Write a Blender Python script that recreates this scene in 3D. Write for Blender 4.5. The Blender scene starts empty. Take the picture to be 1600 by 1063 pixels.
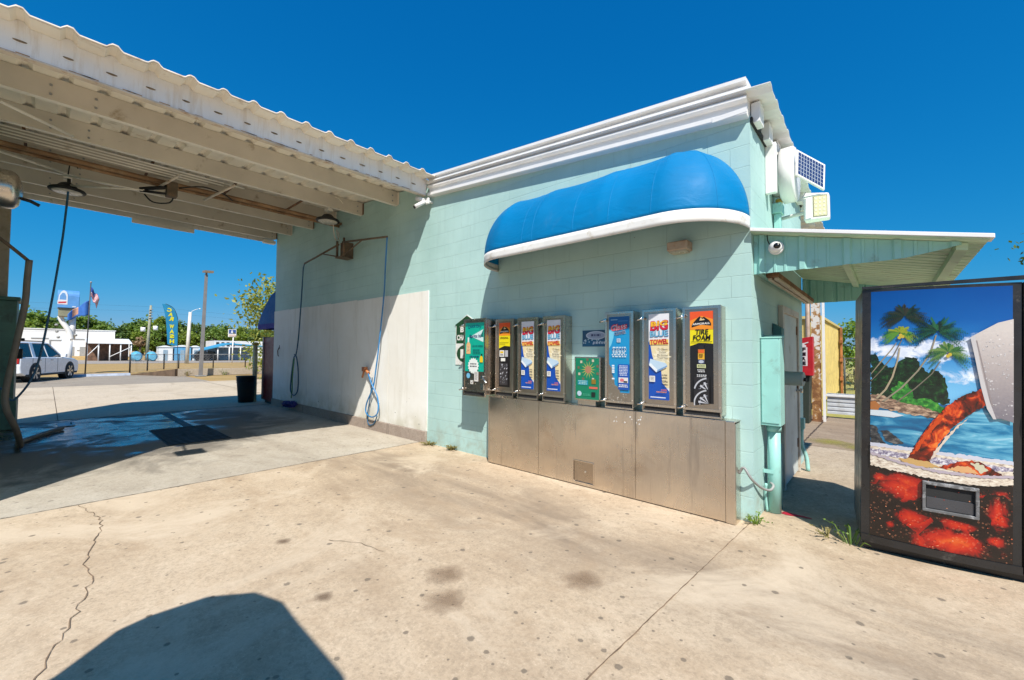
import bpy, bmesh, math, random
from mathutils import Vector, Matrix
R = math.radians
rnd = random.Random(7)
scene = bpy.context.scene
COL = scene.collection

# ------------------------------------------------------------------ camera, sky, sun, exposure
cam_d = bpy.data.cameras.new("camera")
cam_d.sensor_width = 36.0
cam_d.lens = 14.70
cam_d.clip_start = 0.05
cam_d.clip_end = 3000
cam = bpy.data.objects.new("camera", cam_d)
COL.objects.link(cam)
r_ = Vector((0.74363743, 0.66854219, 0.0073964))
d_ = Vector((-0.01515803, 0.02791858, -0.99949527))
f_ = Vector((-0.66841126, 0.74314998, 0.03089508))
mw = Matrix.Identity(4)
for i in range(3):
    mw[i][0], mw[i][1], mw[i][2] = r_[i], -d_[i], -f_[i]
mw[0][3], mw[1][3], mw[2][3] = 0.9212, -4.3011, 1.4381
cam.matrix_world = mw
scene.camera = cam

SUN = Vector((-0.655, 0.546, -1.0)).normalized()
world = bpy.data.worlds.new("World")
scene.world = world
world.use_nodes = True
wn = world.node_tree.nodes
wl_ = world.node_tree.links
bg = wn["Background"]
sky = wn.new("ShaderNodeTexSky")
sky.sky_type = 'NISHITA'
sky.sun_disc = False
sky.sun_elevation = math.asin(-SUN.z)
sky.sun_rotation = math.atan2(-SUN.x, -SUN.y)
sky.altitude = 0
sky.air_density = 1.0
sky.dust_density = 0.4
sky.ozone_density = 1.5
# the deep polarised blue of the day: per channel response of the sky light itself
SKY_K = 0.125
sep = wn.new("ShaderNodeSeparateColor")
cmb = wn.new("ShaderNodeCombineColor")
wl_.new(sky.outputs[0], sep.inputs[0])
for ch, (a_, p_) in enumerate(((0.34, 2.45), (0.475, 0.70), (0.775, 0.48))):
    m1 = wn.new("ShaderNodeMath"); m1.operation = 'MULTIPLY'; m1.inputs[1].default_value = SKY_K
    m2 = wn.new("ShaderNodeMath"); m2.operation = 'POWER'; m2.inputs[1].default_value = p_
    m3 = wn.new("ShaderNodeMath"); m3.operation = 'MULTIPLY'; m3.inputs[1].default_value = a_ / SKY_K
    wl_.new(sep.outputs[ch], m1.inputs[0]); wl_.new(m1.outputs[0], m2.inputs[0]); wl_.new(m2.outputs[0], m3.inputs[0]); wl_.new(m3.outputs[0], cmb.inputs[ch])
wl_.new(cmb.outputs[0], bg.inputs[0])
bg.inputs[1].default_value = 0.096
sun_d = bpy.data.lights.new("sun", 'SUN')
sun_d.energy = 5.0
sun_d.angle = R(0.5)
sun_d.color = (1.0, 0.955, 0.88)
sun = bpy.data.objects.new("sun", sun_d)
COL.objects.link(sun)
sun.location = (20, -20, 30)
sun.rotation_euler = SUN.to_track_quat('-Z', 'Y').to_euler()
scene.view_settings.view_transform = 'Standard'
scene.view_settings.look = 'None'
scene.view_settings.exposure = 0.38
scene.view_settings.gamma = 1.0
scene.view_settings.use_curve_mapping = False

ZG = -0.075          # level of the paving

# ------------------------------------------------------------------ materials
def s2l(c):
    return tuple((x / 12.92 if x <= 0.04045 else ((x + 0.055) / 1.055) ** 2.4) for x in c)

def rgb(r, g, b):
    return s2l((r / 255, g / 255, b / 255))

class Mat:
    """small builder round a Principled material"""
    def __init__(s, name):
        s.m = bpy.data.materials.new(name)
        s.m.use_nodes = True
        s.nt = s.m.node_tree
        s.b = s.nt.nodes["Principled BSDF"]
    def n(s, t, **kw):
        nd = s.nt.nodes.new(t)
        for k, v in kw.items():
            setattr(nd, k, v)
        return nd
    def l(s, a, b):
        s.nt.links.new(a, b)
    def pos(s):
        return s.n("ShaderNodeNewGeometry").outputs["Position"]
    def obj(s):
        return s.n("ShaderNodeTexCoord").outputs["Object"]
    def noise(s, vec, scale, detail=4, rough=0.55, dist=0.0, sc3=None):
        if sc3:
            mp = s.n("ShaderNodeMapping")
            mp.inputs["Scale"].default_value = sc3
            s.l(vec, mp.inputs["Vector"])
            vec = mp.outputs[0]
        nd = s.n("ShaderNodeTexNoise")
        nd.inputs["Scale"].default_value = scale
        nd.inputs["Detail"].default_value = detail
        nd.inputs["Roughness"].default_value = rough
        nd.inputs["Distortion"].default_value = dist
        s.l(vec, nd.inputs["Vector"])
        return nd.outputs["Fac"]
    def ramp(s, fac, stops):
        nd = s.n("ShaderNodeValToRGB")
        e = nd.color_ramp.elements
        while len(e) < len(stops):
            e.new(0.5)
        for i, (p, c) in enumerate(stops):
            e[i].position = p
            if not hasattr(c, '__len__'):
                c = (c, c, c)
            e[i].color = (*c, 1)
        s.l(fac, nd.inputs[0])
        return nd.outputs[0]
    def mix(s, fac, a, b, mode='MIX'):
        nd = s.n("ShaderNodeMix", data_type='RGBA', blend_type=mode)
        for sock, v in ((nd.inputs[0], fac), (nd.inputs[6], a), (nd.inputs[7], b)):
            if hasattr(v, 'links'):
                s.l(v, sock)
            elif hasattr(v, '__len__'):
                sock.default_value = (*v, 1)
            else:
                sock.default_value = v
        return nd.outputs[2]
    def math(s, op, a, b=0.0):
        nd = s.n("ShaderNodeMath", operation=op)
        for sock, v in ((nd.inputs[0], a), (nd.inputs[1], b)):
            if hasattr(v, 'links'):
                s.l(v, sock)
            else:
                sock.default_value = v
        return nd.outputs[0]
    def col(s, c):
        if hasattr(c, 'links'):
            s.l(c, s.b.inputs["Base Color"])
        else:
            s.b.inputs["Base Color"].default_value = (*c, 1)
    def rough(s, v):
        if hasattr(v, 'links'):
            s.l(v, s.b.inputs["Roughness"])
        else:
            s.b.inputs["Roughness"].default_value = v
    def bump(s, h, strength=0.3, dist=0.01):
        nd = s.n("ShaderNodeBump")
        nd.inputs["Strength"].default_value = strength
        nd.inputs["Distance"].default_value = dist
        s.l(h, nd.inputs["Height"])
        s.l(nd.outputs[0], s.b.inputs["Normal"])

_mc = {}
def paint(name, c, rough=0.5, metal=0.0, var=0.10, scale=3.0, dirt=None, dirt_amt=0.5, bump=0.0, spec=None, coat=0.0):
    """painted / plain surface: slow colour variation, optional dirt or rust patches"""
    if name in _mc:
        return _mc[name]
    M = Mat(name)
    p = M.pos()
    f = M.noise(p, scale, 5)
    dark = tuple(x * (1 - var * 1.6) for x in c)
    lite = tuple(min(1, x * (1 + var)) for x in c)
    cc = M.ramp(f, [(0.3, dark), (0.7, lite)])
    if dirt:
        g = M.noise(p, scale * 2.3, 7, 0.65, 0.4)
        k = M.ramp(g, [(0.62 - dirt_amt * 0.24, 0.0), (0.72, 1.0)])
        cc = M.mix(k, cc, dirt)
    M.col(cc)
    M.b.inputs["Metallic"].default_value = metal
    rr = M.ramp(M.noise(p, scale * 4, 3), [(0.3, max(0.03, rough - 0.1)), (0.7, min(1, rough + 0.1))])
    M.rough(rr)
    if coat:
        M.b.inputs["Coat Weight"].default_value = coat
    if bump:
        M.bump(M.noise(p, scale * 12, 4), bump, 0.004)
    _mc[name] = M.m
    return M.m

def concrete(name, base, stain, pale, rough=0.85, wet=False, streak=(1, 1, 1), contrast=1.0, wear=None):
    M = Mat(name)
    p = M.pos()
    big = M.noise(p, 0.5, 9, 0.62, 0.7)
    mid = M.noise(p, 1.9, 9, 0.68, 0.7, streak)
    fine = M.noise(p, 46, 6, 0.75)
    grit = M.noise(p, 95, 4, 0.75)
    speck = M.noise(p, 17, 8, 0.8, 0.3)
    c = M.ramp(big, [(0.28, stain), (0.48, base), (0.70, pale)])
    c = M.mix(0.5, c, M.ramp(mid, [(0.28, stain), (0.47, base), (0.70, pale)]))
    c = M.mix(M.math('MULTIPLY', 0.8 * contrast, M.ramp(fine, [(0.40, 0.5), (0.52, 0.0)])), c, tuple(x * 0.58 for x in base))
    c = M.mix(M.math('MULTIPLY', 0.9 * contrast, M.ramp(grit, [(0.56, 0.0), (0.70, 0.45)])), c, tuple(min(.85, x * 1.35) for x in pale))
    c = M.mix(M.math('MULTIPLY', 0.9 * contrast, M.ramp(speck, [(0.36, 0.55), (0.47, 0.0)])), c, tuple(x * 0.60 for x in base))
    c = M.mix(M.math('MULTIPLY', 0.8 * contrast, M.ramp(speck, [(0.54, 0.0), (0.68, 0.5)])), c, tuple(min(.85, x * 1.2) for x in pale))
    # scattered small dark crumbs
    vd = M.n("ShaderNodeTexVoronoi", feature='F1', voronoi_dimensions='2D')
    vd.inputs["Scale"].default_value = 9.0; vd.inputs["Randomness"].default_value = 1.0
    M.l(p, vd.inputs["Vector"])
    sz = M.ramp(M.noise(p, 3.3, 3, 0.6), [(0.50, 0.0), (0.72, 0.10)])
    c = M.mix(M.math('MULTIPLY', M.math('LESS_THAN', vd.outputs["Distance"], sz), 0.55 * contrast), c, tuple(x * 0.30 for x in base))
    # oily drips and tyre wear
    st = M.noise(p, 0.9, 7, 0.6, 1.0, (0.55, 1.5, 1))
    c = M.mix(M.math('MULTIPLY', M.ramp(st, [(0.56, 0.0), (0.74, 0.5)]), 1.0 * contrast), c, tuple(x * y for x, y in zip(base, (0.52, 0.47, 0.43))))
    if wear:                           # a lane of brown tyre wear along x, and bleached patches
        sw = M.n("ShaderNodeSeparateXYZ"); M.l(p, sw.inputs[0])
        y0, hw = wear
        dy = M.math('ABSOLUTE', M.math('DIVIDE', M.math('SUBTRACT', M.math('ADD', sw.outputs[1], M.math('MULTIPLY', M.math('SUBTRACT', M.noise(p, 0.7, 4), 0.5), 1.2)), y0), hw))
        band = M.ramp(dy, [(0.1, 1.0), (1.0, 0.0)])
        lines = M.ramp(M.noise(p, 1.6, 9, 0.68, 0.6, (0.45, 1.7, 1)), [(0.36, 0.0), (0.62, 0.85)])
        c = M.mix(M.math('MULTIPLY', band, lines), c, tuple(x * y for x, y in zip(base, (0.48, 0.47, 0.48))))
        pl = M.ramp(M.noise(p, 0.62, 9, 0.70, 0.9), [(0.51, 0.0), (0.64, 0.8)])
        c = M.mix(pl, c, tuple(min(0.8, x * y) for x, y in zip(base, (1.22, 1.30, 1.40))))
        bl = M.ramp(M.noise(p, 1.5, 9, 0.74, 0.9), [(0.52, 0.0), (0.72, 0.55)])
        c = M.mix(bl, c, tuple(x * y for x, y in zip(base, (0.72, 0.66, 0.60))))
    # old gum and drips: ragged dark spots of several sizes
    for scl, r0, lo in ((1.9, 0.042, 0.50), (3.4, 0.055, 0.62), (6.5, 0.06, 0.68)):
        vor = M.n("ShaderNodeTexVoronoi", feature='F1', voronoi_dimensions='2D')
        vor.inputs["Scale"].default_value = scl
        M.l(p, vor.inputs["Vector"])
        d = M.math('ADD', vor.outputs["Distance"], M.math('MULTIPLY', M.math('SUBTRACT', M.noise(p, 55, 3, 0.7), 0.5), r0 * 1.1))
        sp = M.ramp(d, [(r0 * 0.75, 1.0), (r0 * 1.05, 0.0)])
        pick = M.ramp(vor.outputs["Color"], [(lo, 0.0), (lo + 0.02, 1.0)])
        c = M.mix(M.math('MULTIPLY', M.math('MULTIPLY', sp, pick), 0.72 * min(1, contrast)), c, tuple(x * y for x, y in zip(base, (0.26, 0.27, 0.29))))
    if wet:
        sx = M.n("ShaderNodeSeparateXYZ")
        M.l(p, sx.inputs[0])
        # the washed puddle: an irregular ellipse over the low side of the floor
        dx = M.math('DIVIDE', M.math('ADD', sx.outputs[0], 10.3), 2.75)
        dy = M.math('DIVIDE', M.math('ADD', sx.outputs[1], 3.35), 2.1)
        dd = M.math('ADD', M.math('MULTIPLY', dx, dx), M.math('MULTIPLY', dy, dy))
        # damp concrete round it, dull, its colour also darkened for the bay's shade
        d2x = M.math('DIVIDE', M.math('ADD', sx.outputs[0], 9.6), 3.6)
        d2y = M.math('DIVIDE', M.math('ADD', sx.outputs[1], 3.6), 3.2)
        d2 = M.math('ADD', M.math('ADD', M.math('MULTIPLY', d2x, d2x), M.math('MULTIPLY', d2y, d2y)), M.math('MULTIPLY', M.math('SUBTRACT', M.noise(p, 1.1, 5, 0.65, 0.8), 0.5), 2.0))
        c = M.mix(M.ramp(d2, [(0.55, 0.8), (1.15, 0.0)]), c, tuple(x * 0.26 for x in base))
        wv = M.math('ADD', dd, M.math('MULTIPLY', M.math('SUBTRACT', M.noise(p, 0.9, 6, 0.66, 1.2), 0.5), 4.6))
        wf = M.ramp(wv, [(0.35, 1.0), (1.6, 0.0)])
        c = M.mix(wf, c, M.mix(0.85, c, tuple(x * 0.16 for x in base)))
        M.rough(M.mix(wf, (rough,) * 3, M.ramp(M.noise(p, 3, 4), [(0.35, 0.10), (0.65, 0.32)])))
        h = M.mix(wf, M.noise(p, 60, 4), (0.5, 0.5, 0.5))
        M.bump(h, 0.35, 0.004)
    else:
        M.rough(rough)
        M.bump(M.math('ADD', fine, M.math('MULTIPLY', grit, 0.6)), 0.5, 0.004)
    M.col(c)
    return M.m

# ------------------------------------------------------------------ object helpers
WLOC = {}

def tag(o, label=None, cat=None, group=None, kind=None):
    if label: o["label"] = label
    if cat: o["category"] = cat
    if group: o["group"] = group
    if kind: o["kind"] = kind
    return o

def thing(name, label, cat, loc, group=None):
    o = bpy.data.objects.new(name, None)
    COL.objects.link(o)
    o.empty_display_size = 0.2
    o.location = loc
    WLOC[o.name] = Vector(loc)
    return tag(o, label, cat, group)

class MB:
    def __init__(s):
        s.bm = bmesh.new()
    def face(s, pts, mi=0, smooth=False):
        vs = [s.bm.verts.new(p) for p in pts]
        f = s.bm.faces.new(vs)
        f.material_index = mi
        f.smooth = smooth
        return f
    def box(s, x0, x1, y0, y1, z0, z1, mi=0):
        v = [s.bm.verts.new(p) for p in ((x0, y0, z0), (x1, y0, z0), (x1, y1, z0), (x0, y1, z0), (x0, y0, z1), (x1, y0, z1), (x1, y1, z1), (x0, y1, z1))]
        for q in ((3, 2, 1, 0), (4, 5, 6, 7), (0, 1, 5, 4), (1, 2, 6, 5), (2, 3, 7, 6), (3, 0, 4, 7)):
            f = s.bm.faces.new([v[i] for i in q]); f.material_index = mi
        return s
    def hexa(s, b, t, mi=0):
        """eight corners: four of the bottom, four of the top, both counter-clockwise"""
        v = [s.bm.verts.new(p) for p in list(b) + list(t)]
        for q in ((3, 2, 1, 0), (4, 5, 6, 7), (0, 1, 5, 4), (1, 2, 6, 5), (2, 3, 7, 6), (3, 0, 4, 7)):
            f = s.bm.faces.new([v[i] for i in q]); f.material_index = mi
        return s
    def prism(s, pts, axis, a0, a1, mi=0, capmi=None):
        def P(p, a):
            return {'x': (a, p[0], p[1]), 'y': (p[0], a, p[1]), 'z': (p[0], p[1], a)}[axis]
        A = [s.bm.verts.new(P(p, a0)) for p in pts]
        B = [s.bm.verts.new(P(p, a1)) for p in pts]
        n = len(pts)
        for i in range(n):
            f = s.bm.faces.new((A[i], A[(i + 1) % n], B[(i + 1) % n], B[i])); f.material_index = mi
        for c in (A[::-1], B):
            f = s.bm.faces.new(c); f.material_index = mi if capmi is None else capmi
        return s
    def rings(s, rings, closed=True, caps=True, mi=0, smooth=True):
        V = [[s.bm.verts.new(p) for p in r] for r in rings]
        for a, b in zip(V, V[1:]):
            n = len(a)
            for i in range(n if closed else n - 1):
                f = s.bm.faces.new((a[i], a[(i + 1) % n], b[(i + 1) % n], b[i]))
                f.smooth = smooth; f.material_index = mi
        if caps and closed:
            for c in (V[0][::-1], V[-1]):
                f = s.bm.faces.new(c); f.material_index = mi
        return s
    def cyl(s, p0, p1, r0, r1=None, n=14, caps=True, mi=0):
        p0, p1 = Vector(p0), Vector(p1)
        r1 = r0 if r1 is None else r1
        d = (p1 - p0).normalized()
        a = d.orthogonal().normalized(); b = d.cross(a)
        R_ = []
        for p, r in ((p0, r0), (p1, r1)):
            R_.append([p + (a * math.cos(t) + b * math.sin(t)) * r for t in [2 * math.pi * i / n for i in range(n)]])
        return s.rings(R_, True, caps, mi)
    def lathe(s, prof, c, n=20, axis='z', mi=0):
        c = Vector(c); R_ = []
        for r, h in prof:
            ring = []
            for i in range(n):
                t = 2 * math.pi * i / n
                x, y = max(r, 1e-4) * math.cos(t), max(r, 1e-4) * math.sin(t)
                ring.append(c + Vector({'z': (x, y, h), 'x': (h, x, y), 'y': (y, h, x)}[axis]))
            R_.append(ring)
        return s.rings(R_, True, True, mi)
    def tube(s, pts, r, n=8, mi=0, sub=0):
        P = [Vector(p) for p in pts]
        if sub:
            Q = []
            for i in range(len(P) - 1):
                a, b, c, d = P[max(i - 1, 0)], P[i], P[i + 1], P[min(i + 2, len(P) - 1)]
                for k in range(sub):
                    t = k / sub
                    Q.append(0.5 * ((2 * b) + (c - a) * t + (2 * a - 5 * b + 4 * c - d) * t * t + (3 * b - a - 3 * c + d) * t ** 3))
            Q.append(P[-1]); P = Q
        R_ = []
        prev = None
        for i, p in enumerate(P):
            t = (P[min(i + 1, len(P) - 1)] - P[max(i - 1, 0)]).normalized()
            a = t.orthogonal().normalized() if prev is None else (prev - t * prev.dot(t)).normalized()
            prev = a
            b = t.cross(a)
            R_.append([p + (a * math.cos(q) + b * math.sin(q)) * r for q in [2 * math.pi * k / n for k in range(n)]])
        return s.rings(R_, True, True, mi)
    def grid(s, fn, nu, nv, mi=0, smooth=True):
        V = [[s.bm.verts.new(fn(i / nu, j / nv)) for i in range(nu + 1)] for j in range(nv + 1)]
        for j in range(nv):
            for i in range(nu):
                f = s.bm.faces.new((V[j][i], V[j][i + 1], V[j + 1][i + 1], V[j + 1][i]))
                f.smooth = smooth; f.material_index = mi
        return s
    def build(s, name, mats, parent=None, bevel=0.0, solid=0.0, weld=False, recalc=True, loose=False):
        bm = s.bm
        if loose:                      # every separate piece becomes a part of its own
            todo = set(bm.verts); out = []
            while todo:
                st = [todo.pop()]; isl = set(st)
                while st:
                    v = st.pop()
                    for e in v.link_edges:
                        w = e.other_vert(v)
                        if w in todo:
                            todo.discard(w); isl.add(w); st.append(w)
                m2 = MB(); mp = {v: m2.bm.verts.new(v.co) for v in isl}
                for f in {f for v in isl for f in v.link_faces}:
                    g = m2.bm.faces.new([mp[v] for v in f.verts]); g.smooth = f.smooth; g.material_index = f.material_index
                out.append(m2.build(name, mats, parent, bevel, solid, weld, recalc))
            bm.free()
            return out
        if weld:
            bmesh.ops.remove_doubles(bm, verts=bm.verts, dist=1e-5)
        if recalc:
            bmesh.ops.recalc_face_normals(bm, faces=bm.faces)
        lo = Vector((1e9,) * 3); hi = -lo
        for v in bm.verts:
            for k in range(3):
                lo[k] = min(lo[k], v.co[k]); hi[k] = max(hi[k], v.co[k])
        c = Vector(((lo.x + hi.x) / 2, (lo.y + hi.y) / 2, lo.z))
        for v in bm.verts:
            v.co -= c
        me = bpy.data.meshes.new(name)
        bm.to_mesh(me); bm.free()
        for m in (mats if isinstance(mats, (list, tuple)) else [mats]):
            me.materials.append(m)
        o = bpy.data.objects.new(name, me)
        COL.objects.link(o)
        WLOC[o.name] = c
        if parent is not None:
            o.parent = parent
            o.location = c - WLOC[parent.name]
        else:
            o.location = c
        if solid:
            md = o.modifiers.new("solid", 'SOLIDIFY'); md.thickness = solid; md.offset = 0
        if bevel:
            md = o.modifiers.new("bevel", 'BEVEL'); md.width = bevel; md.segments = 2; md.limit_method = 'ANGLE'; md.angle_limit = R(40)
        return o

def kids(o):
    return [c for c in bpy.data.objects if c.parent == o]

def dup(root, loc, rotz=None, label=None, scale=None):
    """copy of a thing with copies of its parts and sub-parts"""
    def cp(o, par):
        c = o.copy()
        COL.objects.link(c)
        if par is not None:
            c.parent = par
        for k in [k for k in ALLKIDS.get(o.name, [])]:
            cp(k, c)
        return c
    ALLKIDS = {}
    for ob in bpy.data.objects:
        if ob.parent is not None:
            ALLKIDS.setdefault(ob.parent.name, []).append(ob)
    r = cp(root, None)
    r.location = loc
    if rotz is not None: r.rotation_euler = (0, 0, rotz)
    if scale is not None: r.scale = scale if hasattr(scale, '__len__') else (scale,) * 3
    if label: r["label"] = label
    return r

# ------------------------------------------------------------------ printed artwork: flat coloured shapes and lettering
_txt = {}
def text_polys(s, bold=0.0):
    key = (s, bold)
    if key in _txt:
        return _txt[key]
    cu = bpy.data.curves.new("t", 'FONT')
    cu.body = s
    cu.offset = bold
    cu.resolution_u = 3
    cu.align_x = 'LEFT'
    ob = bpy.data.objects.new("t", cu)
    me = ob.to_mesh()
    vs = [(v.co.x, v.co.y) for v in me.vertices]
    fs = [list(p.vertices) for p in me.polygons]
    ob.to_mesh_clear()
    bpy.data.objects.remove(ob)
    bpy.data.curves.remove(cu)
    x0 = min(v[0] for v in vs); x1 = max(v[0] for v in vs)
    y0 = min(v[1] for v in vs); y1 = max(v[1] for v in vs)
    vs = [((x - x0) / (x1 - x0) - 0.5, (y - y0) / (y1 - y0) - 0.5) for x, y in vs]
    _txt[key] = (vs, fs)
    return _txt[key]

_ink = {}
def ink(c, rough=0.35):
    """printing ink; c in 0..255 print values"""
    key = (tuple(c), rough)
    if key not in _ink:
        lin = tuple(min(0.82, x * 0.86) for x in rgb(*c))
        M = Mat("printed_ink")
        M.col(M.ramp(M.noise(M.pos(), 9, 3), [(0.3, tuple(x * 0.93 for x in lin)), (0.7, lin)]))
        M.rough(rough)
        _ink[key] = M.m
    return _ink[key]

class Art:
    def __init__(s, o, U, V, N, step=0.0007):
        s.o, s.U, s.V, s.N = Vector(o), Vector(U), Vector(V), Vector(N)
        s.bm = bmesh.new(); s.mats = []; s.k = 1; s.step = step; s.clip = None
        s.uv = s.bm.loops.layers.uv.new("UVMap")
    def mi(s, c):
        m = c if isinstance(c, bpy.types.Material) else ink(c)
        if m not in s.mats:
            s.mats.append(m)
        return s.mats.index(m)
    def P(s, u, v):
        return s.o + s.U * u + s.V * v + s.N * (s.k * s.step)
    def poly(s, pts, c, up=True):
        try:
            f = s.bm.faces.new([s.bm.verts.new(s.P(u, v)) for u, v in pts])
        except ValueError:
            return
        for lp, (u, v) in zip(f.loops, pts):
            lp[s.uv].uv = (u, v)
        f.material_index = s.mi(c)
        if up: s.k += 1
    def rough(s, pts, c, amp=0.006, step=0.012, seed=1, up=True):
        """polygon with a natural ragged outline"""
        q = random.Random(seed); out = []
        n = len(pts)
        for i in range(n):
            a, b = pts[i], pts[(i + 1) % n]
            L = math.hypot(b[0] - a[0], b[1] - a[1]); k = max(1, int(L / step))
            for j in range(k):
                t = j / k
                out.append((a[0] + (b[0] - a[0]) * t + q.gauss(0, amp) * (1 if j else .3), a[1] + (b[1] - a[1]) * t + q.gauss(0, amp) * (1 if j else .3)))
        if s.clip: out = [(max(0.0, min(s.clip, u)), v) for u, v in out]
        s.poly(out, c, up)
    def rect(s, u0, u1, v0, v1, c, up=True):
        s.poly([(u0, v0), (u1, v0), (u1, v1), (u0, v1)], c, up)
    def ell(s, cu, cv, ru, rv, c, n=20, up=True):
        s.poly([(cu + ru * math.cos(2 * math.pi * i / n), cv + rv * math.sin(2 * math.pi * i / n)) for i in range(n)], c, up)
    def star(s, cu, cv, r0, r1, n, c):
        s.poly([(cu + (r1 if i % 2 else r0) * math.cos(math.pi * i / n), cv + (r1 if i % 2 else r0) * math.sin(math.pi * i / n)) for i in range(2 * n)], c)
    def text(s, t, cu, cv, w, h, c, bold=0.0, rot=0.0, shear=0.0, arch=0.0, flip=False):
        vs, fs = text_polys(t, bold)
        cr, sr = math.cos(rot), math.sin(rot)
        P = []
        for x, y in vs:
            yy = y * h + arch * (0.25 - x * x) * 4
            xx = (-x if flip else x) * w + shear * y * h
            P.append(s.bm.verts.new(s.P(cu + xx * cr - yy * sr, cv + xx * sr + yy * cr)))
        m = s.mi(c)
        for f in fs:
            try:
                F = s.bm.faces.new([P[i] for i in f]); F.material_index = m
            except ValueError:
                pass
        s.k += 1
    def lines(s, u0, u1, v_top, n, dv, hgt, c, jitter=0.25, centre=True, seed=1):
        """fine print too small to read: short bars of ink"""
        q = random.Random(seed)
        for i in range(n):
            v = v_top - i * dv
            w = (u1 - u0) * (1 - q.random() * jitter)
            a = (u0 + u1) / 2 - w / 2 if centre else u0
            e = a + w
            while a < e - 0.004:
                b = min(e, a + (0.012 + q.random() * 0.02) * (u1 - u0) * 6)
                s.rect(a, b, v, v + hgt, c, up=False)
                a = b + 0.05 * (u1 - u0)
        s.k += 1
    def build(s, name, parent, bend=None):
        bm = s.bm
        if bend:
            u0, u1, sag, n = bend
            for i in range(1, n):
                co = s.o + s.U * (u0 + (u1 - u0) * i / n)
                bmesh.ops.bisect_plane(bm, geom=bm.verts[:] + bm.edges[:] + bm.faces[:], plane_co=co, plane_no=s.U, dist=1e-5)
            for v in bm.verts:
                t = (((v.co - s.o).dot(s.U)) - u0) / (u1 - u0)
                v.co += s.N * sag * 4 * t * (1 - t)
        for f in bm.faces:
            f.normal_update()
            if f.normal.dot(s.N) < 0:
                f.normal_flip()
        mb = MB(); mb.bm.free(); mb.bm = bm
        return mb.build(name, s.mats, parent, recalc=False)
# ------------------------------------------------------------------ ground sheets
M_lot = concrete("lot_concrete", (0.480, 0.364, 0.246), (0.345, 0.252, 0.166), (0.60, 0.485, 0.352), streak=(0.6, 1.4, 1), wear=(-1.25, 0.95))
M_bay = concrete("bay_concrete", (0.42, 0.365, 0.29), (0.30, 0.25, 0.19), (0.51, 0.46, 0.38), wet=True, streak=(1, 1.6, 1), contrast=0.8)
M_apron = concrete("apron_concrete", (0.54, 0.44, 0.315), (0.40, 0.31, 0.215), (0.60, 0.50, 0.38), streak=(2.5, 0.5, 1))
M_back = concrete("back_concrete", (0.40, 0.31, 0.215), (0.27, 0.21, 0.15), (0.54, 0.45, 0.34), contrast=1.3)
M_asph = concrete("worn_asphalt", (0.30, 0.25, 0.19), (0.22, 0.18, 0.14), (0.38, 0.32, 0.25), streak=(1.5, .6, 1))
M_road = concrete("road_asphalt", (0.33, 0.28, 0.235), (0.26, 0.22, 0.18), (0.38, 0.33, 0.28))
def grass_mat(name, a, b, c):
    M = Mat(name); p = M.pos()
    cc = M.ramp(M.noise(p, 0.45, 6, 0.65, 0.4), [(0.34, a), (0.52, b), (0.68, c)])
    cc = M.mix(0.5, cc, M.ramp(M.noise(p, 9, 5, 0.7), [(0.3, tuple(x * .55 for x in b)), (0.7, c)]))
    M.col(cc); M.rough(0.95); M.bump(M.noise(p, 25, 4), 0.8, 0.03)
    return M.m
M_grass = grass_mat("dry_grass", (0.30, 0.22, 0.06), (0.42, 0.25, 0.10), (0.46, 0.33, 0.11))
M_grass2 = grass_mat("yellow_green_grass", (0.24, 0.25, 0.05), (0.40, 0.34, 0.08), (0.45, 0.40, 0.10))
M_dark = paint("black_rubber", (0.012, 0.012, 0.013), 0.6)
M_joint = paint("joint_filler", (0.075, 0.05, 0.034), 0.95, var=0.3, scale=12)

M_joint2 = paint("crack_filler", (0.20, 0.135, 0.085), 0.95, var=0.4, scale=9)

def sheet(name, x0, x1, y0, y1, z, m, kind='structure'):
    b = MB(); b.face([(x0, y0, z), (x1, y0, z), (x1, y1, z), (x0, y1, z)])
    o = b.build(name, m); tag(o, kind=kind); return o

sheet("ground", -1500, 1500, -1500, 1500, ZG - 0.02, M_grass)
sheet("parking_lot", -4.99, 12.0, -26, 0.35, ZG - 0.004, M_lot)
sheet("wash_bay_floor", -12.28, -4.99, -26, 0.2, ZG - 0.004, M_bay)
sheet("apron", -24.2, -12.28, -26, 14, ZG - 0.004, M_apron)
sheet("driveway", -33.0, -24.2, -26, 1.2, ZG - 0.006, M_asph)
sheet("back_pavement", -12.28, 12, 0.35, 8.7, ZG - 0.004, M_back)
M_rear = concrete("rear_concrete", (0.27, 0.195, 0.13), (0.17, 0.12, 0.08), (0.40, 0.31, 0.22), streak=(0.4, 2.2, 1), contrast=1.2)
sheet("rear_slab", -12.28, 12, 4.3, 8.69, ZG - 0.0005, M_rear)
sheet("road", -87, -63.5, -900, 900, ZG - 0.008, M_road)
sheet("back_lawn", -25, 60, 8.7, 120, ZG - 0.010, M_grass2)

def ribbon(name, pts, w, z, m, jitter=0.0, seed=3):
    q = random.Random(seed); b = MB()
    P = [Vector((x, y, z)) for x, y in pts]
    if jitter:
        Q = []
        for a, c in zip(P, P[1:]):
            n = max(2, int((c - a).length / 0.05))
            for i in range(n):
                p = a.lerp(c, i / n)
                Q.append(p + Vector((q.uniform(-1, 1), q.uniform(-1, 1), 0)) * jitter)
        P = Q + [P[-1]]
    L, Rr = [], []
    for i, p in enumerate(P):
        t = (P[min(i + 1, len(P) - 1)] - P[max(0, i - 1)]).normalized()
        n = Vector((-t.y, t.x, 0)) * (w / 2 * (q.uniform(0.5, 1.4) if jitter else 1))
        L.append(p + n); Rr.append(p - n)
    for i in range(len(P) - 1):
        b.face([L[i], Rr[i], Rr[i + 1], L[i + 1]])
    o = b.build(name, m); tag(o, kind='structure'); return o

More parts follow.
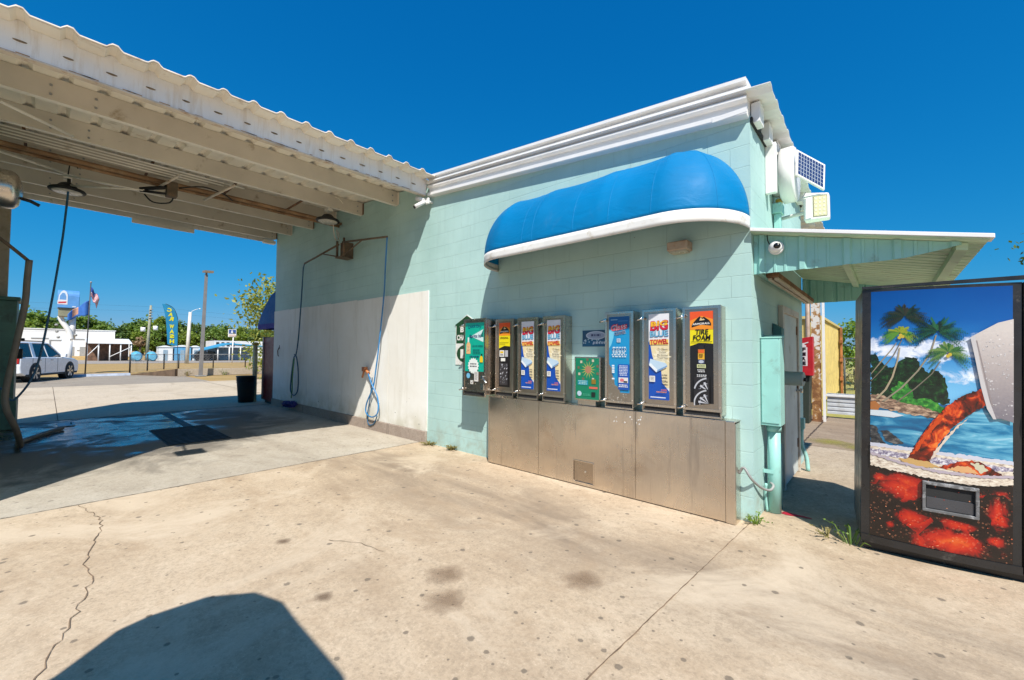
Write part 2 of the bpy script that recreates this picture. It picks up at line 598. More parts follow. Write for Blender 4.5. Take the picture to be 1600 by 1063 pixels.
ribbon("control_joint", [(-0.17, -3.6), (-0.144, -2.589), (-0.009, 0.35)], 0.0065, ZG + 0.001, M_joint2, 0.0025, 5)
ribbon("control_joint", [(-4.99, -8), (-4.99, 0.0)], 0.010, ZG + 0.001, M_joint, 0.002, 8)
ribbon("control_joint", [(-12.28, -26), (-12.28, 0.2)], 0.05, ZG + 0.001, M_joint, 0.004, 9)
ribbon("control_joint", [(-12.3, -4.1), (-24.2, -4.1)], 0.012, ZG + 0.001, M_joint)
ribbon("control_joint", [(-12.3, 0.9), (-24.2, 0.9)], 0.02, ZG + 0.001, M_joint)
ribbon("control_joint", [(-0.2, 3.0), (-0.2, 8.7)], 0.03, ZG + 0.001, M_joint, 0.004, 2)
ribbon("pavement_crack", [(-4.944, -4.043), (-4.3, -3.93), (-3.952, -3.969), (-3.34, -4.077), (-3.044, -4.06), (-2.42, -4.173), (-2.021, -4.294), (-1.7, -4.4)], 0.0055, ZG + 0.001, M_joint2, 0.016, 4)
ribbon("pavement_crack", [(-2.45, -2.75), (-2.2, -2.6), (-1.95, -2.55)], 0.004, ZG + 0.001, M_joint2, 0.012, 6)

def stain(name, cx, cy, rx, ry, m, seed, rot=0):
    q = random.Random(seed); b = MB(); pts = []
    n = 26; ph = [q.uniform(0, 6.28) for _ in range(4)]
    for i in range(n):
        t = 2 * math.pi * i / n
        k = 1 + 0.22 * math.sin(3 * t + ph[0]) + 0.14 * math.sin(5 * t + ph[1]) + 0.1 * math.sin(9 * t + ph[2])
        x, y = rx * k * math.cos(t), ry * k * math.sin(t)
        pts.append((cx + x * math.cos(rot) - y * math.sin(rot), cy + x * math.sin(rot) + y * math.cos(rot), ZG + 0.0006))
    b.face(pts)
    return tag(b.build(name, m), kind='structure')
def soft_stain_mat(name, base, stainc, r):
    M = Mat(name); p = M.obj()
    ln = M.n("ShaderNodeVectorMath", operation='LENGTH'); M.l(p, ln.inputs[0])
    v = M.math('ADD', M.math('DIVIDE', ln.outputs["Value"], r), M.math('MULTIPLY', M.math('SUBTRACT', M.noise(p, 9, 5, 0.65), 0.5), 1.1))
    k = M.ramp(v, [(0.2, 0.55), (0.9, 0.0)])
    tr = M.n("ShaderNodeBsdfTransparent"); mx = M.n("ShaderNodeMixShader")
    M.col(stainc); M.rough(0.8)
    M.l(k, mx.inputs[0]); M.l(tr.outputs[0], mx.inputs[1]); M.l(M.b.outputs[0], mx.inputs[2])
    M.l(mx.outputs[0], M.nt.nodes["Material Output"].inputs[0])
    return M.m
M_oil = soft_stain_mat("oil_stain", None, (0.14, 0.085, 0.05), 0.075)
M_oil2 = soft_stain_mat("wide_oil_stain", None, (0.25, 0.165, 0.10), 0.17)
for i, (x, y, s) in enumerate([(-2.676, -2.991, 0.075), (-1.70, -3.116, 0.07)]):
    stain("oil_stain", x, y, s * 1.3, s * 1.3, M_oil, 20 + i)
for i, (x, y, s) in enumerate([(-1.36, -2.47, 0.22), (-1.13, -2.66, 0.2), (-0.6, -1.9, 0.24)]):
    stain("oil_stain", x, y, s, s, M_oil2, 40 + i)
M_moss = soft_stain_mat("moss_stain", None, (0.30, 0.27, 0.03), 0.42)
stain("moss_patch", 0.10, 4.9, 0.5, 0.35, M_moss, 90)
stain("moss_patch", 0.55, 4.7, 0.45, 0.3, M_moss, 91)
M_red = paint("red_overspray", (0.42, 0.01, 0.03), 0.7)
stain("paint_overspray", 0.235, 0.47, 0.12, 0.035, M_red, 71, 0.1)

# ------------------------------------------------------------------ sky-lit drain in the wash bay
M_iron = paint("wet_black_iron", (0.018, 0.018, 0.019), 0.6)
t = thing("floor_drain", "square black iron drain grate with a long trench in the wash bay floor", "drain", (-8.5, -2.5, ZG))
b = MB(); b.box(-9.5, -7.62, -2.97, -2.1, ZG - 0.003, ZG + 0.001); b.build("pit", M_dark, t)
b = MB()
for i in range(15):
    x = -9.44 + i * 0.127
    b.box(x, x + 0.05, -2.95, -2.12, ZG + 0.0015, ZG + 0.012)
b.build("grate", M_iron, t, 0.002)
b = MB(); b.box(-12.2, -9.52, -2.43, -2.29, ZG - 0.003, ZG + 0.002); b.build("trench_cover", M_iron, t)
t = thing("valve_cover", "small grey metal cover plate lying on the wet wash bay floor", "cover", (-11.4, -4.0, ZG))
b = MB(); b.box(-11.7, -11.15, -4.12, -3.88, ZG, ZG + 0.012); b.build("plate", paint("dull_zinc", (0.42, 0.42, 0.42), 0.45, 0.7), t, 0.004)
b = MB(); b.tube([(-11.55, -3.93, ZG + .012), (-11.5, -3.93, ZG + .035), (-11.4, -3.93, ZG + .035), (-11.35, -3.93, ZG + .012)], 0.008); b.build("handle", M_iron, t)

# ------------------------------------------------------------------ the car wash building
def block_mat(name, c, c2, mortar=0.75):
    M = Mat(name); p = M.pos()
    sx = M.n("ShaderNodeSeparateXYZ"); M.l(p, sx.inputs[0])
    cb = M.n("ShaderNodeCombineXYZ")
    M.l(M.math('SUBTRACT', M.math('ADD', sx.outputs[0], 40.0), sx.outputs[1]), cb.inputs[0])
    M.l(M.math('ADD', sx.outputs[2], 2.032 - 0.547), cb.inputs[1])
    br = M.n("ShaderNodeTexBrick")
    br.inputs["Scale"].default_value = 1.0
    br.inputs["Brick Width"].default_value = 0.4064
    br.inputs["Row Height"].default_value = 0.2032
    br.inputs["Mortar Size"].default_value = 0.0045
    br.inputs["Mortar Smooth"].default_value = 0.35
    br.inputs["Color1"].default_value = (0.42, 0.42, 0.42, 1)
    br.inputs["Color2"].default_value = (0.58, 0.58, 0.58, 1)
    br.inputs["Mortar"].default_value = (0.5, 0.5, 0.5, 1)
    M.l(cb.outputs[0], br.inputs["Vector"])
    v = M.noise(p, 0.9, 5, 0.6)
    cc = M.ramp(v, [(0.3, tuple(x * 0.93 for x in c)), (0.7, c2)])
    cc = M.mix(0.10, cc, br.outputs["Color"], 'OVERLAY')
    # mortar lines are painted over: only slightly darker, and broken
    brk = M.ramp(M.noise(p, 3.1, 4, 0.6), [(0.42, 0.05), (0.66, 1.0)])
    cc = M.mix(M.math('MULTIPLY', M.math('MULTIPLY', br.outputs["Fac"], brk), 0.30), cc, tuple(x * mortar * 0.72 for x in c))
    # splash marks low down and vertical run marks
    lowz = M.ramp(sx.outputs[2], [(0.0, 1.0), (0.45, 0.0)])
    gr = M.ramp(M.noise(p, 5, 6, 0.7), [(0.45, 0.0), (0.65, 0.6)])
    cc = M.mix(M.math('MULTIPLY', lowz, gr), cc, (0.30, 0.30, 0.22))
    run = M.ramp(M.noise(p, 3.0, 4, 0.6, 0.3, (3.5, 3.5, 0.35)), [(0.55, 0.0), (0.8, 0.35)])
    cc = M.mix(run, cc, tuple(x * 0.80 for x in c))
    chip = M.ramp(M.noise(p, 6.5, 3, 0.5), [(0.765, 0.0), (0.775, 1.0)])
    cc = M.mix(chip, cc, (0.2, 0.19, 0.16))
    M.col(cc); M.rough(0.62)
    h = M.math('SUBTRACT', M.math('MULTIPLY', M.noise(p, 45, 5, 0.7), 0.35), br.outputs["Fac"])
    M.bump(h, 0.6, 0.006)
    return M.m
M_teal = block_mat("teal_block_paint", (0.375, 0.57, 0.535), (0.45, 0.645, 0.61))
M_tealp = paint("teal_metal_paint", (0.30, 0.58, 0.53), 0.45, var=0.08, dirt=(0.22, 0.35, 0.30), dirt_amt=0.25)
M_white = paint("white_metal_paint", (0.74, 0.72, 0.68), 0.42, var=0.06, scale=2, dirt=(0.47, 0.38, 0.28), dirt_amt=0.22)
M_whites = paint("clean_white_trim", (0.80, 0.79, 0.77), 0.40, var=0.04)
M_cream = paint("dirty_cream_steel", (0.86, 0.80, 0.69), 0.55, var=0.08, scale=1.4, dirt=(0.42, 0.32, 0.21), dirt_amt=0.10)
def fascia_mat():
    M = Mat("weathered_white_fascia"); p = M.pos()
    c = M.ramp(M.noise(p, 1.5, 5), [(0.3, (0.74, 0.74, 0.75)), (0.7, (0.82, 0.82, 0.82))])
    run = M.ramp(M.noise(p, 4.0, 6, 0.65, 0.2, (1, 3.0, 0.35)), [(0.50, 0.0), (0.70, 0.6)])
    c = M.mix(run, c, (0.55, 0.47, 0.37))
    sx = M.n("ShaderNodeSeparateXYZ"); M.l(p, sx.inputs[0])
    low = M.ramp(sx.outputs[2], [(0.0, 0.0), (1.0, 1.0)])
    M.col(c); M.rough(0.5); M.bump(M.noise(p, 3, 4), 0.25, 0.02); return M.m
M_fasc = fascia_mat()
M_lip = paint("stained_roof_lip", (0.66, 0.58, 0.48), 0.6, var=0.15, scale=4, dirt=(0.42, 0.26, 0.15), dirt_amt=0.35)
M_rust = paint("rusty_iron", (0.20, 0.10, 0.05), 0.85, var=0.4, scale=6, dirt=(0.10, 0.05, 0.03))
M_steel = paint("brushed_steel", (0.56, 0.52, 0.47), 0.30, metal=1.0, var=0.06)
M_grey = paint("grey_paint", (0.30, 0.30, 0.29), 0.5)
M_shadowgap = paint("dark_gap", (0.02, 0.02, 0.02), 0.9)

def board_mat():
    M = Mat("stained_white_board"); p = M.pos()
    c = M.ramp(M.noise(p, 0.8, 6, 0.6), [(0.3, (0.74, 0.71, 0.64)), (0.65, (0.82, 0.81, 0.77))])
    st = M.ramp(M.noise(p, 2.2, 6, 0.65, 0.4, (2.2, 1, 0.3)), [(0.52, 0.0), (0.8, 0.35)])
    c = M.mix(st, c, (0.42, 0.37, 0.27))
    sx = M.n("ShaderNodeSeparateXYZ"); M.l(p, sx.inputs[0])
    low = M.ramp(sx.outputs[2], [(0.05, 0.7), (0.55, 0.0)])
    c = M.mix(M.math('MULTIPLY', low, M.ramp(M.noise(p, 4, 5), [(0.35, 0.2), (0.6, 0.9)])), c, (0.40, 0.36, 0.22))
    sp = M.ramp(M.noise(p, 17, 2, 0.4), [(0.74, 0.0), (0.76, 1.0)])
    c = M.mix(M.math('MULTIPLY', sp, M.ramp(sx.outputs[2], [(0.3, 1.0), (0.9, 0.0)])), c, (0.20, 0.19, 0.17))
    M.col(c); M.rough(0.6); M.bump(M.noise(p, 12, 3), 0.08, 0.01)
    return M.m
M_board = board_mat()
M_curb = concrete("curb_concrete", (0.33, 0.26, 0.21), (0.22, 0.17, 0.13), (0.40, 0.33, 0.27), contrast=1.2)

def zmain(x): return 3.63 - 0.0905 * x          # underside of the main roof trim
def zbay(x): return 4.345 + 0.0765 * (-4.83 - x)  # sheet of the bay roof

bld = thing("car_wash_building", "teal painted concrete block car wash building with white trimmed sloping roof", "building", (-6, 1.5, ZG))
b = MB(); b.prism([(-12.0, ZG - .1), (0, ZG - .1), (0, 3.66), (-4.83, 4.12), (-4.83, 4.33), (-12.0, 4.88)], 'y', 0.0, 0.2)
b.build("front_wall", M_teal, bld)
b = MB(); b.prism([(0.2, ZG - .1), (3.0, ZG - .1), (3.0, 3.66), (0.2, 3.66)], 'x', -0.2, 0.0); b.build("side_wall", M_teal, bld)
b = MB(); b.prism([(0.2, ZG - .1), (3.0, ZG - .1), (3.0, 4.70), (0.2, 4.70)], 'x', -12.0, -11.8); b.build("end_wall", M_teal, bld)
b = MB(); b.prism([(-11.8, ZG - .1), (-0.2, ZG - .1), (-0.2, 3.66), (-11.8, 4.60)], 'y', 2.8, 3.0); b.build("back_wall", M_teal, bld)
# white splash boards of the bay and the concrete curb below them
xs = [-4.835, -6.05, -7.27, -8.49, -9.71, -10.93, -11.995]
for i in range(6):
    b = MB()
    z1 = 2.478 + 0.012 * (-4.83 - (xs[i] + xs[i + 1]) / 2)
    b.box(xs[i + 1] + 0.004, xs[i] - 0.004, -0.016, -0.001, 0.115, z1)
    b.build("splash_board", M_board, bld)
b = MB(); b.box(-11.995, -4.84, -0.045, -0.001, ZG - 0.02, 0.112); b.build("curb_strip", M_curb, bld, 0.006)
# rake trim of the main roof: a rolled profile along the sloping wall top
prof = [(-0.085, 0.00), (-0.097, 0.010), (-0.097, 0.052), (-0.055, 0.062), (-0.052, 0.130), (-0.104, 0.150), (-0.104, 0.174), (-0.060, 0.184), (-0.060, 0.194),
        (-0.112, 0.204), (-0.112, 0.252), (-0.070, 0.264), (-0.066, 0.286), (-0.122, 0.304), (-0.122, 0.338), (-0.02, 0.345), (0.10, 0.345), (0.10, 0.0)]
b = MB()
ends = [[(x, y, zmain(x) + z * (1 - 0.02 * (x < -1))) for y, z in prof] for x in (-4.80, -0.005)]
b.rings(ends, True, True, smooth=False); b.build("rake_trim", M_whites, bld)
b = MB(); b.box(-0.30, -0.003, -0.1, -0.092, 3.655, 3.70); b.build("trim_splice", M_whites, bld)
# main roof sheet and its ribbed eave on the side wall
def eave_pt(y, w=0.0):
    k = (y + 0.13) / 4.73
    return 0.19 - 0.04 * k + w, 3.80 - 0.24 * k
b = MB(); ys = [-0.13 + i * 0.0508 for i in range(94)]
def rib(i): return 0.030 if i % 6 in (0, 1) else (0.006 if i % 6 == 4 else 0.0)
for k in range(93):
    y0, y1 = ys[k], ys[k + 1]
    (xa, za), (xb, zb_) = eave_pt(y0), eave_pt(y1)
    sk = 0.0905 * 5.0
    A = [(xa, y0, za + rib(k)), (xb, y1, zb_ + rib(k + 1)), (-4.8, y1, zb_ + rib(k + 1) + sk), (-4.8, y0, za + rib(k) + sk)]
    b.face(A)
b.build("roof_sheet", M_whites, bld, solid=0.006, weld=True)
b = MB()
for i in range(10):
    y = 0.04 + i * 0.42; x, z = eave_pt(y)
    b.box(0.002, 0.075, y, y + 0.17, 3.60 - 0.05 * y * 0.4, z - 0.004)
b.build("roof_bracket", M_whites, bld, 0.004, loose=True)
b = MB(); b.box(0.0015, 0.02, 0.0, 3.0, 3.59, 3.64); b.build("eave_seal", M_shadowgap, bld)
# steel doors on the side wall
M_door = paint("door_grey_white", (0.52, 0.55, 0.52), 0.5, dirt=(0.33, 0.33, 0.28), dirt_amt=0.25)
M_doorfr = paint("door_frame_beige", (0.52, 0.46, 0.38), 0.5, dirt=(0.3, 0.2, 0.12), dirt_amt=0.35)
b = MB(); b.box(0.003, 0.03, 1.30, 2.28, ZG + .02, 1.92); door = b.build("door", M_door, bld, 0.003)
b = MB(); b.box(0.002, 0.05, 1.22, 1.30, ZG, 2.0); b.box(0.002, 0.05, 2.28, 2.36, ZG, 2.0); b.box(0.002, 0.05, 1.30, 2.28, 1.92, 2.0); b.build("frame", M_doorfr, door, 0.004)
b = MB(); b.cyl((0.03, 2.2, 0.98), (0.075, 2.2, 0.98), 0.014); b.cyl((0.075, 2.2, 0.98), (0.10, 2.2, 0.98), 0.03); b.build("handle", M_steel, door)
b = MB(); b.cyl((0.03, 2.2, 1.12), (0.045, 2.2, 1.12), 0.03); b.build("deadbolt", M_steel, door)
b = MB()
for z in (0.25, 1.0, 1.7): b.box(0.03, 0.04, 2.235, 2.275, z, z + 0.11)
b.build("hinge", M_rust, door, loose=True)

# ------------------------------------------------------------------ wash bay roof
bay = thing("wash_bay_roof", "corrugated cream steel roof over the open wash bay with weathered white scalloped fascia", "roof", (-8.5, -2.6, 4.1))
YL = -5.30
pitch = 0.2985
ribs_y = [-4.540 - 3 * pitch + i * pitch for i in range(18)]
def bay_h(y):
    """rib profile of the sheet"""
    k = ((y + 4.540) / pitch) % 1.0
    k = min(k, 1 - k) * pitch
    return 0.042 if k < 0.022 else (0.042 * (0.058 - k) / 0.036 if k < 0.058 else 0.0)
yy = []
y = YL
for rb in ribs_y:
    for d in (-0.058, -0.022, 0.022, 0.058):
        if YL <= rb + d <= -0.12: yy.append(rb + d)
    for d in (0.11, 0.13, 0.18, 0.20):
        if YL <= rb + d <= -0.12: yy.append(rb + d)
yy = sorted(set([YL, -0.10, 0.18] + [round(v, 4) for v in yy]))
b = MB()
for a, c in zip(yy, yy[1:]):
    for x0, x1 in ((-4.572, -4.86), (-4.86, -8.5), (-8.5, -12.25)):
        if x1 == -4.86 and c > -0.095: continue
        b.face([(x0, a, zbay(x0) + bay_h(a)), (x0, c, zbay(x0) + bay_h(c)), (x1, c, zbay(x1) + bay_h(c)), (x1, a, zbay(x1) + bay_h(a))])
M_under = paint("roof_underside", (0.88, 0.82, 0.70), 0.55, var=0.08, scale=1.1, dirt=(0.50, 0.40, 0.28), dirt_amt=0.15)
b.build("roof_sheet", M_under, bay, solid=0.004, weld=True)
# rolled edge of the overhanging sheet
b = MB(); ringsL = []
for k in range(0, 261):
    y = YL + k * (5.20 / 260)
    h = bay_h(y)
    z = zbay(-4.572) + h
    ringsL.append([(-4.570 + 0.010 * math.cos(t), y, z + 0.012 * math.sin(t)) for t in [2 * math.pi * i / 6 for i in range(6)]])
b.rings(ringsL, True, True); b.build("rolled_edge", M_lip, bay)
# fascia plate with a crease under every rib, slots and a rolled lower edge
b = MB(); YS = []
for k in range(0, 209): YS.append(YL + k * (5.20 / 208))
def crease(y):
    k = ((y + 4.540) / pitch) % 1.0
    k = min(k, 1 - k) * pitch
    return 0.007 if k < 0.02 else (0.007 * (0.065 - k) / 0.045 if k < 0.065 else 0.0)
fz = [4.085, 4.10, 4.185, 4.20, 4.30, 4.345]
V = []
for z in fz:
    row = []
    for y in YS:
        c = crease(y) if z > 4.19 else 0.0
        if z > 4.34: z = zbay(-4.83) + bay_h(y) - 0.004
        bow = 0.004 * math.sin(z * 9) + 0.002 * math.sin(y * 5)
        row.append((-4.828 + c + bow, y, z))
    V.append(row)
for j in range(len(fz) - 1):
    for k in range(len(YS) - 1):
        b.face([V[j][k], V[j][k + 1], V[j + 1][k + 1], V[j + 1][k]])
FAS = b
b = MB(); b.box(-4.90, -4.822, YL, -0.11, 4.066, 4.084); b.build("lower_flange", M_lip, bay, 0.003)
M_slot = paint("rusty_slot", (0.20, 0.145, 0.09), 0.9, var=.4, scale=30)
M_rustl = paint("light_rust", (0.42, 0.24, 0.12), 0.9, var=.3, scale=9)
b = FAS
for rb in ribs_y:
    if YL + .1 < rb < -0.2:
        w = rnd.uniform(0.035, 0.05)
        b.prism([(rb + w * math.cos(a_), 4.201 + (.006 if math.sin(a_) > 0 else .013) * math.sin(a_)) for a_ in [2 * math.pi * k / 12 for k in range(12)]], 'x', -4.822, -4.8175, 1)
q = random.Random(3)
for i in range(46):
    y = q.uniform(YL, -0.4); l = q.uniform(0.02, 0.12)
    b.box(-4.8235, -4.8215, y, y + l, 4.0845, 4.089 + q.random() * .004, 2)
b.build("fascia", [M_fasc, M_slot, M_rustl], bay)
M_web = paint("dark_purlin_web", (0.64, 0.57, 0.47), 0.6, var=0.10, scale=1.2, dirt=(0.33, 0.25, 0.16), dirt_amt=0.05)  # web tone darker than the cream flanges, with dirt patches
# purlins
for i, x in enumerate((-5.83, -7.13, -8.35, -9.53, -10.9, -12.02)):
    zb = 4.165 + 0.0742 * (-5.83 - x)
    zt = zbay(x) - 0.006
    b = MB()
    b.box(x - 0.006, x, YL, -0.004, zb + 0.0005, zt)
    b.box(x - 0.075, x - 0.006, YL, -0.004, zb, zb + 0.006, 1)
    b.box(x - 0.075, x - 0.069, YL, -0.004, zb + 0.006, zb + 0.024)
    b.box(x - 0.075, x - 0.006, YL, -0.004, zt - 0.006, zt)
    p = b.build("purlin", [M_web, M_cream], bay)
    b = MB()
    for yb in (-0.12, -4.0, -4.35):
        for dz in (0.06, 0.16): b.cyl((x, yb, zb + dz), (x + 0.012, yb, zb + dz), 0.014, n=6)
    b.build("bolt", M_grey, p, loose=True)
    b = MB(); b.box(x + 0.0015, x + 0.045, -0.012, -0.0045, zb + 0.01, zt - 0.01); b.build("end_clip", M_rust if i % 2 else M_cream, p)
b = MB(); b.box(-12.27, -12.235, YL, -0.004, 4.55, zbay(-12.25) - 0.008); b.build("rear_fascia", M_cream, bay)
b = MB(); b.box(-12.27, -12.24, -3.05, -1.86, 4.44, 4.546); b.build("rear_patch_panel", M_cream, bay)
b = MB(); b.box(-12.22, -12.05, -0.30, -0.006, 4.50, 4.58); b.build("corner_bracket", M_cream, bay)
b = MB()   # sway braces
b.tube([(-6.0, -5.2, 4.20), (-7.0, -4.15, 4.24)], 0.02, 6); b.tube([(-8.5, -5.2, 4.33), (-9.4, -4.0, 4.40)], 0.02, 6)
b.build("sway_brace", M_cream, bay, loose=True)
# conduits strapped below the roof
cond = thing("conduit_run", "bundle of thin grey conduits and brown water pipes strapped under the bay roof", "pipes", (-7.8, -2.7, 4.2))
M_cond = paint("dull_conduit", (0.42, 0.36, 0.28), 0.6)
for i in range(8):
    b = MB(); x = -7.48 - i * 0.062; b.cyl((x, -5.25, 4.315), (x, -2.05 - 0.12 * i, 4.30), 0.013, n=8); b.build("conduit", M_cond if i % 2 else M_cream, cond)
M_pipe = paint("brown_pipe_wrap", (0.30, 0.17, 0.085), 0.8, var=0.3, scale=3, dirt=(0.42, 0.30, 0.18), dirt_amt=0.4)
for x, r, z in ((-8.06, 0.035, 4.27), (-8.16, 0.028, 4.235)):
    b = MB(); b.tube([(x, -5.25, z), (x + .01, -3.4, z - .02), (x, -2, z), (x + .02, -0.02, z - .01)], r, 10, sub=4); b.build("water_pipe", M_pipe, cond)
b = MB()
for y in (-4.6, -3.3, -2.2, -1.1): b.box(-8.22, -7.42, y, y + 0.03, 4.335, 4.36)
b.build("strap", M_rust, cond, loose=True)
for x, y in ((-7.95, -3.15), (-7.75, -2.45)):
    b = MB(); b.tube([(x + .55, y + .18, 4.215), (x - .35, y - 0.05, 4.12)], 0.022, 6); b.build("hanger", M_lip, cond)

# left wall of the bay with its end post
lw = thing("bay_side_wall", "far left block wall of the wash bay with beige end post", "wall", (-8.5, -5.35, ZG))
b = MB(); b.prism([(-12.2, ZG), (-4.87, ZG), (-4.87, 4.33), (-12.2, 4.89)], 'y', -5.5, -5.27); b.build("wall", M_teal, lw)
b = MB(); b.box(-12.36, -12.2, -5.27, -4.862, 2.46, 4.60); b.build("post", paint("beige_post", (0.50, 0.40, 0.29), 0.6, dirt=(0.35, .27, .18)), lw)
b = MB(); b.box(-12.34, -12.22, -5.27, -4.875, ZG, 2.46); b.build("lower_post", M_whites, lw)
# equipment cabinet at the end of that wall
eq = thing("green_cabinet", "tall dark green pump cabinet standing beside the beige post of the wash bay", "cabinet", (-12.2, -4.8, ZG))
M_green = paint("green_block_paint", (0.10, 0.20, 0.15), 0.55, var=0.2, scale=2, dirt=(0.07, .10, .08))
b = MB(); b.box(-12.2, -11.4, -5.26, -4.70, 0.05, 2.36); b.build("body", M_green, eq, 0.015)
b = MB(); b.box(-12.25, -11.35, -5.26, -4.66, 2.36, 2.43); b.build("cap", M_green, eq, 0.01)
b = MB(); b.box(-12.23, -11.36, -5.26, -4.66, ZG, 0.48); b.build("plinth", M_green, eq, 0.01)
b = MB(); b.box(-12.0, -11.8, -4.70, -4.62, 1.25, 1.45); b.box(-11.95, -11.85, -4.70, -4.6, 1.6, 1.66); b.build("switch_box", M_dark, eq, 0.01, loose=True)
# invented unseen plate on the front edge, added to cast the bay floor shadow
fl = thing("shadow_plate", "invented unseen square plate on an arm at the bay roof corner, casting floor shadow", "floodlight", (-4.4, -5.0, 3.9))
b = MB(); b.box(-4.35, -3.98, -5.24, -4.9, 4.0, 4.06); b.build("housing", M_grey, fl, 0.01)
b = MB(); b.cyl((-4.81, -5.1, 4.15), (-4.34, -5.1, 4.04), 0.018); b.build("arm", M_grey, fl)
# ------------------------------------------------------------------ blue dome awnings
def fabric(name, c, rough=0.32):
    M = Mat(name); p = M.pos()
    cc = M.ramp(M.noise(p, 1.3, 6, 0.6), [(0.3, tuple(x * 0.80 for x in c)), (0.7, c)])
    du = M.ramp(M.noise(p, 3.0, 6, 0.65, 0.6, (1, 1, 0.5)), [(0.58, 0.0), (0.8, 0.10)])
    M.col(M.mix(du, cc, (0.20, 0.30, 0.42)))
    M.rough(M.ramp(M.noise(p, 5, 4), [(0.3, rough), (0.7, rough + .16)]))
    M.b.inputs["Specular IOR Level"].default_value = 0.18
    wr = M.noise(p, 2.0, 5, 0.55, 1.5, (1.0, 1.0, 2.2)); M.bump(M.math('ADD', wr, M.math('MULTIPLY', M.noise(p, 160, 2), 0.05)), 0.35, 0.03)
    return M.m
M_blue = fabric("blue_vinyl", (0.0, 0.185, 0.43), 0.5)
M_val = paint("white_vinyl_valance", (0.76, 0.74, 0.70), 0.5, var=0.07, scale=3, dirt=(0.50, 0.44, 0.34), dirt_amt=0.28)
M_frame = paint("galvanised_tube", (0.45, 0.44, 0.42), 0.45, metal=0.8)
L_seams = (0.17, 0.335, 0.375, 0.52, 0.63, 0.745, 0.89)
def dome_awning(name, label, tf, x0, x1, P, rx, z0, H, zv, bows, group=None, valm=None):
    """tf maps local (along wall, out from wall (negative), z) to the world"""
    t = thing(name, label, "awning", tf((x0 + x1) / 2, 0, z0), group)
    xa, xb = x0 + rx, x1 - rx
    def path(s):
        """s 0..1 along the plan outline -> centre x, direction (dx, dy) of the outward radius"""
        L1 = rx * 1.5; L2 = xb - xa; T = 2 * L1 + L2
        d = s * T
        if d < L1:
            a = (d / L1) * math.pi / 2
            return xa, -rx * math.cos(a), -P * math.sin(a), None
        if d > L1 + L2:
            a = ((d - L1 - L2) / L1) * math.pi / 2
            return xb, rx * math.sin(a), -P * math.cos(a), None
        return xa + d - L1, 0.0, -P, xa + d - L1
    bw = sorted(bows)
    def sag(s):
        cx, dx, dy, x = path(s)
        if x is None:
            a = math.atan2(abs(dy) / P, abs(dx) / rx) / (math.pi / 2)
            k = (a * 2) % 1.0
            return 0.012 * math.sin(math.pi * k) ** 2
        for a, c in zip(bw, bw[1:]):
            if a <= x <= c:
                return 0.026 * math.sin(math.pi * (x - a) / (c - a)) ** 0.75 if c > a else 0
        return 0.0
    def surf(u, v):
        cx, dx, dy, x = path(u)
        th = v * math.pi / 2
        g = 1 - sag(u) * math.sin(2 * th) * 0.8 - sag(u) * 0.5 * math.sin(th)
        return tf(cx + dx * math.cos(th) * g, dy * math.cos(th) * g, z0 + H * math.sin(th) * g)
    b = MB(); b.grid(surf, 110, 26)
    can = b.build("canopy", M_blue, t, solid=0.006, weld=True)
    if group is None and L_seams:
        for us in L_seams:
            pts = [surf(us, i / 24) for i in range(25)]
            b = MB(); b.tube([Vector(p_) + (Vector(p_) - Vector(tf((x0 + x1) / 2, 0, z0))).normalized() * .002 for p_ in pts], 0.0045, 6); b.build("seam", M_blue, t)
    def vs(u, v):
        cx, dx, dy, x = path(u)
        k = 1.006 + 0.004 * v
        return tf(cx + dx * k, dy * k, z0 + 0.01 + (zv - z0 - 0.01) * v)
    b = MB(); b.grid(vs, 110, 3); b.build("valance", valm or M_val, t, solid=0.004, weld=True)
    b = MB()
    pts = [tf(path(i / 60)[0] + path(i / 60)[1] * 0.985, path(i / 60)[2] * 0.985, zv + 0.03) for i in range(61)]
    b.tube(pts, 0.014, 6)
    for xx in bw:
        b.tube([tf(xx, -P * 0.975 * math.cos(a), z0 + (H - .02) * 0.985 * math.sin(a)) for a in [i * math.pi / 20 for i in range(11)]], 0.010, 6)
    b.build("frame", M_frame, t)
    return t
dome_awning("dome_awning", "long bright blue vinyl dome awning with white valance over the vending boxes", lambda x, y, z: (x, y, z),
            -3.22, -0.012, 0.635, 0.60, 2.70, 0.765, 2.595, (-2.62, -2.02, -1.25, -0.612))
aw = thing("wedge_awning", "dark blue wedge awning on the far end of the wall above the red machine", "awning", (-12.6, 0.9, 2.2))
AP = [(-12.005, 3.16), (-12.42, 3.07), (-12.78, 2.87), (-13.08, 2.66), (-13.40, 2.38), (-13.50, 2.25)]
b = MB(); n = len(AP)
V = [[(x, y, z) for x, z in AP] for y in (0.03, 0.9, 1.8, 2.6)]
for r0, r1 in zip(V, V[1:]):
    for i in range(n - 1): b.face([r0[i], r0[i + 1], r1[i + 1], r1[i]])
b.build("canopy", fabric("far_blue_vinyl", (0.004, 0.10, 0.33), 0.5), aw, solid=0.008, weld=True)
b = MB()
for y in (0.032, 2.598): b.face([(x, y, z) for x, z in AP] + [(-12.005, y, 2.25)])
b.build("side_panel", fabric("far_blue_side", (0.004, 0.10, 0.33), 0.5), aw, solid=0.006, loose=True)
b = MB(); b.box(-13.52, -13.49, 0.03, 2.6, 2.10, 2.25); b.box(-13.49, -12.005, 0.028, 0.04, 2.10, 2.248); b.build("valance", fabric("dark_blue_valance", (0.02, 0.02, 0.25), 0.5), aw)
lt = thing("wall_light", "small rusty box light on the wall under the blue dome awning", "light", (-0.62, -0.12, 2.5))
b = MB(); b.box(-0.72, -0.52, -0.16, -0.001, 2.47, 2.56); b.build("housing", paint("rusted_beige", (0.42, 0.33, 0.24), 0.6, dirt=(0.25, .12, .06)), lt, 0.01)
